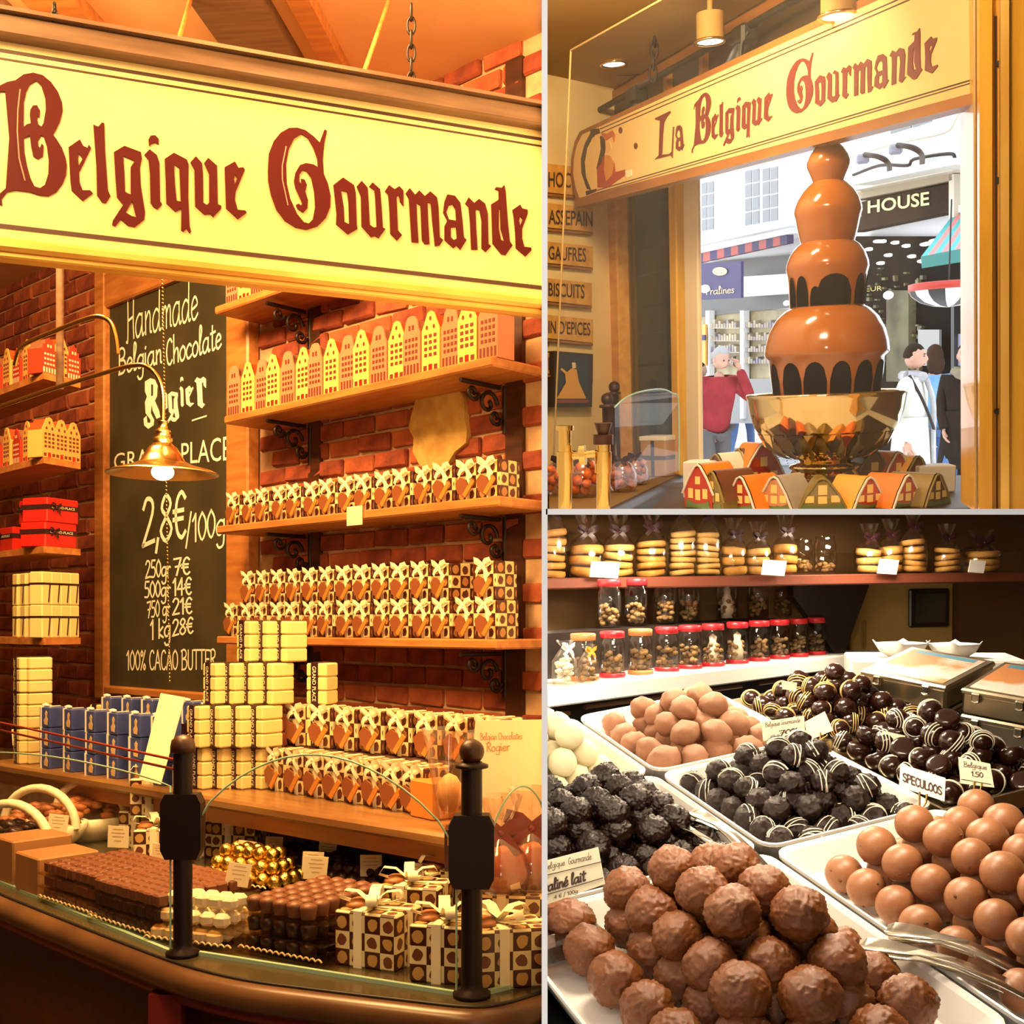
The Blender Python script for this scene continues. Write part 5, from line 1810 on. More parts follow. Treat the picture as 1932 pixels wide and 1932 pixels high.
def make_fountain():
    t = thing('chocolate_fountain', 'tall tiered chocolate fountain flowing into a gilded steel bowl', 'fountain', RM @ Matrix.Translation(fc))
    ch = mat('flowing_chocolate', (.36, .115, .012), .16, col2=(.31, .095, .01), nscale=5, bump=.12, bscale=26, coat=.6)

    def lp(pts, n=48):
        return MB().lathe([(r * kf, fz(y)) for r, y in pts], n)
    part('top_tier', lp([(0, 288), (8, 289), (16, 294), (26, 304), (34, 316), (39, 328), (38.5, 335), (36, 341), (31, 352), (27, 362)]), ch, t)
    part('second_tier', lp([(26, 360), (34, 366), (46, 378), (55, 392), (60, 406), (61, 414), (58, 424), (55, 440), (51, 458), (48, 468)]), ch, t)
    part('third_tier', lp([(47, 466), (58, 474), (68, 488), (74, 504), (75, 514), (72, 524), (70, 540), (68, 584)]), ch, t)
    part('lowest_tier', lp([(66, 582), (78, 588), (94, 604), (106, 626), (112, 648), (114, 664), (113, 670), (106, 676), (104, 700), (98, 745), (90, 765)]), ch, t)
    blk = mat('arch_shade', (.003, .001, .0005), .9, spec=.03)  # near-black patches on the column paint the shade of the arch hollows

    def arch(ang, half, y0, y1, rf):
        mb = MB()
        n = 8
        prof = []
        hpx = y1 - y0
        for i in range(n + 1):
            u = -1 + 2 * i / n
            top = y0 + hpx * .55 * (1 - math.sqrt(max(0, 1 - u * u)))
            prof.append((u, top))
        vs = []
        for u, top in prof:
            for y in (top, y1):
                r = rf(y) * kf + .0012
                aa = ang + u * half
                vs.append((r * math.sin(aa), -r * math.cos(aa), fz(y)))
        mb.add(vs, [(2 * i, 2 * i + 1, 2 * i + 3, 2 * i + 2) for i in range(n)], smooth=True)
        part('arch_shade_patch', mb, blk, t)
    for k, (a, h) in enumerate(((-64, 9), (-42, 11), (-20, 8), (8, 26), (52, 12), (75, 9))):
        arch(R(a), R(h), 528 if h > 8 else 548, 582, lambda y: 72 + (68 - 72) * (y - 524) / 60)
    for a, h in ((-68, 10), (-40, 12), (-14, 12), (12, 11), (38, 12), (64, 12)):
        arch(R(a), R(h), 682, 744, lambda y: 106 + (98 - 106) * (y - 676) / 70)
    bowlm = mat('gilded_steel', (.80, .62, .30), .07, 1.0)
    part('bowl', lp([(60, 842), (100, 812), (126, 780), (139, 750), (144, 741), (148, 738), (149, 742), (146, 748), (143, 770), (134, 800), (118, 826), (96, 846), (70, 858), (52, 864), (44, 872)], 64), bowlm, t, 'gilded mirror bowl')
    fl = MB()
    for k in range(24):
        a = math.tau * k / 24
        fl.add([(math.cos(a + d) * r * kf, math.sin(a + d) * r * kf, fz(y)) for d, r, y in ((-.1, 128, 812), (.1, 128, 812), (.09, 88, 856), (0, 70, 862), (-.09, 88, 856), (0, 114, 838))], [(0, 1, 5), (1, 2, 5), (2, 3, 5), (3, 4, 5), (4, 0, 5)])
    part('fluting', fl, bowlm, t, 'pointed fluting round the bowl foot')
    part('foot', lp([(44, 868), (66, 874), (68, 880), (62, 884), (66, 890), (64, 896), (48, 902), (46, 910), (60, 916), (64, 922), (58, 928), (66, 934), (70, 944), (72, 945), (0, 945)], 48), bowlm, t)
    part('chocolate_pool', lp([(0, 752), (138, 752)]), ch, t)
    return t


make_fountain()

# ---- table and the small card houses round the fountain
ZT2 = P2(1556, 961, 1.99).z
tb2 = thing('fountain_table', 'low table under the fountain and the card houses', 'table', RM)
part('table_top', MB().box((.12, 2.25, ZT2 - .004), (.62, .56, .008)), M_darkbrown, tb2)
M_or = mat('orange_card', (.78, .2, .015), .4)
M_ol = mat('olive_card', (.22, .15, .03), .4)
M_gr = mat('grey_card', (.42, .36, .3), .5)
M_rd = mat('red_card', (.42, .03, .015), .4)
M_br = mat('brown_card', (.12, .04, .015), .4)
M_pk = mat('peach_card', (.6, .25, .12), .4)
M_wh = mat('pale_card', (.75, .68, .6), .5)
M_yo = mat('yellow_orange_card', (.8, .4, .05), .4)
M_gg = mat('green_print', (.12, .17, .05), .5)
M_lit = mat('yellow_window_print', (.85, .62, .2), .5)


def card_house(px, py, d, w, h, dep, rz, mr, mg, lab):
    """px, py: the gable's peak"""
    top = P2(px, py, d)
    hh = top.z - ZT2
    t = thing('card_house', lab, 'card house', RM @ T((top.x, top.y, ZT2 + .0008), R(rz)))
    pk = [(-w / 2, 0), (w / 2, 0), (w / 2, hh - h * .62), (w * .3, hh - h * .3), (w * .1, hh - .003), (0, hh), (-w * .1, hh - .003), (-w * .3, hh - h * .3), (-w / 2, hh - h * .62)]
    part('gable', MB().prism(pk, .004, T((0, .002, 0)) @ UP), mg, t)
    part('walls', MB().box((0, dep / 2, (hh - h * .62) / 2), (w * .96, dep - .004, hh - h * .62)), mg, t)
    part('back_gable', MB().prism(pk, .003, T((0, dep, 0)) @ UP), mg, t)
    rf = MB()
    pr = [(-w * .56, hh - h * .68)] + pk[3:][::-1] + [(w * .56, hh - h * .68)]
    pr = [(-w * .56, hh - h * .70), (-w * .33, hh - h * .28), (-w * .1, hh + .001), (0, hh + .004), (w * .1, hh + .001), (w * .33, hh - h * .28), (w * .56, hh - h * .70)]
    n = len(pr)
    vs = [(x, .001, z + .002) for x, z in pr] + [(x, dep + .003, z + .002) for x, z in pr]
    rf.add(vs, [(i, i + 1, n + i + 1, n + i) for i in range(n - 1)], smooth=True)
    part('roof', rf, mr, t)
    wn = MB()
    for x, z, a, b in ((0, hh * .68, w * .09, w * .1), (-w * .26, hh * .36, w * .09, hh * .12), (w * .26, hh * .36, w * .09, hh * .12), (0, hh * .33, w * .09, hh * .13)):
        wn.quad((x - a, -.0028, z - b), (x + a, -.0028, z - b), (x + a, -.0028, z + b), (x - a, -.0028, z + b))
    part('printed_windows', wn, M_lit, t, kind='stuff')
    ed = MB().tube([(x, -.003, z) for x, z in pr], .0022, 5)
    part('gable_edge', ed, M_wh if mg in (M_rd, M_pk) else M_ol, t)
    part('bush_print', MB().prism([(-w * .45, 0), (w * .45, 0), (w * .38, hh * .2), (w * .2, hh * .12), (w * .1, hh * .14), (0, hh * .1), (-w * .2, hh * .14), (-w * .38, hh * .22)], .0006, T((0, -.0024, 0)) @ UP), M_gg, t)


for a in ((1318, 882, 2.039, 0.0665, 0.0665, 0.0680, -42, M_or, M_rd, 'card house with ribbed orange roof at the far left of the table'),
          (1352, 862, 2.221, 0.0665, 0.0570, 0.0720, -50, M_wh, M_br, 'card house with pale roof behind the leftmost orange one'),
          (1345, 895, 2.021, 0.0665, 0.0665, 0.0720, -55, M_br, M_ol, 'card house with dark brown roof and yellow windows at the left'),
          (1398, 905, 2.007, 0.0712, 0.0808, 0.0680, -48, M_or, M_rd, 'card house with orange roof and red gable left of the fountain foot'),
          (1395, 852, 2.260, 0.0665, 0.0570, 0.0640, -60, M_br, M_br, 'small brown card house behind the left orange roofs'),
          (1440, 842, 2.239, 0.0855, 0.0855, 0.0560, 35, M_or, M_rd, 'tall orange roofed card house tucked behind the fountain bowl at the left'),
          (1462, 905, 1.996, 0.0712, 0.0808, 0.0640, -38, M_gr, M_pk, 'card house with grey roof and peach gable before the fountain foot'),
          (1552, 908, 1.985, 0.0808, 0.0855, 0.0560, 4, M_ol, M_ol, 'olive card house facing straight out before the fountain foot'),
          (1640, 906, 1.996, 0.0712, 0.0808, 0.0680, 38, M_yo, M_rd, 'card house with yellow orange roof right of the fountain foot'),
          (1712, 902, 2.003, 0.0712, 0.0808, 0.0720, 44, M_or, M_rd, 'card house with shining orange roof and red gable on the right'),
          (1768, 900, 2.017, 0.0712, 0.0808, 0.0800, 50, M_ol, M_br, 'card house with olive roof and brown gable at the far right'),
          (1650, 856, 2.200, 0.0760, 0.0855, 0.0480, 18, M_br, M_br, 'dark brown card house with lit round window right of the bowl'),
          (1694, 858, 2.215, 0.0712, 0.0760, 0.0560, 40, M_or, M_rd, 'orange roofed card house behind the dark brown one on the right'),
          (1730, 866, 2.221, 0.0665, 0.0665, 0.0560, 42, M_yo, M_br, 'card house with yellow roof in the back row on the right')):
    card_house(*a)
c = P2(1770, 880, 2.2)
solo('cream_carton', MB().box((0, .03, (c.z - ZT2) / 2), (.065, .06, c.z - ZT2), bev=.002), M_wh, 'plain cream carton at the right end of the back row', 'carton', RM @ T((c.x, c.y, ZT2 + .0008), R(10)))
c = P2(1318, 872, 2.2)
solo('cream_carton', MB().box((0, .03, (c.z - ZT2) / 2), (.06, .06, c.z - ZT2), bev=.002), M_wh, 'plain cream carton behind the leftmost card house', 'carton', RM @ T((c.x, c.y, ZT2 + .0008), R(-10)))

# ---- left counter with brass rail
ZQ = -.263
qa, qb = R2.pz(1120, 975, ZQ), R2.pz(1294, 889, ZQ)
QF = vframe(qa, qb)
ql = (qb - qa).length
t = thing('side_counter', 'wooden side counter with dark moulded edge at the lower left', 'counter', RM)
_f, _m = R2.pz(1036, 884, ZQ), R2.pz(1036, 958, ZQ)
qa = R2.pz(1150, 958, ZQ)
_k = R2.pz(1200, 876, ZQ)
poly = [(qa.x, qa.y), (qb.x, qb.y), (qb.x - .03, qb.y + .08), (_k.x, _k.y), (_f.x, _f.y), (_m.x, _m.y)]
part('top', MB().prism(poly, .02, Matrix.Translation((0, 0, ZQ - .02))), mat('side_counter_wood', (.2, .11, .03), .5), t)
xx = (qb - qa).normalized()
part('edge_moulding', MB().tube([qa + Vector((0, 0, -.014)), qa.lerp(qb, .5) + Vector((0, 0, -.014)), qb + Vector((0, 0, -.014))], .014, 8), M_darkbrown, t)
part('front', quadbox([qa + Vector((.01, .02, -.02)), qb + Vector((.01, .02, -.02)), P2(1296, 961, qb.y + .02), P2(1160, 961, qa.y + .02)], (-.02, .02, 0)), M_black, t)


def q2(px, py, z=0.0):
    return R2.pz(px, py, ZQ + z)


M_brass2 = mat('bright_brass', (.85, .6, .2), .15, 1.0)
t = thing('brass_rail', 'polished brass rail of two posts and a cross bar before the left counter', 'rail', RM)
k = 2.0 / F
for px, y0, capm in ((1066, 806, M_brass2), (1138, 800, M_wooddark)):
    bt, tq = P2(px, 963, 2.0), P2(px, y0, 2.0)
    part('post', MB().cyl(bt, tq + Vector((0, 0, -.03)), 13 * k, n=20), M_brass2, t)
    part('joint', MB().cyl(P2(px, 892, 2.0), P2(px, 852, 2.0), 16 * k, n=20), M_brass2, t)
    if px < 1100:
        part('cap', MB().cyl(P2(px, 852, 2.0), P2(px, 808, 2.0), 12 * k, n=20).cyl(P2(px, 812, 2.0), P2(px, 803, 2.0), 17 * k, n=20), M_brass2, t)
    else:
        part('stopper', MB().cyl(P2(px, 838, 2.0), P2(px, 820, 2.0), 19 * k, n=20).cyl(P2(px, 820, 2.0), P2(px, 798, 2.0), 10 * k, 17 * k, n=20), M_wooddark, t, 'dark wooden stopper')
part('cross_bar', MB().cyl(P2(1066, 862, 2.0), P2(1138, 854, 2.0), 7 * k, n=14), M_brass2, t)
part('flange', MB().cyl(P2(1094, 859, 2.0), P2(1105, 858, 2.0), 19 * k, n=20), M_brass2, t)


def qpost(px, yb, yt, r, lab):
    b = q2(px, yb)
    h = R2.at(px, yt, b.y).z - b.z
    t = thing('guard_post', lab, 'post', RM @ Matrix.Translation(b))
    part('shaft', MB().lathe([(r * 1.5, 0), (r * 1.5, .005), (r, .008), (r, h - .035), (r * 1.5, h - .034), (r * 1.5, h - .028), (r * .7, h - .026)], 16), M_wooddark, t)
    part('ball_finial', MB().ball((0, 0, h - .014), .016, 2), M_wooddark, t)
    return b


g1 = qpost(1284, 892, 732, .0115, 'dark guard post with ball finial at the right end of the side counter')
g2 = qpost(1197, 880, 720, .012, 'dark post standing in for a guard post reflection behind the side counter')  # a reflected post, built as a solid one
g3 = qpost(1163, 888, 720, .0115, 'dark guard post rising left of the bay pane')
g4 = qpost(1150, 905, 742, .014, 'dark guard post with ball finial just right of the brass rail')
pts = smoothline([P2(x, y, d) for x, y, d in ((1160, 768, 2.5), (1178, 752, 2.55), (1205, 740, 2.6), (1245, 734, 2.7), (1268, 742, 2.76), (1280, 760, 2.8), (1281, 888, 2.82))], 5)
gt = thing('glass_guard', 'arched clear glass guard over the sweets on the side counter', 'glass', RM)
part('edge', MB().tube(pts, .002, 6), M_edge, gt)
lowp = [P2(1160, 925, 2.5)]
allp = pts + lowp
part('pane', MB().add(allp, tessellate_polygon([[Vector((p.x + p.y * .001, p.z, 0)) for p in allp]])), glass_mat('thin_guard_glass', (1, 1, 1), .01, .02, .06), gt)


def qobj(px, py, d=None):
    return q2(px, py)


mrib = M_ribdark
b = q2(1232, 900)
t = thing('amber_gift_box', 'amber gift box tied with a brown ribbon on the side counter', 'gift box', RM @ T(b, R(-28)))
part('box', MB().box((0, .03, .048), (.075, .06, .096), bev=.003), mat('amber_paper', (.42, .22, .05), .3), t)
part('ribbon', MB().box((0, .03, .048), (.010, .062, .098), T((0, 0, 0), 0, 0, R(0))).box((0, .03, .048), (.077, .062, .01)), mrib, t, 'brown ribbon')
part('lid', MB().box((0, .03, .096), (.079, .064, .012), bev=.002), M_wh, t, 'pale lid')
b = q2(1262, 880)
for i, (px, py, r, m, lab) in enumerate(((1060, 935, .035, M_or, 'bag of orange sweets behind the left brass post'), (1100, 938, .04, M_or, 'bag of orange sweets between the brass posts'), (1175, 928, .032, M_pk, 'bag of peach sweets right of the brass rail'),
                                      (1200, 915, .03, M_pk, 'bag of peach and dark sweets before the amber gift box'), (1182, 880, .03, M_paper, 'pale paper bag behind the peach sweets'), (1085, 880, .03, M_rd, 'bag of red sweets behind the brass cross bar'))):
    b = q2(px, py)
    t = thing('sweet_bag', lab, 'bag', RM @ Matrix.Translation(b + Vector((0, 0, .002))))
    mb = MB()
    random.seed(i)
    for k in range(26):
        a, rr = random.random() * 6.28, r * .75 * math.sqrt(random.random())
        mb.ball((math.cos(a) * rr, math.sin(a) * rr * .8, r * .3 + random.random() * r * 1.4), r * .3, 1)
    part('sweet_filling', mb, m, t, kind='stuff')
    part('wrap', MB().lathe([(r * .8, 0), (r * 1.05, r * .4), (r * 1.05, r * 1.2), (r * .75, r * 1.9), (r * .3, r * 2.2)], 16), M_cello, t)
    part('bow', bow((0, -.006, r * 2.1), r * .5, r * .25), mrib, t)

# ---- the street
M_fac = mat('white_render', (.86, .86, .85), .8, col2=(.78, .78, .78), nscale=.7, detail=2)
M_stone = mat('beige_cornice', (.62, .56, .44), .7)
M_paneg = mat('grey_pane', (.16, .18, .2), .15)
M_navy = mat('indigo_banner', (.035, .03, .12), .6)
M_shopdark = mat('black_shopfront', (.006, .005, .004), .8, spec=.1)
M_cob = mat('grey_cobble', (.28, .30, .33), .7, col2=(.2, .21, .23), nscale=4)
FL, FR = P2(1313, 690, 22.0), P2(1842, 690, 14.2)
FF = vframe(FL, FR)
FN = FF.to_3x3() @ Vector((0, -1, 0))


def fh(px, py, out=0.0):
    return H2(px, py, FL + FN * out, FN)


def fbox(x0, y0, x1, y1, out, th=.1, dy=0.0):
    """slab on the far house front; dy: how much its right end climbs in the photo"""
    return quadbox([fh(x0, y0, out), fh(x1, y0 - dy, out), fh(x1, y1 - dy, out), fh(x0, y1, out)], FN * -th)


GZ = -1.6
st = struct('ground', MB().box((1.5, 14, GZ - .15), (30, 22, .2)), mat('street_joint', (.12, .13, .14), .9), M=RM)
cob = MB().box((0, 0, 0), (.19, .12, .06), bev=.02).mesh('cobble', M_cob)
g0 = R2.pz(1815, 950, GZ)
n = 0
for i in range(24):
    for j in range(12):
        x = g0.x - 2.3 + i * .2 + (.1 if j % 2 else 0)
        part('cobble', cob, None, st, M=T((x, g0.y - .5 + j * .13, GZ - .052 + random.uniform(-.006, .006)), random.uniform(-.06, .06)))
far = R2.pz(1390, 860, GZ)
cb = MB()
for i in range(20):
    for j in range(14):
        cb.box((far.x - 2.5 + i * .26 + (.13 if j % 2 else 0), far.y - 2 + j * .26, GZ - .052), (.24, .24, .06))
part('far_cobbles', cb, M_cob, st, kind='stuff')

wf = thing('white_house', 'white rendered house across the street with sash windows over a shop', 'building', RM)
part('wall', quadbox([fh(1150, -400), fh(1599, -400), fh(1599, 700), fh(1150, 700)], FN * -.3), M_fac, wf)


def window(x0, y0, x1, y1, dy, cols, rows):
    f = part('window', fbox(x0 - 4, y0 - 4, x1 + 4, y1 + 5, .06, .1, dy), M_white, wf)
    w = (x1 - x0) / cols
    h = (y1 - y0) / rows
    for c in range(cols):
        for r_ in range(rows):
            xa = x0 + c * w + 1.3
            s = dy * ((xa - x0) / (x1 - x0))
            part('pane', fbox(xa, y0 + r_ * h + 1 - s, xa + w - 2.6, y0 + (r_ + 1) * h - 1.6 - s, .075, .02, dy * w / (x1 - x0)), M_paneg, f)
    part('sill', fbox(x0 - 6, y1 + 5, x1 + 6, y1 + 10, .2, .2, dy), M_white, f)


window(1322, 345, 1347, 438, 4, 2, 4)
window(1404, 322, 1433, 428, 5, 2, 4)
window(1437, 318, 1468, 422, 5, 2, 4)
part('cornice', fbox(1290, 468, 1492, 484, .5, .5, 44), M_white, wf)
part('cornice_cap', fbox(1290, 458, 1492, 469, .7, .7, 44), M_white, wf)
for k in range(14):
    x = 1300 + k * 13.2
    part('awning_stripe', fbox(x, 484 - (x - 1290) * .218, x + 13.2, 502 - (x - 1290) * .218, .45, .1, 2.9), (M_rd, M_navy)[k % 2], wf)
part('shop_fascia', fbox(1290, 500, 1492, 600, .05, .1, 20), mat('dim_fascia', (.1, .1, .1), .5), wf)
part('light_box', fbox(1402, 522, 1492, 560, .25, .2, 6), mat('pale_light_box', (.75, .82, .9), .5), wf)
part('shop_interior', fbox(1290, 588, 1492, 720, .02, .05, 4), mat('warm_shop_interior', (.46, .38, .2), .5, col2=(.2, .15, .07), nscale=1.6), wf)
part('shop_plinth', fbox(1290, 716, 1492, 800, .1, .1, 2), mat('grey_plinth', (.3, .3, .3), .6), wf)
for x in (1331, 1396):
    part('shop_mullion', fbox(x, 586, x + 7, 790, .15, .1), M_fac, wf)
for y in (618, 642, 664, 686):
    part('shop_shelf', fbox(1338, y, 1394, y + 2, .1, .08), M_stone, wf)
    part('shop_shelf', fbox(1404, y - 2, 1470, y, .1, .08), M_stone, wf)
random.seed(8)
goods = MB()
for y in (618, 642, 664, 686):
    for x in list(range(1340, 1390, 5)) + list(range(1406, 1466, 5)):
        hh = random.uniform(6, 15)
        q = fbox(x, y - hh, x + 4, y, .12, .1)
        goods.add(q.v, q.f)
part('shop_goods', goods, mat('mixed_goods', (.5, .42, .25), .5, col2=(.15, .12, .2), nscale=3), wf, kind='stuff')
part('shop_poster', fbox(1314, 612, 1331, 690, .2, .03), M_yo, wf, 'yellow poster')
part('poster_label', fbox(1315, 632, 1330, 642, .22, .02), M_navy, wf)
solo('blue_banner', fbox(1321, 497, 1398, 566, 1.2, .04, 4), M_navy, 'indigo hanging shop banner on the house across the street', 'banner', RM)
bt = thing('banner_lettering', 'gold script on the indigo banner', 'lettering', RM)
part('lettering', write_px(R2, "Pralines", (1332, 556), (1386, 552), 13, FL + FN * 1.2, FN, .01, .5), M_goldprint, bt)
part('emblem', MB().add([fh(1358 + math.cos(a) * 14, 512 + math.sin(a) * 8, 1.215) for a in [math.tau * k / 16 for k in range(16)]], [tuple(range(16))]), M_goldprint, bt)
for px, py, s, lab in ((1330, 545, 9, 'white hanging globe lamp left of the indigo banner'), (1676, 557, 9, 'white hanging globe lamp in the dark shopfront'), (1484, 572, 6, 'small white globe lamp left of the fountain')):
    c = fh(px, py, 1.5)
    solo('globe_lamp', MB().ball(c, s * c.y / F, 2, (1, 1, .8)), mat('lit_globe', (1, .95, .85), .5, emit=(1, .93, .8), es=1.6), lab, 'lamp', RM)

hs = thing('brown_house', 'house across the street with a dark brown name sign and black shopfront', 'building', RM)
part('wall', quadbox([fh(1602, -400, .02), fh(1960, -400, .02), fh(1960, 700, .02), fh(1602, 700, .02)], FN * -.3), M_fac, hs)
part('upper_cornice', fbox(1604, 349, 1798, 361, .5, .4, 39), M_stone, hs)
part('upper_cornice', fbox(1604, 338, 1800, 350, .8, .7, 40), mat('pale_stone', (.75, .72, .64), .7), hs)
part('lower_cornice', fbox(1604, 365, 1796, 379, .35, .3, 39), mat('tan_moulding', (.35, .27, .17), .6), hs)
part('sign_board', fbox(1604, 385, 1792, 439, .3, .2, 39), mat('umber_sign', (.03, .016, .009), .8, spec=.15), hs)
part('sign_end', fbox(1790, 330, 1800, 412, .35, .3, 2), M_stone, hs)
part('sign_lettering', type_px(R2, "HOUSE", (1637, 402), (1753, 386), 23, 25, FL + FN * .3, FN, .02, .02), mat('pale_gold_letter', (.75, .62, .3), .5), hs)
stm = MB()
for k in range(9):
    a = R(-85 + k * 21)
    px, py = 1607 + math.cos(a) * 18, 398 + math.sin(a) * 26
    stm.add([fh(px + math.cos(b) * (2.6 if i % 2 else 1.1), py + math.sin(b) * (2.6 if i % 2 else 1.1), .32) for i, b in enumerate([math.tau * j / 10 for j in range(10)])], [tuple(range(10))])
part('sign_stars', stm, mat('pale_gold_letter', (.75, .62, .3), .5), hs, kind='stuff')
part('shopfront', fbox(1603, 446, 1960, 900, .1, .05, 0), M_shopdark, hs)
part('shopfront_pier', fbox(1672, 548, 1714, 720, .2, .15), mat('mossy_pier', (.16, .15, .08), .8, col2=(.07, .06, .03), nscale=3), hs)
part('shopfront_poster', fbox(1732, 622, 1772, 690, .25, .03), mat('grey_poster', (.35, .35, .33), .6), hs)
part('shopfront_panel', fbox(1802, 630, 1836, 690, .25, .03), mat('lilac_panel', (.3, .3, .42), .6), hs)
part('shopfront_lettering', type_px(R2, "EUR", (1634, 550), (1664, 548), 9, 9, FL + FN * .12, FN, .02, .0), mat('gold_glass_letter', (.6, .5, .12), .5), hs)
part('shopfront_post', fbox(1794, 560, 1800, 880, .3, .1), mat('black_post', (.03, .03, .03), .3), hs)
random.seed(4)
for k in range(14):
    px, py = random.uniform(1630, 1780), random.uniform(450, 500)
    c = fh(px, py, .14)
    part('ceiling_glow', MB().add([c + Vector((math.cos(a) * .06, 0, math.sin(a) * .022)) for a in [math.tau * j / 10 for j in range(10)]], [tuple(range(10))]), mat('lit_globe', (1, .95, .85), .5), hs)
gd = MB()
for k in range(60):
    px, py = random.uniform(1632, 1740), random.uniform(505, 700)
    q = fbox(px, py, px + random.uniform(2, 6), py + random.uniform(2, 8), .16, .05)
    gd.add(q.v, q.f)
part('window_goods', gd, mat('dim_goods', (.2, .17, .06), .5, col2=(.05, .04, .03), nscale=5), hs, kind='stuff')
part('white_band', fbox(1796, 388, 1960, 402, .3, .3, 10), M_fac, hs)
for x0, y0, x1, y1 in ((1676, 214, 1760, 256), ):
    f = part('window', fbox(x0, y0, x1, y1, .06, .1, 25), M_white, hs)
    part('pane', fbox(x0 + 4, y0 + 3, x0 + 42, y1 - 3, .08, .02, 12), M_paneg, f)
    part('pane', fbox(x0 + 46, y0 - 10, x1 - 4, y1 - 15, .08, .02, 12), M_paneg, f)
for k, (px, py) in enumerate(((1690, 282), (1628, 300))):
    t = thing('wall_floodlight', 'grey floodlight on a bent arm above the brown sign, %s' % ('right one', 'left one')[k], 'lamp', RM)
    part('arm', MB().tube(smoothline([fh(px + 50, py + 28, .1), fh(px + 48, py + 8, .8), fh(px + 30, py - 4, 1.0), fh(px + 4, py - 8, 1.0)], 4), .03, 6), M_iron, t)
    c = fh(px, py, 1.0)
    part('head', MB().box(c, (.14, .1, .1), bev=.02), mat('grey_lamp_head', (.22, .22, .28), .4), t)
cab = smoothline([fh(x, y, .1) for x, y in ((1610, 330), (1660, 312), (1712, 312), (1725, 300), (1790, 290), (1802, 300), (1800, 318), (1803, 370))], 4)
solo('wall_cable', MB().tube(cab, .02, 5), M_iron, 'dark cable running along the white wall over the brown sign', 'cable', RM)
cab = smoothline([fh(x, y, .1) for x, y in ((1600, 298), (1680, 272), (1780, 250), (1800, 230), (1812, 212), (1845, 205))], 4)
solo('wall_cable', MB().tube(cab, .018, 5), M_stone, 'grey cable rising to the right along the upper white wall', 'cable', RM)
# striped awning
aw = thing('striped_awning', 'turquoise and pink striped awning at the right of the street', 'awning', RM)
ms = (mat('turquoise_cloth', (.05, .36, .36), .7), mat('pink_cloth', (.75, .2, .2), .7))
for k in range(12):
    u0, u1 = k / 12, (k + 1) / 12
    tp = lambda u: fh(1800 + u * 110, 402 - u * 8, .2)
    bt_ = lambda u: fh(1738 + u * 150, 484 - u * 30, 1.5)
    part('awning_stripe', quadbox([tp(u0), tp(u1), bt_(u1), bt_(u0)], (0, .03, -.02)), ms[k % 2], aw)
part('valance', quadbox([fh(1738, 484, 1.5), fh(1888, 454, 1.5), fh(1888, 482, 1.5), fh(1740, 506, 1.5)], (0, .03, 0)), mat('dark_teal_valance', (.02, .16, .14), .7), aw)
# black and white parasol cloth hanging by the shop
c = P2(1790, 545, 9.0)
pu = thing('hanging_parasol', 'small black and white parasol with red rim hanging by the dark shopfront', 'parasol', RM @ Matrix.Translation(c))
for k in range(14):
    a0, a1 = math.tau * k / 14, math.tau * (k + 1) / 14
    part('panel', MB().lathe([(.27, 0), (.25, -.04), (.19, -.085), (.1, -.115), (.01, -.125)], 3, a0=a0, a1=a1), (M_wh, M_black)[k % 2], pu)
part('rim', MB().lathe([(.255, .045), (.275, .04), (.275, -.005), (.265, -.008)], 30), M_rd, pu, 'red rim')
part('cord', MB().cyl((0, 0, -.12), (0, 0, .6), .006, n=6), M_black, pu)


# ---- people
def skinned(name, pts, edges, radii, m, parent, sub=2):
    me = bpy.data.meshes.new(name)
    me.from_pydata([tuple(p) for p in pts], edges, [])
    ob = bpy.data.objects.new(name, me)
    COL.objects.link(ob)
    md = ob.modifiers.new('Skin', 'SKIN')
    for i, r in enumerate(radii):
        sv = me.skin_vertices[0].data[i]
        sv.radius = r if isinstance(r, tuple) else (r, r)
        sv.use_root = (i == 0)
    md.use_smooth_shade = True
    s = ob.modifiers.new('Sub', 'SUBSURF')
    s.levels = s.render_levels = sub
    dg = bpy.context.evaluated_depsgraph_get()
    dg.update()
    new = bpy.data.meshes.new_from_object(ob.evaluated_get(dg))
    bpy.data.objects.remove(ob)
    bpy.data.meshes.remove(me)
    new.materials.clear()
    new.materials.append(m)
    new.name = name
    for p in new.polygons:
        p.use_smooth = True
    return part(name, new, None, parent)


def hand(parent, wrist, direc, palm_n, m, curl=.5):
    d = Vector(direc).normalized()
    nrm = Vector(palm_n)
    nrm = (nrm - d * nrm.dot(d)).normalized()
    s = d.cross(nrm)
    w = Vector(wrist)
    mb = MB()
    pm = basis(w + d * .045, s, nrm, d)
    mb.ball((0, 0, 0), 1, 2, (.042, .016, .052), M=pm)
    for k, (off, L) in enumerate(((-.03, .062), (-.01, .075), (.011, .07), (.03, .055))):
        b = w + d * .085 + s * off
        pts, dd = [b], d.copy()
        for j in range(3):
            dd = (dd * math.cos(curl * .6) + nrm * math.sin(curl * .6)).normalized()
            pts.append(pts[-1] + dd * L / 3)
        mb.tube(pts, .009, 6, rad=[.0095, .009, .008, .006])
    b = w + d * .03 + s * -.036
    mb.tube([b, b + (d * .5 - s * .7 + nrm * .3) * .035, b + (d * 1.2 - s * .9 + nrm * .6) * .05], .01, 6, rad=[.012, .010, .007])
    return part('hand', mb, m, parent)


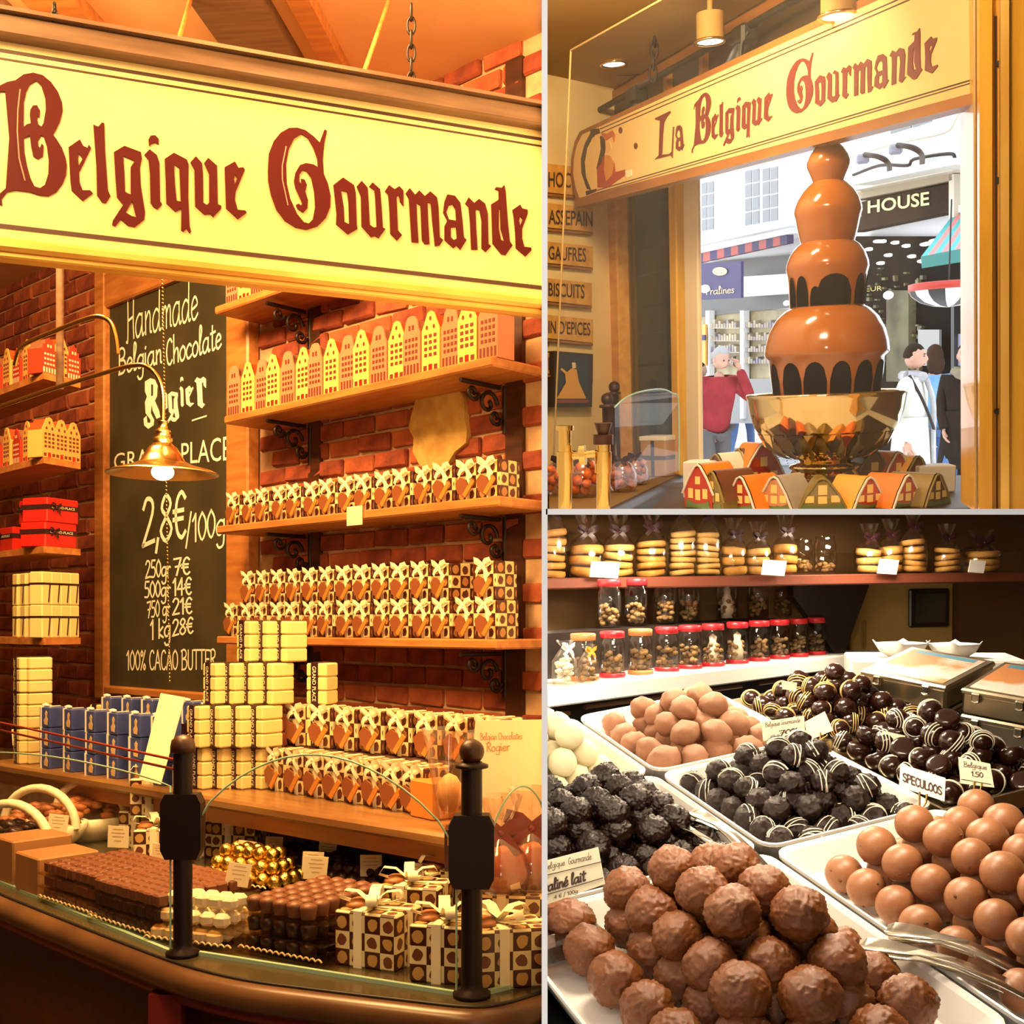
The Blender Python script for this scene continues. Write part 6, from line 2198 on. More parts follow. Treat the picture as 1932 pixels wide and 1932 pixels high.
def head(parent, c, yaw, pitch, m_skin, m_hair, hair='short', eyes=True, s=1.0):
    Mh = Matrix.Translation(c) @ Matrix.Rotation(yaw, 4, 'Z') @ Matrix.Rotation(pitch, 4, 'X')

    def face(p):
        k = 1.0
        if p.z < -.2:
            k -= .22 * (-p.z - .2) * (1.0 if p.y < .2 else .4)
        k += .20 * math.exp(-((p.x / .16) ** 2 + ((p.z + .12) / .2) ** 2)) * (1 if p.y < -.3 else 0)
        for sx in (-1, 1):
            k -= .06 * math.exp(-(((p.x - sx * .38) / .17) ** 2 + ((p.z - .1) / .12) ** 2)) * (1 if p.y < 0 else 0)
        k += .05 * math.exp(-((p.x / .3) ** 2 + ((p.z + .5) / .1) ** 2)) * (1 if p.y < -.3 else 0)
        return k
    h = part('head', MB().ball((0, 0, 0), 1, 4, (.078 * s, .098 * s, .118 * s), fn=face), m_skin, parent, M=Mh)
    for sx in (-1, 1):
        part('ear', MB().ball((sx * .079 * s, .01, -.005), .022, 2, (.45, .8, 1.3)), m_skin, h)
        part('eye', MB().ball((sx * .030 * s, -.085 * s, .012), .0105, 2, (1.2, .6, .7)), mat('eye_dark', (.03, .02, .02), .3), h)
        part('eyebrow', MB().box((sx * .031 * s, -.090 * s, .032), (.032, .008, .007), T((0, 0, 0))), m_hair, h)
    part('mouth', MB().ball((0, -.083 * s, -.062 * s), .02, 2, (1.1, .4, .28)), mat('lips', (.4, .14, .12), .5), h)

    def hf(p):
        k = 1.0 + .05 * noise.noise(p * 5)
        if p.y < -.15 and p.z < .45:
            k *= .8
        if p.z < -.25 and hair == 'short':
            k *= .78
        return k
    part('hair', MB().ball((0, .012, .014), 1, 3, (.086 * s, .104 * s, .122 * s), fn=hf), m_hair, h)
    if hair == 'long':
        part('hair_length', MB().ball((0, .045, -.07), 1, 3, (.095, .07, .13), fn=lambda p: 1 + .12 * noise.noise(p * 4)), m_hair, h)
    return h


M_skin = mat('fair_skin', (.46, .25, .17), .5)


def person(px, d, height, yaw, label, top, legs, shoes, hairm, hairk='short', lean=0.0, armL=None, armR=None, coat=None, head_yaw=0.0, head_pitch=0.0, stride=.12, head_py=None):
    g = P2(px, 690, d)
    k = height / 1.75
    t = thing('person', label, 'person', RM @ T((g.x, g.y, GZ), yaw, 0, 0, k))
    J = {'pelvis': Vector((0, 0, .95)), 'waist': Vector((0, .0 - lean * .3, 1.10)), 'chest': Vector((0, -lean * .7, 1.33)), 'neck0': Vector((0, -lean, 1.46)), 'neck1': Vector((0, -lean * 1.1 - .01, 1.54))}
    hips = {-1: Vector((-.1, 0, .9)), 1: Vector((.1, 0, .9))}
    knee = {-1: Vector((-.11, -stride, .5)), 1: Vector((.11, stride * .3, .5))}
    ank = {-1: Vector((-.11, -stride * 1.3, .09)), 1: Vector((.11, stride * 1.9, .10))}
    toe = {s: a + Vector((s * .02, -.15, -.05)) for s, a in ank.items()}
    sh = {-1: Vector((-.19, -lean * .85, 1.42)), 1: Vector((.19, -lean * .85, 1.42))}
    arms = {-1: armL or (Vector((-.26, .02, 1.14)), Vector((-.27, -.06, .88))), 1: armR or (Vector((.26, .02, 1.14)), Vector((.27, -.06, .88)))}
    # the continuous body
    pts = [J['pelvis'], J['waist'], J['chest'], J['neck0'], J['neck1']]
    ed = [(0, 1), (1, 2), (2, 3), (3, 4)]
    ra = [(.13, .10), (.12, .09), (.14, .10), (.055, .05), (.05, .05)]
    for s in (-1, 1):
        b = len(pts)
        pts += [hips[s], knee[s], ank[s], toe[s]]
        ed += [(0, b), (b, b + 1), (b + 1, b + 2), (b + 2, b + 3)]
        ra += [.085, .055, .038, .028]
        b = len(pts)
        el, wr = arms[s]
        pts += [sh[s], el, wr]
        ed += [(2, b), (b, b + 1), (b + 1, b + 2)]
        ra += [.055, .038, .027]
    skinned('body', pts, ed, ra, M_skin, t)
    # trousers
    pts, ed, ra = [J['pelvis'] + Vector((0, 0, .06))], [], [(.165, .125)]
    for s in (-1, 1):
        b = len(pts)
        pts += [hips[s], knee[s], ank[s]]
        ed += [(0, b), (b, b + 1), (b + 1, b + 2)]
        ra += [.105, .08, .07]
    skinned('trousers', pts, ed, ra, legs, t)
    # jacket
    pts = [J['pelvis'] + Vector((0, 0, -.09)), J['waist'], J['chest'], J['neck0'] + Vector((0, 0, .0))]
    ed, ra = [(0, 1), (1, 2), (2, 3)], [(.185, .145), (.175, .135), (.18, .135), (.085, .075)]
    for s in (-1, 1):
        b = len(pts)
        el, wr = arms[s]
        pts += [sh[s], el, wr]
        ed += [(2, b), (b, b + 1), (b + 1, b + 2)]
        ra += [.085, .065, .05]
    skinned('jacket', pts, ed, ra, top, t)
    if coat:
        cm, z0 = coat
        part('coat_skirt', MB().lathe([(.19, 1.12), (.21, .95), (.235, .7), (.25, z0), (.235, z0)], 20, M=Matrix.Diagonal((1, .78, 1, 1))), cm, t)
    for s in (-1, 1):
        el, wr = arms[s]
        hand(t, wr, wr - el, Vector((-s, -.4, 0)), M_skin)
        part('shoe', MB().ball(ank[s] + Vector((0, -.07, -.045)), 1, 2, (.05, .13, .045)), shoes, t)
    head(t, J['neck1'] + Vector((0, -.015 - lean * .2, .115)), head_yaw, head_pitch, M_skin, hairm, hairk)
    return t, J, arms


def cloth(n, c, c2=None):
    return mat(n, c, .9, col2=c2, nscale=8, bump=.3, bscale=30, spec=.15)


jeans = cloth('blue_jeans', (.06, .12, .28), (.09, .17, .36))
greyt = cloth('grey_trousers', (.09, .085, .09))
shoem = mat('dark_shoe', (.03, .025, .02), .5)
grey_hair = mat('grey_hair', (.3, .3, .31), .7)
brown_hair = mat('dark_brown_hair', (.014, .007, .004), .8, spec=.15)
mid_hair = mat('mid_brown_hair', (.04, .02, .011), .8, spec=.15)
# man on the telephone
t, J, A = person(1346, 12.8, 1.78, R(28), 'grey haired man in a crimson jacket holding a telephone to his ear', cloth('crimson_jacket', (.28, .02, .03), (.2, .012, .02)), greyt, shoem, grey_hair, lean=.12,
                 armR=(Vector((.33, -.20, 1.24)), Vector((.16, -.27, 1.55))), head_yaw=R(12), head_pitch=R(18))
part('telephone', MB().box((.125, -.235, 1.63), (.02, .05, .11), bev=.006), M_black, t)
part('zip', MB().box((0, -.255, 1.25), (.03, .02, .4), T((0, .05, 0), 0, R(-12))), M_black, t)
# man with a rucksack seen from behind
t, J, A = person(1398, 21.0, 1.75, R(165), 'person in a grey top and jeans walking away with a black rucksack', cloth('grey_top', (.25, .27, .24)), jeans, shoem, brown_hair, stride=.2)
part('rucksack', MB().ball((0, .2, 1.22), 1, 3, (.2, .13, .27), fn=lambda p: 1 + .05 * noise.noise(p * 3)), cloth('black_rucksack', (.012, .011, .013)), t)
part('rucksack_strap', MB().tube(smoothline([(-.12, .1, 1.42), (-.13, -.1, 1.44), (-.14, -.13, 1.3), (-.14, .05, 1.1)], 4), .018, 6).tube(smoothline([(.12, .1, 1.42), (.13, -.1, 1.44), (.14, -.13, 1.3), (.14, .05, 1.1)], 4), .018, 6), cloth('black_rucksack', (.012, .011, .013)), t)
# woman in the white coat
wc = cloth('white_coat_cloth', (.74, .72, .64), (.62, .6, .54))
t, J, A = person(1722, 11.2, 1.70, R(68), 'dark haired woman in a long white coat and grey scarf walking to the right', wc, greyt, shoem, brown_hair, coat=(wc, .38), armL=(Vector((-.28, .08, 1.15)), Vector((-.3, -.04, .9))), stride=.16)
part('scarf', MB().tube(smoothline([(-.09, .02, 1.5), (0, -.1, 1.48), (.09, .0, 1.5), (0, .09, 1.5), (-.09, .02, 1.5)], 4), .045, 8).tube(smoothline([(.03, -.12, 1.46), (.05, -.18, 1.25), (.05, -.19, .9), (.06, -.2, .6)], 5), .05, 8, flat=.5), cloth('grey_scarf', (.3, .3, .32), (.45, .45, .46)), t)
part('bag_strap', MB().tube(smoothline([(-.17, -.02, 1.5), (-.2, -.14, 1.3), (-.1, -.2, 1.1), (.1, -.2, .95)], 5), .014, 6), M_iron, t)
# woman in pale blue from behind
t, J, A = person(1764, 12.9, 1.70, R(200), 'brown haired woman in a pale blue jacket seen from behind', cloth('pale_blue_jacket', (.2, .4, .62), (.14, .32, .55)), jeans, shoem, mid_hair, 'long')
# woman in dark coat
dk = cloth('dark_brown_coat', (.012, .008, .006), (.02, .014, .01))
t, J, A = person(1822, 12.2, 1.70, R(-14), 'person in a dark brown coat and olive scarf facing the shop', dk, jeans, shoem, brown_hair, coat=(dk, .55), armL=(Vector((-.215, .02, 1.14)), Vector((-.17, -.14, .93))), armR=(Vector((.215, .02, 1.14)), Vector((.17, -.14, .93))))
part('scarf', MB().tube(smoothline([(-.1, .02, 1.5), (0, -.12, 1.47), (.1, .0, 1.5), (0, .09, 1.5), (-.1, .02, 1.5)], 4), .055, 8), cloth('olive_scarf', (.2, .17, .11), (.28, .24, .17)), t)
# passer-by half hidden at the far left of the street
t, J, A = person(1318, 16.5, 1.66, R(120), 'person in a dark jacket half hidden behind the cream pillar', cloth('charcoal_jacket', (.05, .05, .06)), cloth('pale_jeans', (.2, .27, .36)), shoem, brown_hair)

clip_at_gutters([face(px=1030), face(py=963)], 3.7)

# ================================================================== SCENE THREE: trays of chocolates before the jar shelves
random.seed(31)
QM = R3.M
P3, H3 = R3.at, R3.hit
M_porc = mat('white_porcelain', (.86, .82, .76), .25)
M_truf = mat('milk_truffle', (.21, .066, .015), .30, col2=(.155, .046, .010), nscale=20, bump=.25, bscale=90)
M_ball = mat('pale_milk_ball', (.30, .125, .05), .42, col2=(.26, .10, .04), nscale=16)
M_crumb = mat('caramel_crumb', (.40, .18, .05), .6, bump=1.0, bscale=200)
M_gian = mat('light_milk_lump', (.34, .15, .07), .5, col2=(.27, .11, .05), nscale=22, bump=.4, bscale=70)
M_dkt = mat('dark_truffle', (.016, .005, .0025), .16, col2=(.009, .003, .0015), nscale=20, bump=.25, bscale=60, spec=.4)
M_dkr = mat('dark_rough_truffle', (.018, .0055, .0028), .2, col2=(.01, .003, .0015), nscale=30, bump=.4, bscale=80, spec=.4)
M_dks = mat('dark_smooth_praline', (.022, .006, .003), .18, col2=(.016, .004, .002), nscale=8)
M_driz = mat('white_drizzle', (.8, .72, .58), .5)
M_gst = mat('gold_stripe', (.75, .48, .16), .4)
M_black3 = mat('black_cabinet', (.012, .008, .006), .4)
M_shelfw = mat('white_shelf', (.88, .85, .8), .4)
M_wall3 = mat('umber_wall', (.15, .08, .025), .8, col2=(.10, .05, .015), nscale=3)
M_ochre3 = mat('lit_wall_patch', (.55, .37, .12), .8, col2=(.45, .29, .08), nscale=4)
M_lid = mat('red_lid', (.6, .02, .03), .3)
M_orlid = mat('orange_lid', (.6, .2, .06), .4)
M_bisc = mat('golden_biscuit', (.70, .42, .13), .6, col2=(.55, .28, .07), nscale=26, bump=.4, bscale=60)
M_bisc2 = mat('pale_biscuit_disc', (.78, .56, .24), .6, col2=(.66, .42, .14), nscale=24, bump=.3, bscale=60)
M_jar = glass_mat('jar_glass', (.88, .86, .82), .05)
M_nutj = mat('mixed_nuts', (.42, .26, .10), .6, col2=(.08, .035, .02), nscale=24)
M_tin3 = mat('brushed_tin', (.56, .48, .34), .3, 1.0)
# ---- the tray counter, tilted to fit the trays' foreshortening in the image
SL = R(12.5)
TO = P3(1467, 1580, 1.5)
TN = Vector((0, -math.sin(SL), math.cos(SL)))


def tp(px, py, lift=0.0):
    return H3(px, py, TO + TN * lift, TN)


gC = tp(1446, 1652)
ga = (gC - tp(1237, 1500)).normalized()
A_ = (gC - tp(1237, 1500)).length
gb = TN.cross(ga).normalized()
if gb.x < 0:
    gb = -gb
B_ = (tp(1716, 1534) - gC).dot(gb)
# grid frame: x along ga (towards the lower right), y along gb (towards the upper right)
TF = basis(gC, ga, gb, TN)
TI = TF.inverted()


def g(px, py, lift=0.0):
    return TI @ tp(px, py, lift)


cs = solo('tray_counter', MB().box((.0, .0, -.03), (A_ * 5.4, B_ * 3.2, .05)), M_black3, 'black counter tilted to fit the image, under the white trays of chocolates', 'counter', QM @ TF @ T((A_ * .55, -B_ * .25, -.006)))


def rrect(x0, x1, y0, y1, r, n=4):
    out = []
    for cx, cy, a in ((x1 - r, y1 - r, 0), (x0 + r, y1 - r, 90), (x0 + r, y0 + r, 180), (x1 - r, y0 + r, 270)):
        for k in range(n + 1):
            t = R(a + 90 * k / n)
            out.append((cx + r * math.cos(t), cy + r * math.sin(t)))
    return out


def tray(i, j, lab, i1=None, j1=None):
    gap = .004
    x0, x1, y0, y1 = i * A_ + gap, (i + 1 if i1 is None else i1) * A_ - gap, j * B_ + gap, (j + 1 if j1 is None else j1) * B_ - gap
    rings = [(0.018, 0.0, .03), (.006, 0.030, .022), (.002, .0345, .022), (-.0, .034, .022), (.0, .030, .022), (.016, -.003, .03)]
    mb = MB()
    vs, n = [], 0
    for ins, z, r in rings:
        l = rrect(x0 + ins, x1 - ins, y0 + ins, y1 - ins, r)
        n = len(l)
        vs += [(x, y, z) for x, y in l]
    fs = [(k * n + q, k * n + (q + 1) % n, (k + 1) * n + (q + 1) % n, (k + 1) * n + q) for k in range(len(rings) - 1) for q in range(n)]
    mb.add(vs, [tuple(range(n))[::-1]] + [f[::-1] for f in fs], smooth=False)
    return solo('white_tray', mb, M_porc, lab, 'tray', QM @ TF)


tray(-1, 0, 'white tray under the drizzled dark truffles in the middle')
tray(0, 0, 'white tray under the smooth milk chocolate balls on the right', 1.5)
TY0 = g(945, 1800).y
tray(0, TY0 / B_, 'white tray under the wrinkled milk truffles in front', 1.45, 0)
tray(-1, -1.5, 'white tray under the dark wrinkled truffles on the left', 0, 0)
tray(-2, 0, 'white tray under the pale lumpy chocolates at the back left')
tray(-2, -1, 'white tray with white chocolates cut by the left edge')
solo('steel_tray', MB().box((-.5 * A_, 1.5 * B_, .006), (A_ * .98, B_ * .98, .008)).box((-.5 * A_, 1.02 * B_, .014), (A_ * .98, .004, .024)).box((-.01 * A_, 1.5 * B_, .014), (.004, B_ * .98, .024)), M_tin3, 'steel tray under the striped dark pralines on the right', 'tray', QM @ TF)
solo('steel_tray', MB().box((-1.5 * A_, 1.5 * B_, .006), (A_ * .98, B_ * .98, .008)).box((-1.5 * A_, 1.02 * B_, .014), (A_ * .98, .004, .024)), M_tin3, 'steel tray under the striped dark pralines at the back middle', 'tray', QM @ TF)


# ---- chocolates
def wrinkle(k, amp, fr, ridge=True):
    off = Vector((k * 7.3, k * 1.7, k * 3.1))

    def f(p):
        q = p * fr + off
        v = noise.noise(q)
        if not ridge:
            return 1 + amp * (v * .7 + noise.noise(p * fr * 2.5 + off) * .4)
        u = q * 1.7 + Vector((noise.noise(q * 2.0), noise.noise(q * 2.0 + Vector((5, 1, 9))), noise.noise(q * 2.0 + Vector((2, 8, 3))))) * .7
        w = max(0.0, 1 - abs(noise.noise(u)) * 5.0) ** 1.5
        return 1 + amp * (v * .6 + w * .55)
    return f


def variants(name, m, n, r, sub, fnk, sc=(1, 1, .95), extra=None):
    out = []
    for k in range(n):
        def make(k=k):
            t = thing(name, '', 'chocolate', Matrix())
            part('shell', MB().ball((0, 0, 0), r, sub, sc, fn=fnk(k)), m, t)
            if extra:
                extra(t, k, r)
            return t
        out.append(Proto(make))
    return out


def drizzle(t, k, r):
    if k % 3 == 2:
        return
    mb = MB()
    random.seed(k + 50)
    for q in range(3):
        a = random.uniform(-.5, .5)
        pts = [Vector((math.sin(u) * math.cos(a + q * .3), math.sin(u) * math.sin(a + q * .3) * .6 + (q - 1) * .28, math.cos(u))).normalized() * r * 1.04 for u in [-1.7 + .34 * i for i in range(11)]]
        mb.tube(pts, r * .045, 5)
    part('drizzle', mb, M_driz, t, 'white drizzle', kind='stuff')


def stripes(m):
    def f(t, k, r):
        if k == 0:
            return
        mb = MB()
        for q in range(3):
            z = r * (.15 + .25 * q)
            rr = math.sqrt(max(0.0, (r * 1.01) ** 2 - z * z))
            mb.tube([(math.cos(a) * rr, z * .9, math.sin(a) * rr) for a in [math.tau * i / 22 for i in range(22)]], r * .05, 5, closed=True)
        part('stripes', mb, m, t, 'piped stripes', kind='stuff')
    return f


def crumbs(t, k, r):
    mb = MB()
    random.seed(k)
    for q in range(5 if k else 2):
        a = random.random() * 6.28
        z = random.uniform(-.6, .1)
        p = Vector((math.cos(a) * math.sqrt(1 - z * z), math.sin(a) * math.sqrt(1 - z * z), z)) * r * .97
        mb.ball(p, r * random.uniform(.05, .16), 1, (1, 1, .7), fn=lambda p: 1 + .3 * noise.noise(p * 3))
    part('crumb', mb, M_crumb, t, 'caramel crumbs', kind='stuff')


def cut_top(p):
    return 1.0 if p.z < .55 else .62 / max(p.z, .3) * .9


V_tr = variants('truffle', M_truf, 4, 1, 5, lambda k: wrinkle(k, .13, 1.6))
V_dk = variants('dark_truffle', M_dkt, 4, 1, 5, lambda k: wrinkle(k + 9, .2, 1.8))
V_dr = variants('drizzled_truffle', M_dkr, 4, 1, 4, lambda k: wrinkle(k + 19, .2, 2.6), extra=drizzle)
V_ba = variants('milk_ball', M_ball, 3, 1, 4, lambda k: wrinkle(k + 29, .02, 1.5, False), (1, 1, .97), extra=crumbs)
V_gi = variants('lumpy_chocolate', M_gian, 4, 1, 3, lambda k: wrinkle(k + 39, .22, 1.5), (1.15, .95, .95))
V_st = variants('striped_praline', M_dks, 3, 1, 3, lambda k: wrinkle(k + 49, .02, 1.5, False), (1, 1, .95), extra=stripes(M_gst))
V_sw = variants('striped_praline', M_dks, 3, 1, 3, lambda k: cut_top if k == 0 else wrinkle(k + 59, .02, 1.5, False), (1, 1, .95), extra=stripes(M_driz))
V_wh = variants('white_chocolate', mat('white_chocolate', (.85, .76, .5), .5, bump=.4), 2, 1, 3, lambda k: wrinkle(k + 69, .12, 2.0))


def heap(V, x0, x1, y0, y1, r, layers, lab, group, seed=0, jit=.12, zb=.004, cx=0.0, cy=0.0, shrink=.86, squash=1.0):
    """a pyramid pile: only pieces that lie on the pile's outside are laid"""
    random.seed(seed)
    d = 2 * r
    n = 0
    for L in range(layers):
        nx = int((x1 - x0) / d - L * shrink)
        ny = int((y1 - y0) / d - L * shrink)
        if nx < 1 or ny < 1:
            break
        mx, my = (x0 + x1) / 2 + cx * L * r, (y0 + y1) / 2 + cy * L * r
        for j in range(ny):
            for i in range(nx):
                inner = min(i, j, nx - 1 - i, ny - 1 - j)
                if L < layers - 1 and inner >= 3:
                    continue                     # buried under the next layer
                ox = (i - (nx - 1) / 2 + (.25 if j % 2 else -.25) * (1 if nx > 2 else 0)) * d * 1.04
                oy = (j - (ny - 1) / 2) * d * 1.03
                p = Vector((mx + ox + random.uniform(-jit, jit) * r, my + oy + random.uniform(-jit, jit) * r, zb + r * .95 + L * r * 1.42 * squash + random.uniform(-.1, .1) * r))
                M = QM @ TF @ Matrix.Translation(p) @ Matrix.Rotation(random.uniform(-.6, .6), 4, 'X') @ Matrix.Rotation(random.uniform(-.6, .6), 4, 'Y') @ Matrix.Rotation(random.random() * 6.28, 4, 'Z')
                s = r * random.uniform(.93, 1.06)
                q = R3.M @ (TF @ p)
                c = R3.M @ (TF @ Vector(((x0 + x1) / 2, (y0 + y1) / 2, 0)))
                side = ('front' if q.y - q.z < c.y - c.z else 'back') + (' left' if q.x / q.y < c.x / c.y else ' right')
                ln = ('bottom', 'second', 'third', 'fourth', 'fifth', 'sixth')[L]
                one = nx * ny == 1
                random.choice(V).put(M @ Matrix.Diagonal((s, s, s, 1)), lab + (', topmost of all' if one else ', %s layer, %s' % (ln, side)), '%s, %s %s' % (group, ln, side))
                n += 1
    return n


i_ = .022
heap(V_tr, i_ + .0, A_ * 1.38, TY0 + .04, -.03, .0262, 3, 'wrinkled milk chocolate truffle in the front pile', 'milk truffles in the front pile', 1, cx=-.5, cy=.25, shrink=1.5, squash=.95)
heap(V_ba, i_ + .03, A_ * 1.4, .018, B_ * 1.02, .0215, 3, 'smooth milk ball with caramel crumbs in the right pile', 'milk chocolate balls in the right pile', 2, cx=-.1, cy=.5, shrink=1.2)
heap(V_dr, -A_ + i_, -i_ * .6, i_ * .6, B_ - .012, .0168, 5, 'dark truffle with white drizzle in the middle pile', 'drizzled dark truffles in the middle pile', 3, cx=-.3, cy=.3, shrink=1.5, squash=.85)
heap(V_dk, -A_ + .01, -i_, -B_ * 1.4 + .01, -.018, .0195, 3, 'dark wrinkled truffle in the left pile', 'dark truffles in the left pile', 4, cx=-.5, shrink=1.3, squash=.85)
heap(V_gi, -2 * A_ + i_, -A_ - .012, i_, B_ - .018, .0205, 4, 'pale lumpy milk chocolate in the back left pile', 'lumpy chocolates in the back left pile', 5, jit=.3, cx=-.1, cy=.2, shrink=1.45, squash=.8)
heap(V_st, -2 * A_ + .05, -A_ - .01, B_ + .014, 2 * B_ - .04, .0165, 4, 'dark praline with gold stripes in the back middle pile', 'gold striped pralines in the back middle pile', 6, zb=.012, cx=.3, cy=.0, shrink=1.5, squash=.85)
heap(V_sw, -A_ + .02, -.012, B_ + .014, 2 * B_ - .05, .0172, 4, 'dark praline with pale stripes in the back right pile', 'pale striped pralines in the back right pile', 7, zb=.012, cx=-.2, cy=.1, shrink=1.5, squash=.8)
heap(V_wh, -2 * A_ + .03, -A_ - .02, -B_ + .05, -.02, .020, 3, 'white chocolate piece in the tray at the left edge', 'white chocolates at the left edge', 8)


# ---- little signs among the trays
def standcard(pts, lift, lab, writing, mcol=None, clip=None, wr=None):
    """pts: four picture corners (tl, tr, br, bl); stands upright, a little tipped back"""
    base = tp((pts[2][0] + pts[3][0]) / 2, (pts[2][1] + pts[3][1]) / 2, lift)
    nrm = Vector((-.15, -1, .25)).normalized()
    q = [H3(x, y, base, nrm) for x, y in pts]
    t = thing('price_card', lab, 'price card', QM)
    part('card', quadbox(q, nrm * -.0012), mcol or M_card3, t)
    for tx, a, b, h, w in writing:
        part('card_writing', write_px(R3, tx, a, b, h, base, nrm, .0008, w), M_ink, t)
    for a, b in (wr or ()):
        k = [H3(x, y, base + nrm * .0006, nrm) for x, y in (a, b)]
        part('card_line', MB().tube([k[0], (k[0] + k[1]) / 2, k[1]], .0004, 4), M_ink, t)
    if clip:
        cx, cy0, cy1 = clip
        a, b = H3(cx, cy0, base, nrm) + nrm * .002, H3(cx, cy1, base, nrm) + nrm * .002
        part('clip', MB().tube([a, a.lerp(b, .5), b], .0014, 6).tube([H3(cx + 14, cy0 + 4, base, nrm) + nrm * .002, H3(cx + 12, (cy0 + cy1) / 2, base, nrm) + nrm * .002, b], .0014, 6).box(b + Vector((0, .0, -.008)), (.03, .012, .016)), M_brass, t, 'brass clip')
    return t


M_card3 = mat('cream_price_card', (.84, .76, .56), .55)
M_cardw = mat('white_price_card', (.88, .86, .8), .55)
standcard(((1012, 1628), (1128, 1598), (1141, 1668), (1016, 1712)), .085, 'cream card lettered for milk praline, standing on the dark truffles at the left edge',
          [("La Belgique", (1012, 1645), (1066, 1632), 11, .5), ("Gourmande", (1072, 1631), (1116, 1621), 12, .5), ("Praliné lait", (1018, 1686), (1105, 1661), 19, 1.0), ("3.4 € / 100g", (1040, 1698), (1090, 1684), 7, .6)], None, None,
          (((1012, 1656), (1134, 1626)), ((1012, 1694), (1138, 1656))))
standcard(((1699, 1441), (1784, 1468), (1782, 1512), (1696, 1484)), .05, 'white card hand lettered SPECULOOS on a brass clip behind the smooth balls', [("SPECULOOS", (1703, 1473), (1777, 1500), 15, .9)], M_cardw, (1735, 1494, 1535))
standcard(((1808, 1428), (1868, 1441), (1876, 1486), (1812, 1478)), .05, 'cream price card on a brass clip behind the highest smooth ball', [("Belgique", (1818, 1446), (1862, 1452), 9, .5), ("1.50", (1832, 1464), (1855, 1467), 9, .7)], M_card3, (1838, 1474, 1508), (((1814, 1470), (1870, 1480)),))
standcard(((1436, 1362), (1517, 1350), (1519, 1386), (1440, 1398)), .07, 'cream printed card among the gold striped pralines', [("Belgique Gourmande", (1444, 1372), (1510, 1362), 8, .5), ("70%", (1470, 1388), (1505, 1382), 9, .8)], M_card3)
standcard(((1518, 1362), (1556, 1342), (1572, 1378), (1524, 1398)), .07, 'blank white card tilted beside the cream printed card', [], M_cardw, (1548, 1382, 1396))
standcard(((1474, 1284), (1504, 1288), (1502, 1304), (1476, 1300)), .12, 'tiny cream card at the top of the gold striped praline pile', [], M_card3)
standcard(((1664, 1378), (1708, 1388), (1706, 1408), (1662, 1400)), .05, 'small cream card half hidden by the pale striped pralines', [], M_card3)
standcard(((1012, 1770), (1046, 1762), (1048, 1786), (1014, 1796)), .02, 'small white card at the lower left edge', [], M_cardw)


# ---- tongs
def tongs(pa, pb, w0, w1, lab, dark=False, lift=.05):
    a, b = tp(*pa, lift), tp(*pb, lift * .6)
    t = thing('serving_tongs', lab, 'tongs', QM)
    d = (b - a).normalized()
    s = TN.cross(d).normalized()
    mb = MB()
    prof = ((0, w0 * .5), (.04, w0 * .95), (.14, w0), (.26, w0 * .75), (.36, w0 * .42), (.55, w1 * .8), (.8, w1), (1, w1 * 1.1))
    up, dn = [], []
    for u, w in prof:
        c = a.lerp(b, u) + TN * (.012 * math.sin(u * 3.14))
        up.append((c - s * w, c + TN * -.004 * (1 if u < .4 else .3), c + s * w))
    vs = [p for tri in up for p in tri] + [p - TN * .002 for tri in up for p in tri]
    n = len(prof)
    fs = []
    for i in range(n - 1):
        for k in range(2):
            fs.append((3 * i + k, 3 * i + k + 1, 3 * i + k + 4, 3 * i + k + 3))
            fs.append((3 * n + 3 * i + k + 3, 3 * n + 3 * i + k + 4, 3 * n + 3 * i + k + 1, 3 * n + 3 * i + k))
        fs.append((3 * i, 3 * i + 3, 3 * n + 3 * i + 3, 3 * n + 3 * i))
        fs.append((3 * i + 2, 3 * n + 3 * i + 2, 3 * n + 3 * i + 5, 3 * i + 5))
    mb.add(vs, fs, smooth=True)
    part('upper_arm', mb, M_steel3, t)
    lo = MB().add([p - TN * .012 + s * w1 * 1.2 for p in vs], fs, smooth=True)
    part('lower_arm', lo, M_steel3, t)
    return t


M_steel3 = mat('satin_steel', (.62, .56, .46), .22, 1.0)
tongs((1302, 1527), (1448, 1648), .011, .009, 'steel tongs lying along the front edge of the drizzled truffle tray')
tongs((1256, 1545), (1412, 1655), .008, .006, 'dark reflecting steel tongs between the dark truffles and the middle tray', lift=.04)
tongs((1672, 1750), (1960, 1850), .014, .011, 'wide steel tongs in the tray of smooth milk balls')
tongs((1620, 1778), (1960, 1885), .012, .009, 'dark steel tongs resting on the rim before the milk truffles')
c = tp(1070, 1800, .012)
solo('acrylic_block', MB().box((0, 0, .012), (.045, .08, .024), bev=.004), glass_mat('smoky_acrylic', (.55, .45, .38), .12, .1), 'clear smoky block lying at the lower left', 'block', QM @ Matrix.Translation(c) @ Matrix.Rotation(R(-62), 4, 'Z') @ Matrix.Rotation(SL, 4, 'X'))
c = tp(1052, 1752, .02)
solo('brown_cube', MB().box((0, 0, .014), (.03, .03, .034), bev=.004), M_truf, 'square brown chocolate at the lower left edge', 'chocolate', QM @ Matrix.Translation(c))

# ---- shelves behind
BL_, BR_ = P3(1036, 1300, 2.05), P3(1640, 1225, 3.03)
ZS = P3(1040, 1300, 2.06).z
BFm = vframe(BL_, BR_)
BI = BFm.inverted()
BN = BFm.to_3x3() @ Vector((0, -1, 0))
SLEN = (BR_ - BL_).length


def bx(px, t=0.0, py=1250):
    return (BI @ H3(px, py, BFm @ Vector((0, t, 0)), BN)).x


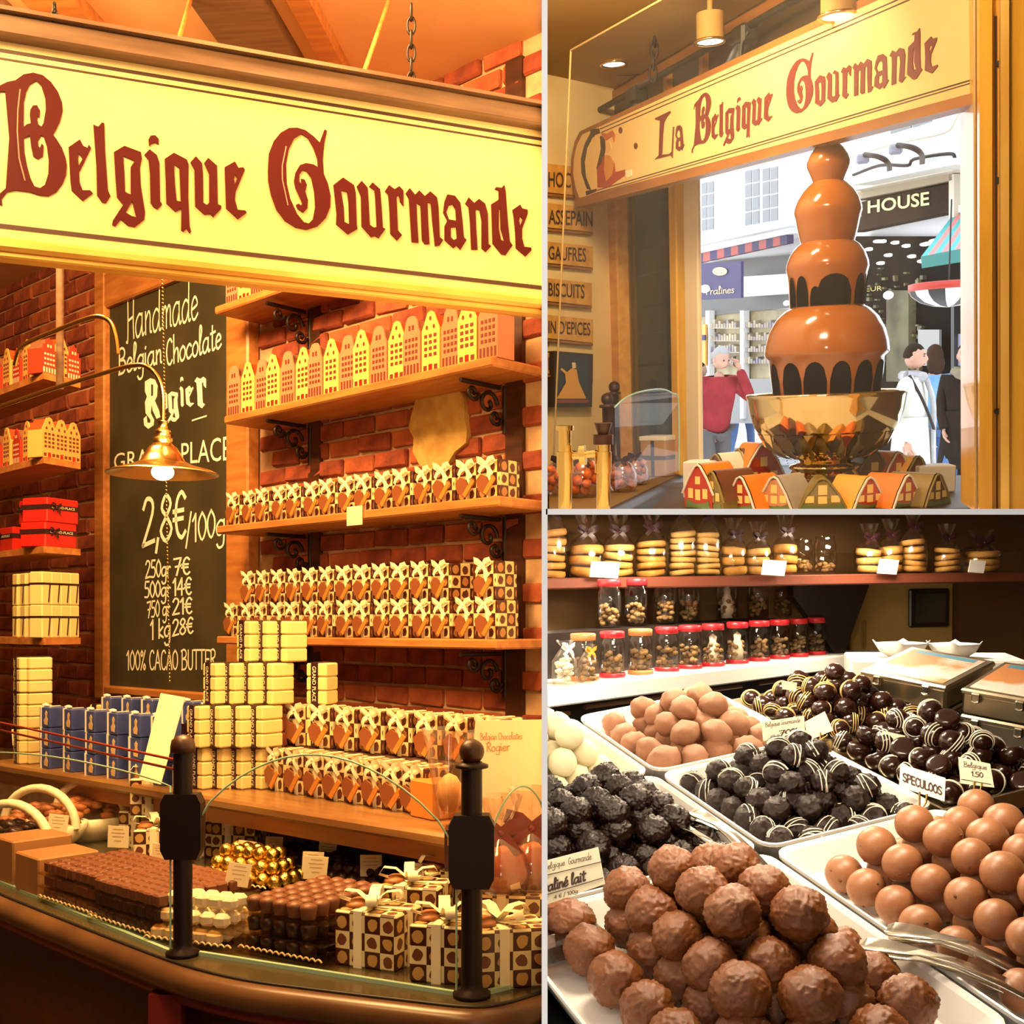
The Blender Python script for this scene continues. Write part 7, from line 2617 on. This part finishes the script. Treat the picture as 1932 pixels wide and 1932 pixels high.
solo('white_shelf', MB().box((SLEN / 2 + .03, .16, ZS - .016), (SLEN + .06, .32, .034), bev=.003), M_shelfw, 'bright white shelf carrying the red lidded jars', 'shelf', QM @ BFm)
struct('wall_back.001', MB().box((SLEN / 2 + .45, .36, -.1), (SLEN + 1.3, .05, .95)), M_wall3, M=QM @ BFm)
cab = thing('black_cabinet', 'black cabinet front with brass rods under the white shelf', 'cabinet', QM @ BFm)
part('front', MB().box((SLEN / 2, .12, ZS - .25), (SLEN, .03, .42)), M_black3, cab)
for z, a, b in ((-.062, .02, .12), (-.055, .16, .62), (-.055, .68, 1.05)):
    part('rod', MB().cyl((SLEN * a, .08, ZS + z), (SLEN * b, .08, ZS + z), .005, n=8), mat('copper_rod', (.3, .14, .06), .3, .8), cab)
# dark wall side panel and top shelf
TL, TRr = P3(1030, 1083, 2.42), P3(1935, 1088, 3.0)
ZTS = -.018
TFm = vframe(TL, TRr)
TII = TFm.inverted()
TNn = TFm.to_3x3() @ Vector((0, -1, 0))
TLEN = (TRr - TL).length
solo('biscuit_shelf', MB().box((TLEN / 2, .11, ZTS - .012), (TLEN, .22, .024), bev=.003), mat('mahogany', (.10, .025, .012), .4), 'dark mahogany shelf under the bagged biscuits', 'shelf', QM @ TFm)
solo('shelf_lip', MB().box((TLEN / 2, -.004, ZTS + .026), (TLEN, .003, .045)), glass_mat('lip_glass', (.95, .92, .85), .05), 'low clear lip along the biscuit shelf', 'rail', QM @ TFm)
struct('wall_back.002', MB().box((TLEN / 2, .3, .05), (TLEN + .6, .04, .75)), M_wall3, M=QM @ TFm)


def tx_(px, t=0.0):
    return (TII @ H3(px, 1060, TFm @ Vector((0, t, 0)), TNn)).x


def biscuit_bag(px, ytop, n, w, m, lab, jarlike=False):
    x = tx_(px, .08)
    o = TFm @ Vector((x, .08, ZTS))
    k = o.y / F
    H = (1080 - ytop) * k
    t = thing('biscuit_bag' if not jarlike else 'biscuit_jar', lab, 'bag' if not jarlike else 'jar', QM @ TFm @ T((x, .08, ZTS + .0015)))
    r = w * k / 2
    random.seed(int(px))
    for q in range(n):
        z = H * (q + .5) / n
        part('biscuit', MB().lathe([(0, -H / n * .42), (r * .92, -H / n * .42), (r, -H / n * .1), (r * .95, H / n * .3), (0, H / n * .42)], 18), m, t, M=T((random.uniform(-.1, .1) * r, random.uniform(-.1, .1) * r, z), 0, random.uniform(-.12, .12), random.uniform(-.12, .12)))
    part('wrap', MB().lathe([(r * 1.05, 0), (r * 1.18, H * .3), (r * 1.16, H * .9), (r * .8, H * 1.15), (r * .22, H * 1.32), (r * .2, H * 1.38), (r * .6, H * 1.7), (r * .75, H * 1.95)], 20), M_cello3, t)
    part('bow', bow((0, -r * .3, H * 1.35), r * .6, r * .28), M_ribdark, t, 'dark bow')


M_cello3 = glass_mat('clear_cellophane', (.93, .9, .84), .08, .12)
for px, yt, n, w, m, lab in ((1042, 988, 6, 54, M_bisc, 'tall bag of stacked round biscuits at the left edge of the biscuit shelf'), (1106, 1018, 3, 62, M_bisc, 'bag of waffle biscuits behind the first white card'),
                             (1166, 1018, 4, 58, M_bisc2, 'rounded bag of layered biscuits right of the first white card'), (1229, 1014, 5, 56, M_bisc, 'bag of five square looking waffles, fourth from the left'),
                             (1287, 996, 7, 48, M_bisc2, 'tall bag of thin pale biscuits, taller of the two in the middle left'), (1335, 1000, 7, 46, M_bisc2, 'tall bag of thin pale biscuits next to its taller twin'),
                             (1384, 1026, 3, 46, M_bisc, 'low bag of golden biscuits left of the second white card'), (1430, 1030, 3, 46, M_bisc2, 'low bag of pale biscuits just left of the second white card'),
                             (1482, 1024, 3, 44, M_bisc, 'low bag of golden biscuits behind the second white card'), (1640, 1034, 3, 46, M_bisc2, 'low bag of pale biscuits left of the third white card'),
                             (1680, 1030, 3, 42, M_bisc, 'bag of golden biscuits behind the third white card'), (1722, 1020, 5, 44, M_bisc, 'bag of golden biscuits right of the third white card'),
                             (1786, 1036, 4, 44, M_bisc, 'bag of broken golden biscuits left of the last white card'), (1850, 1042, 3, 60, M_bisc, 'wide bag of golden biscuits at the right end of the shelf')):
    biscuit_bag(px, yt, n, w, m, lab)


def glass_jar(px, y0, y1, w, lidm, fillm, lab, fr, t0, z0, base=None, fill=.6, figure=False, room_i=None, twid=None):
    Fm, Inv, nn = fr
    x = (Inv @ H3(px, 1200, Fm @ Vector((0, t0, 0)), nn)).x
    o = Fm @ Vector((x, t0, z0))
    k = o.y / F
    H, r = (y1 - y0) * k, w * k / 2
    t = thing('lidded_jar' if lidm else 'glass_jar', lab, 'jar', QM @ Fm @ T((x, t0, z0)))
    part('glass', MB().lathe([(0, .001), (r, .001), (r, H * .8), (r * .85, H * .86), (r * .85, H)], 20), M_jar, t)
    if fillm:
        random.seed(int(px) + int(y0))
        mb = MB()
        for q in range(34):
            a, rr = random.random() * 6.28, r * .72 * math.sqrt(random.random())
            mb.ball((math.cos(a) * rr, math.sin(a) * rr, r * .25 + random.random() * H * fill), r * .26, 1, (1.2, .9, .8))
        part('filling', mb, fillm, t, kind='stuff')
    if figure:
        part('white_figure', MB().lathe([(0, .003), (r * .55, .004), (r * .6, H * .3), (r * .42, H * .55), (r * .3, H * .62), (r * .36, H * .75), (0, H * .84)], 16), M_driz, t, 'pale figure shape inside')
    if lidm:
        part('lid', MB().lathe([(r * .9, H * .93), (r * .98, H * .93), (r * .98, H * 1.07), (r * .9, H * 1.09), (0, H * 1.09)], 20), lidm, t)
        if base:
            part('base_band', MB().lathe([(r * 1.03, 0), (r * 1.05, .004), (r * 1.03, H * .1), (r * 1.005, H * .1)], 20), base, t)


SB = (BFm, BI, BN)
SP = (TFm, TII, TNn)
for k, (px, lidm, fig) in enumerate(((1100, M_orlid, False), (1155, M_lid, False), (1208, M_orlid, False), (1258, M_lid, False), (1302, M_lid, False), (1345, M_lid, True), (1391, M_lid, True), (1432, M_lid, False), (1470, M_lid, False), (1506, M_lid, False), (1540, M_lid, False))):
    yb = 1302 - (px - 1040) * .128 - 4
    w_ = 50 - k * 1.6
    glass_jar(px, yb - 82 + k * 2, yb, w_, lidm, M_nutj, '%s jar from the left of the lower row of lidded jars on the white shelf' % ('first second third fourth fifth sixth seventh eighth ninth tenth eleventh'.split()[k]), SB, .06, ZS + .002, lidm, .5, fig)
for k, px in enumerate((1150, 1200, 1255, 1300, 1372, 1430, 1475, 1515)):
    yb = 1302 - (px - 1040) * .128 - 90
    glass_jar(px, yb - 84 + k * 2, yb, 46 - k * 1.4, M_lid if k in (0, 1, 5, 6) else None, M_nutj, '%s jar from the left of the dim upper row behind the red lids' % ('first second third fourth fifth sixth seventh eighth'.split()[k]), SB, .17, ZS + .092, None, .45, k == 4)
solo('jar_riser', MB().box((SLEN * .42, .17, ZS + .0465), (SLEN * .78, .08, .088)), M_black3, 'black riser behind the lower jar row', 'riser', QM @ BFm)
glass_jar(1615, 1172, 1238, 52, M_orlid, M_nutj, 'wide jar with orange lid at the right end of the lower jar row', SB, .08, ZS + .002, None, .7)
glass_jar(1515, 1014, 1078, 36, None, M_nutj, 'clear round jar on the biscuit shelf, left of two', SP, .08, ZTS + .0015, None, .3)
glass_jar(1556, 1010, 1078, 40, None, M_nutj, 'clear round jar on the biscuit shelf, right of two', SP, .08, ZTS + .0015, None, .2)
# cellophane bags with white sweets at the left of the white shelf
for px, w, m, lab in ((1062, 52, M_driz, 'cellophane bag of long white sweets at the left end of the white shelf'), (1106, 44, M_nutj, 'cellophane bag of nuts with yellow ribbon, second on the white shelf')):
    x = bx(px, .03)
    o = BFm @ Vector((x, .03, ZS))
    r = w * o.y / F / 2
    t = thing('sweet_bag', lab, 'bag', QM @ BFm @ T((x, .025, ZS + .001)))
    mb = MB()
    random.seed(px)
    for q in range(22):
        a, rr = random.random() * 6.28, r * .6 * math.sqrt(random.random())
        mb.ball((math.cos(a) * rr, math.sin(a) * rr, r * .3 + random.random() * r * 1.6), r * .24, 1, (1.6, .8, .8))
    part('sweet_filling', mb, m, t, kind='stuff')
    part('wrap', MB().lathe([(r * .9, 0), (r, r * .6), (r * .95, r * 1.8), (r * .5, r * 2.5), (r * .25, r * 2.8), (r * .7, r * 3.3)], 16), M_cello3, t)
    part('bow', bow((0, -r * .3, r * 2.7), r * .6, r * .3), M_cardw if px < 1100 else M_yo, t)


def bowl3(px, yb, w, lab):
    o = P3(px, yb, 2.55)
    r = w * o.y / F / 2
    mb = MB()
    prof = [(.0, .004), (.4, .0), (.5, .02), (.75, .16), (1.0, .42), (.97, .42), (.7, .18), (.0, .06)]
    vs, n = [], 32
    for rr, z in prof:
        for i in range(n):
            a = math.tau * i / n
            sq = 1 / max(abs(math.cos(a)), abs(math.sin(a))) ** .55
            lift = .12 * max(0, abs(math.cos(2 * a)) < .35 and rr > .9)
            vs.append((math.cos(a) * rr * r * sq * .9, math.sin(a) * rr * r * sq * .9, z * r * 1.3 + lift * r))
    mb.add(vs, [(j * n + i, j * n + (i + 1) % n, (j + 1) * n + (i + 1) % n, (j + 1) * n + i) for j in range(len(prof) - 1) for i in range(n)], smooth=True)
    solo('white_bowl', mb, M_porc, lab, 'bowl', QM @ T((o.x, o.y, ZBW + .001), R(35)))


ZBW = P3(1702, 1240, 2.55).z
bowl3(1700, 1238, 92, 'square white bowl on the white side table, left one')
bowl3(1800, 1238, 88, 'square white bowl on the white side table, right one')
_q = P3(1760, 1240, 2.55)
solo('bowl_support', MB().box((_q.x, 2.58, ZBW - .02), (.34, .24, .04), bev=.004), M_shelfw, 'white side table added to hold the two square bowls', 'table', QM)  # support added for bowls that were brought nearer along the line of sight
# lit part of the wall painted as an ochre patch, and small picture behind the bowls, slanting black bracket
ox = tx_(1665, .27)
solo('lit_wall_patch', MB().box((ox + .06, .274, -.16), (.30, .008, .24)), M_ochre3, 'ochre patch painted as the lit part of the wall behind the white bowls', 'panel', QM @ TFm)
xx = tx_(1742, .26)
t = thing('small_picture', 'small dark framed picture on the ochre wall patch', 'picture', QM @ TFm)
part('frame', MB().box((xx + .02, .264, -.11), (.12, .012, .10), bev=.004), M_black3, t)
part('canvas', MB().box((xx + .02, .257, -.11), (.09, .004, .075)), mat('dim_green_canvas', (.05, .05, .02), .6, col2=(.02, .02, .012), nscale=9), t)
p = tx_(1575, .2)
solo('shelf_bracket', MB().prism([(0, 0), (.02, .0), (.09, .17), (.09, .19), (-.12, .19), (-.12, .15)], .03, T((p, .22, -.22)) @ UP), M_black3, 'slanting black bracket holding the biscuit shelf', 'bracket', QM @ TFm)
# white tickets on the biscuit shelf
for px, w, h, lab in ((1138, 46, 30, 'white ticket on the biscuit shelf, before the waffle biscuits'), (1457, 38, 28, 'white ticket on the biscuit shelf, in the middle'), (1672, 32, 26, 'white ticket on the biscuit shelf, third from the left'), (1840, 26, 22, 'white ticket on the biscuit shelf, at the right end')):
    x = tx_(px, -.01)
    k = (TFm @ Vector((x, 0, 0))).y / F
    solo('shelf_ticket', MB().box((0, 0, h * k / 2), (w * k * 1.25, .0015, h * k), T((0, 0, 0), 0, R(12), R(4))), M_cardw, lab, 'ticket', QM @ TFm @ T((x, -.012, ZTS)))


# ---- flat tins at the right, tilted with the tray counter on added stands
def tin_stack(c0, c1, lift, n, hh, dep, lab, side):
    a, b = tp(*c0, lift), tp(*c1, lift)
    x = (b - a).normalized()
    y = TN.cross(x).normalized()
    w = (b - a).length
    f = basis(a, x, y, TN)
    solo('tin_stand', MB().box((w / 2, dep / 2, -n * (hh + .001) - .05), (w * .96, dep * .96, .098)), M_black3, 'black stand added under the ' + lab, 'stand', QM @ f)
    for k in range(n):
        t = thing('flat_tin', '%s flat steel tin of the %s' % (('topmost', 'middle', 'lowest')[k], lab), 'tin', QM @ f @ T((0, 0, -(k + 1) * (hh + .001))))
        part('box', MB().box((w / 2, dep / 2, hh * .42), (w - .004, dep - .004, hh * .84), bev=.004), M_tin3, t)
        part('lid', MB().box((w / 2, dep / 2, hh * .86), (w, dep, hh * .24), bev=.003), M_tin3, t)
        for u in (.22, .78):
            part('latch', MB().box((w * u, -.002, hh * .72), (.014, .006, .016), bev=.002).tube([(w * u - .005, -.006, hh * .6), (w * u, -.007, hh * .56), (w * u + .005, -.006, hh * .6)], .0015, 5), M_steel3, t)
        if k == 0:
            part('lid_print', MB().box((w / 2, dep / 2, hh * .985), (w * .84, dep * .84, .001)), mat('pictured_lid', (.75, .7, .62), .5, col2=(.62, .25, .08), nscale=9, contrast=(.5, .6)), t, 'printed picture')
            part('lid_stripe', MB().box((w * .5, dep * .86, hh * .987), (w * .7, dep * .1, .001)), mat('blue_print', (.08, .3, .45), .5), t, 'blue print')


tin_stack((1622, 1262), (1786, 1294), .06, 3, .042, .17, 'left stack behind the pale striped pralines', 0)
tin_stack((1812, 1296), (1960, 1322), .058, 3, .042, .17, 'right stack cut by the picture edge', 0)
'''
solo('tin_stand', MB().box((0, 0, 0), (.62, .3, .12)), M_black3, 'black stand under the stacks of flat tins', 'stand', QM @ Matrix.Translation(tp(1790, 1330, -.13) + Vector((0, .08, 0))) @ Matrix.Rotation(SL, 4, 'X') @ Matrix.Rotation(R(-20), 4, 'Z'))
'''
struct('wall_right.001', MB().box((1.65, 2.0, -.2), (.05, 2.6, 1.6)), M_wall3, M=Matrix())
struct('wall_far', MB().box((.9, 3.42, -.25), (1.7, .05, 1.1)), M_wall3, M=Matrix())

clip_at_gutters([face(px=1030), face(py=967.5, keep=-1)])
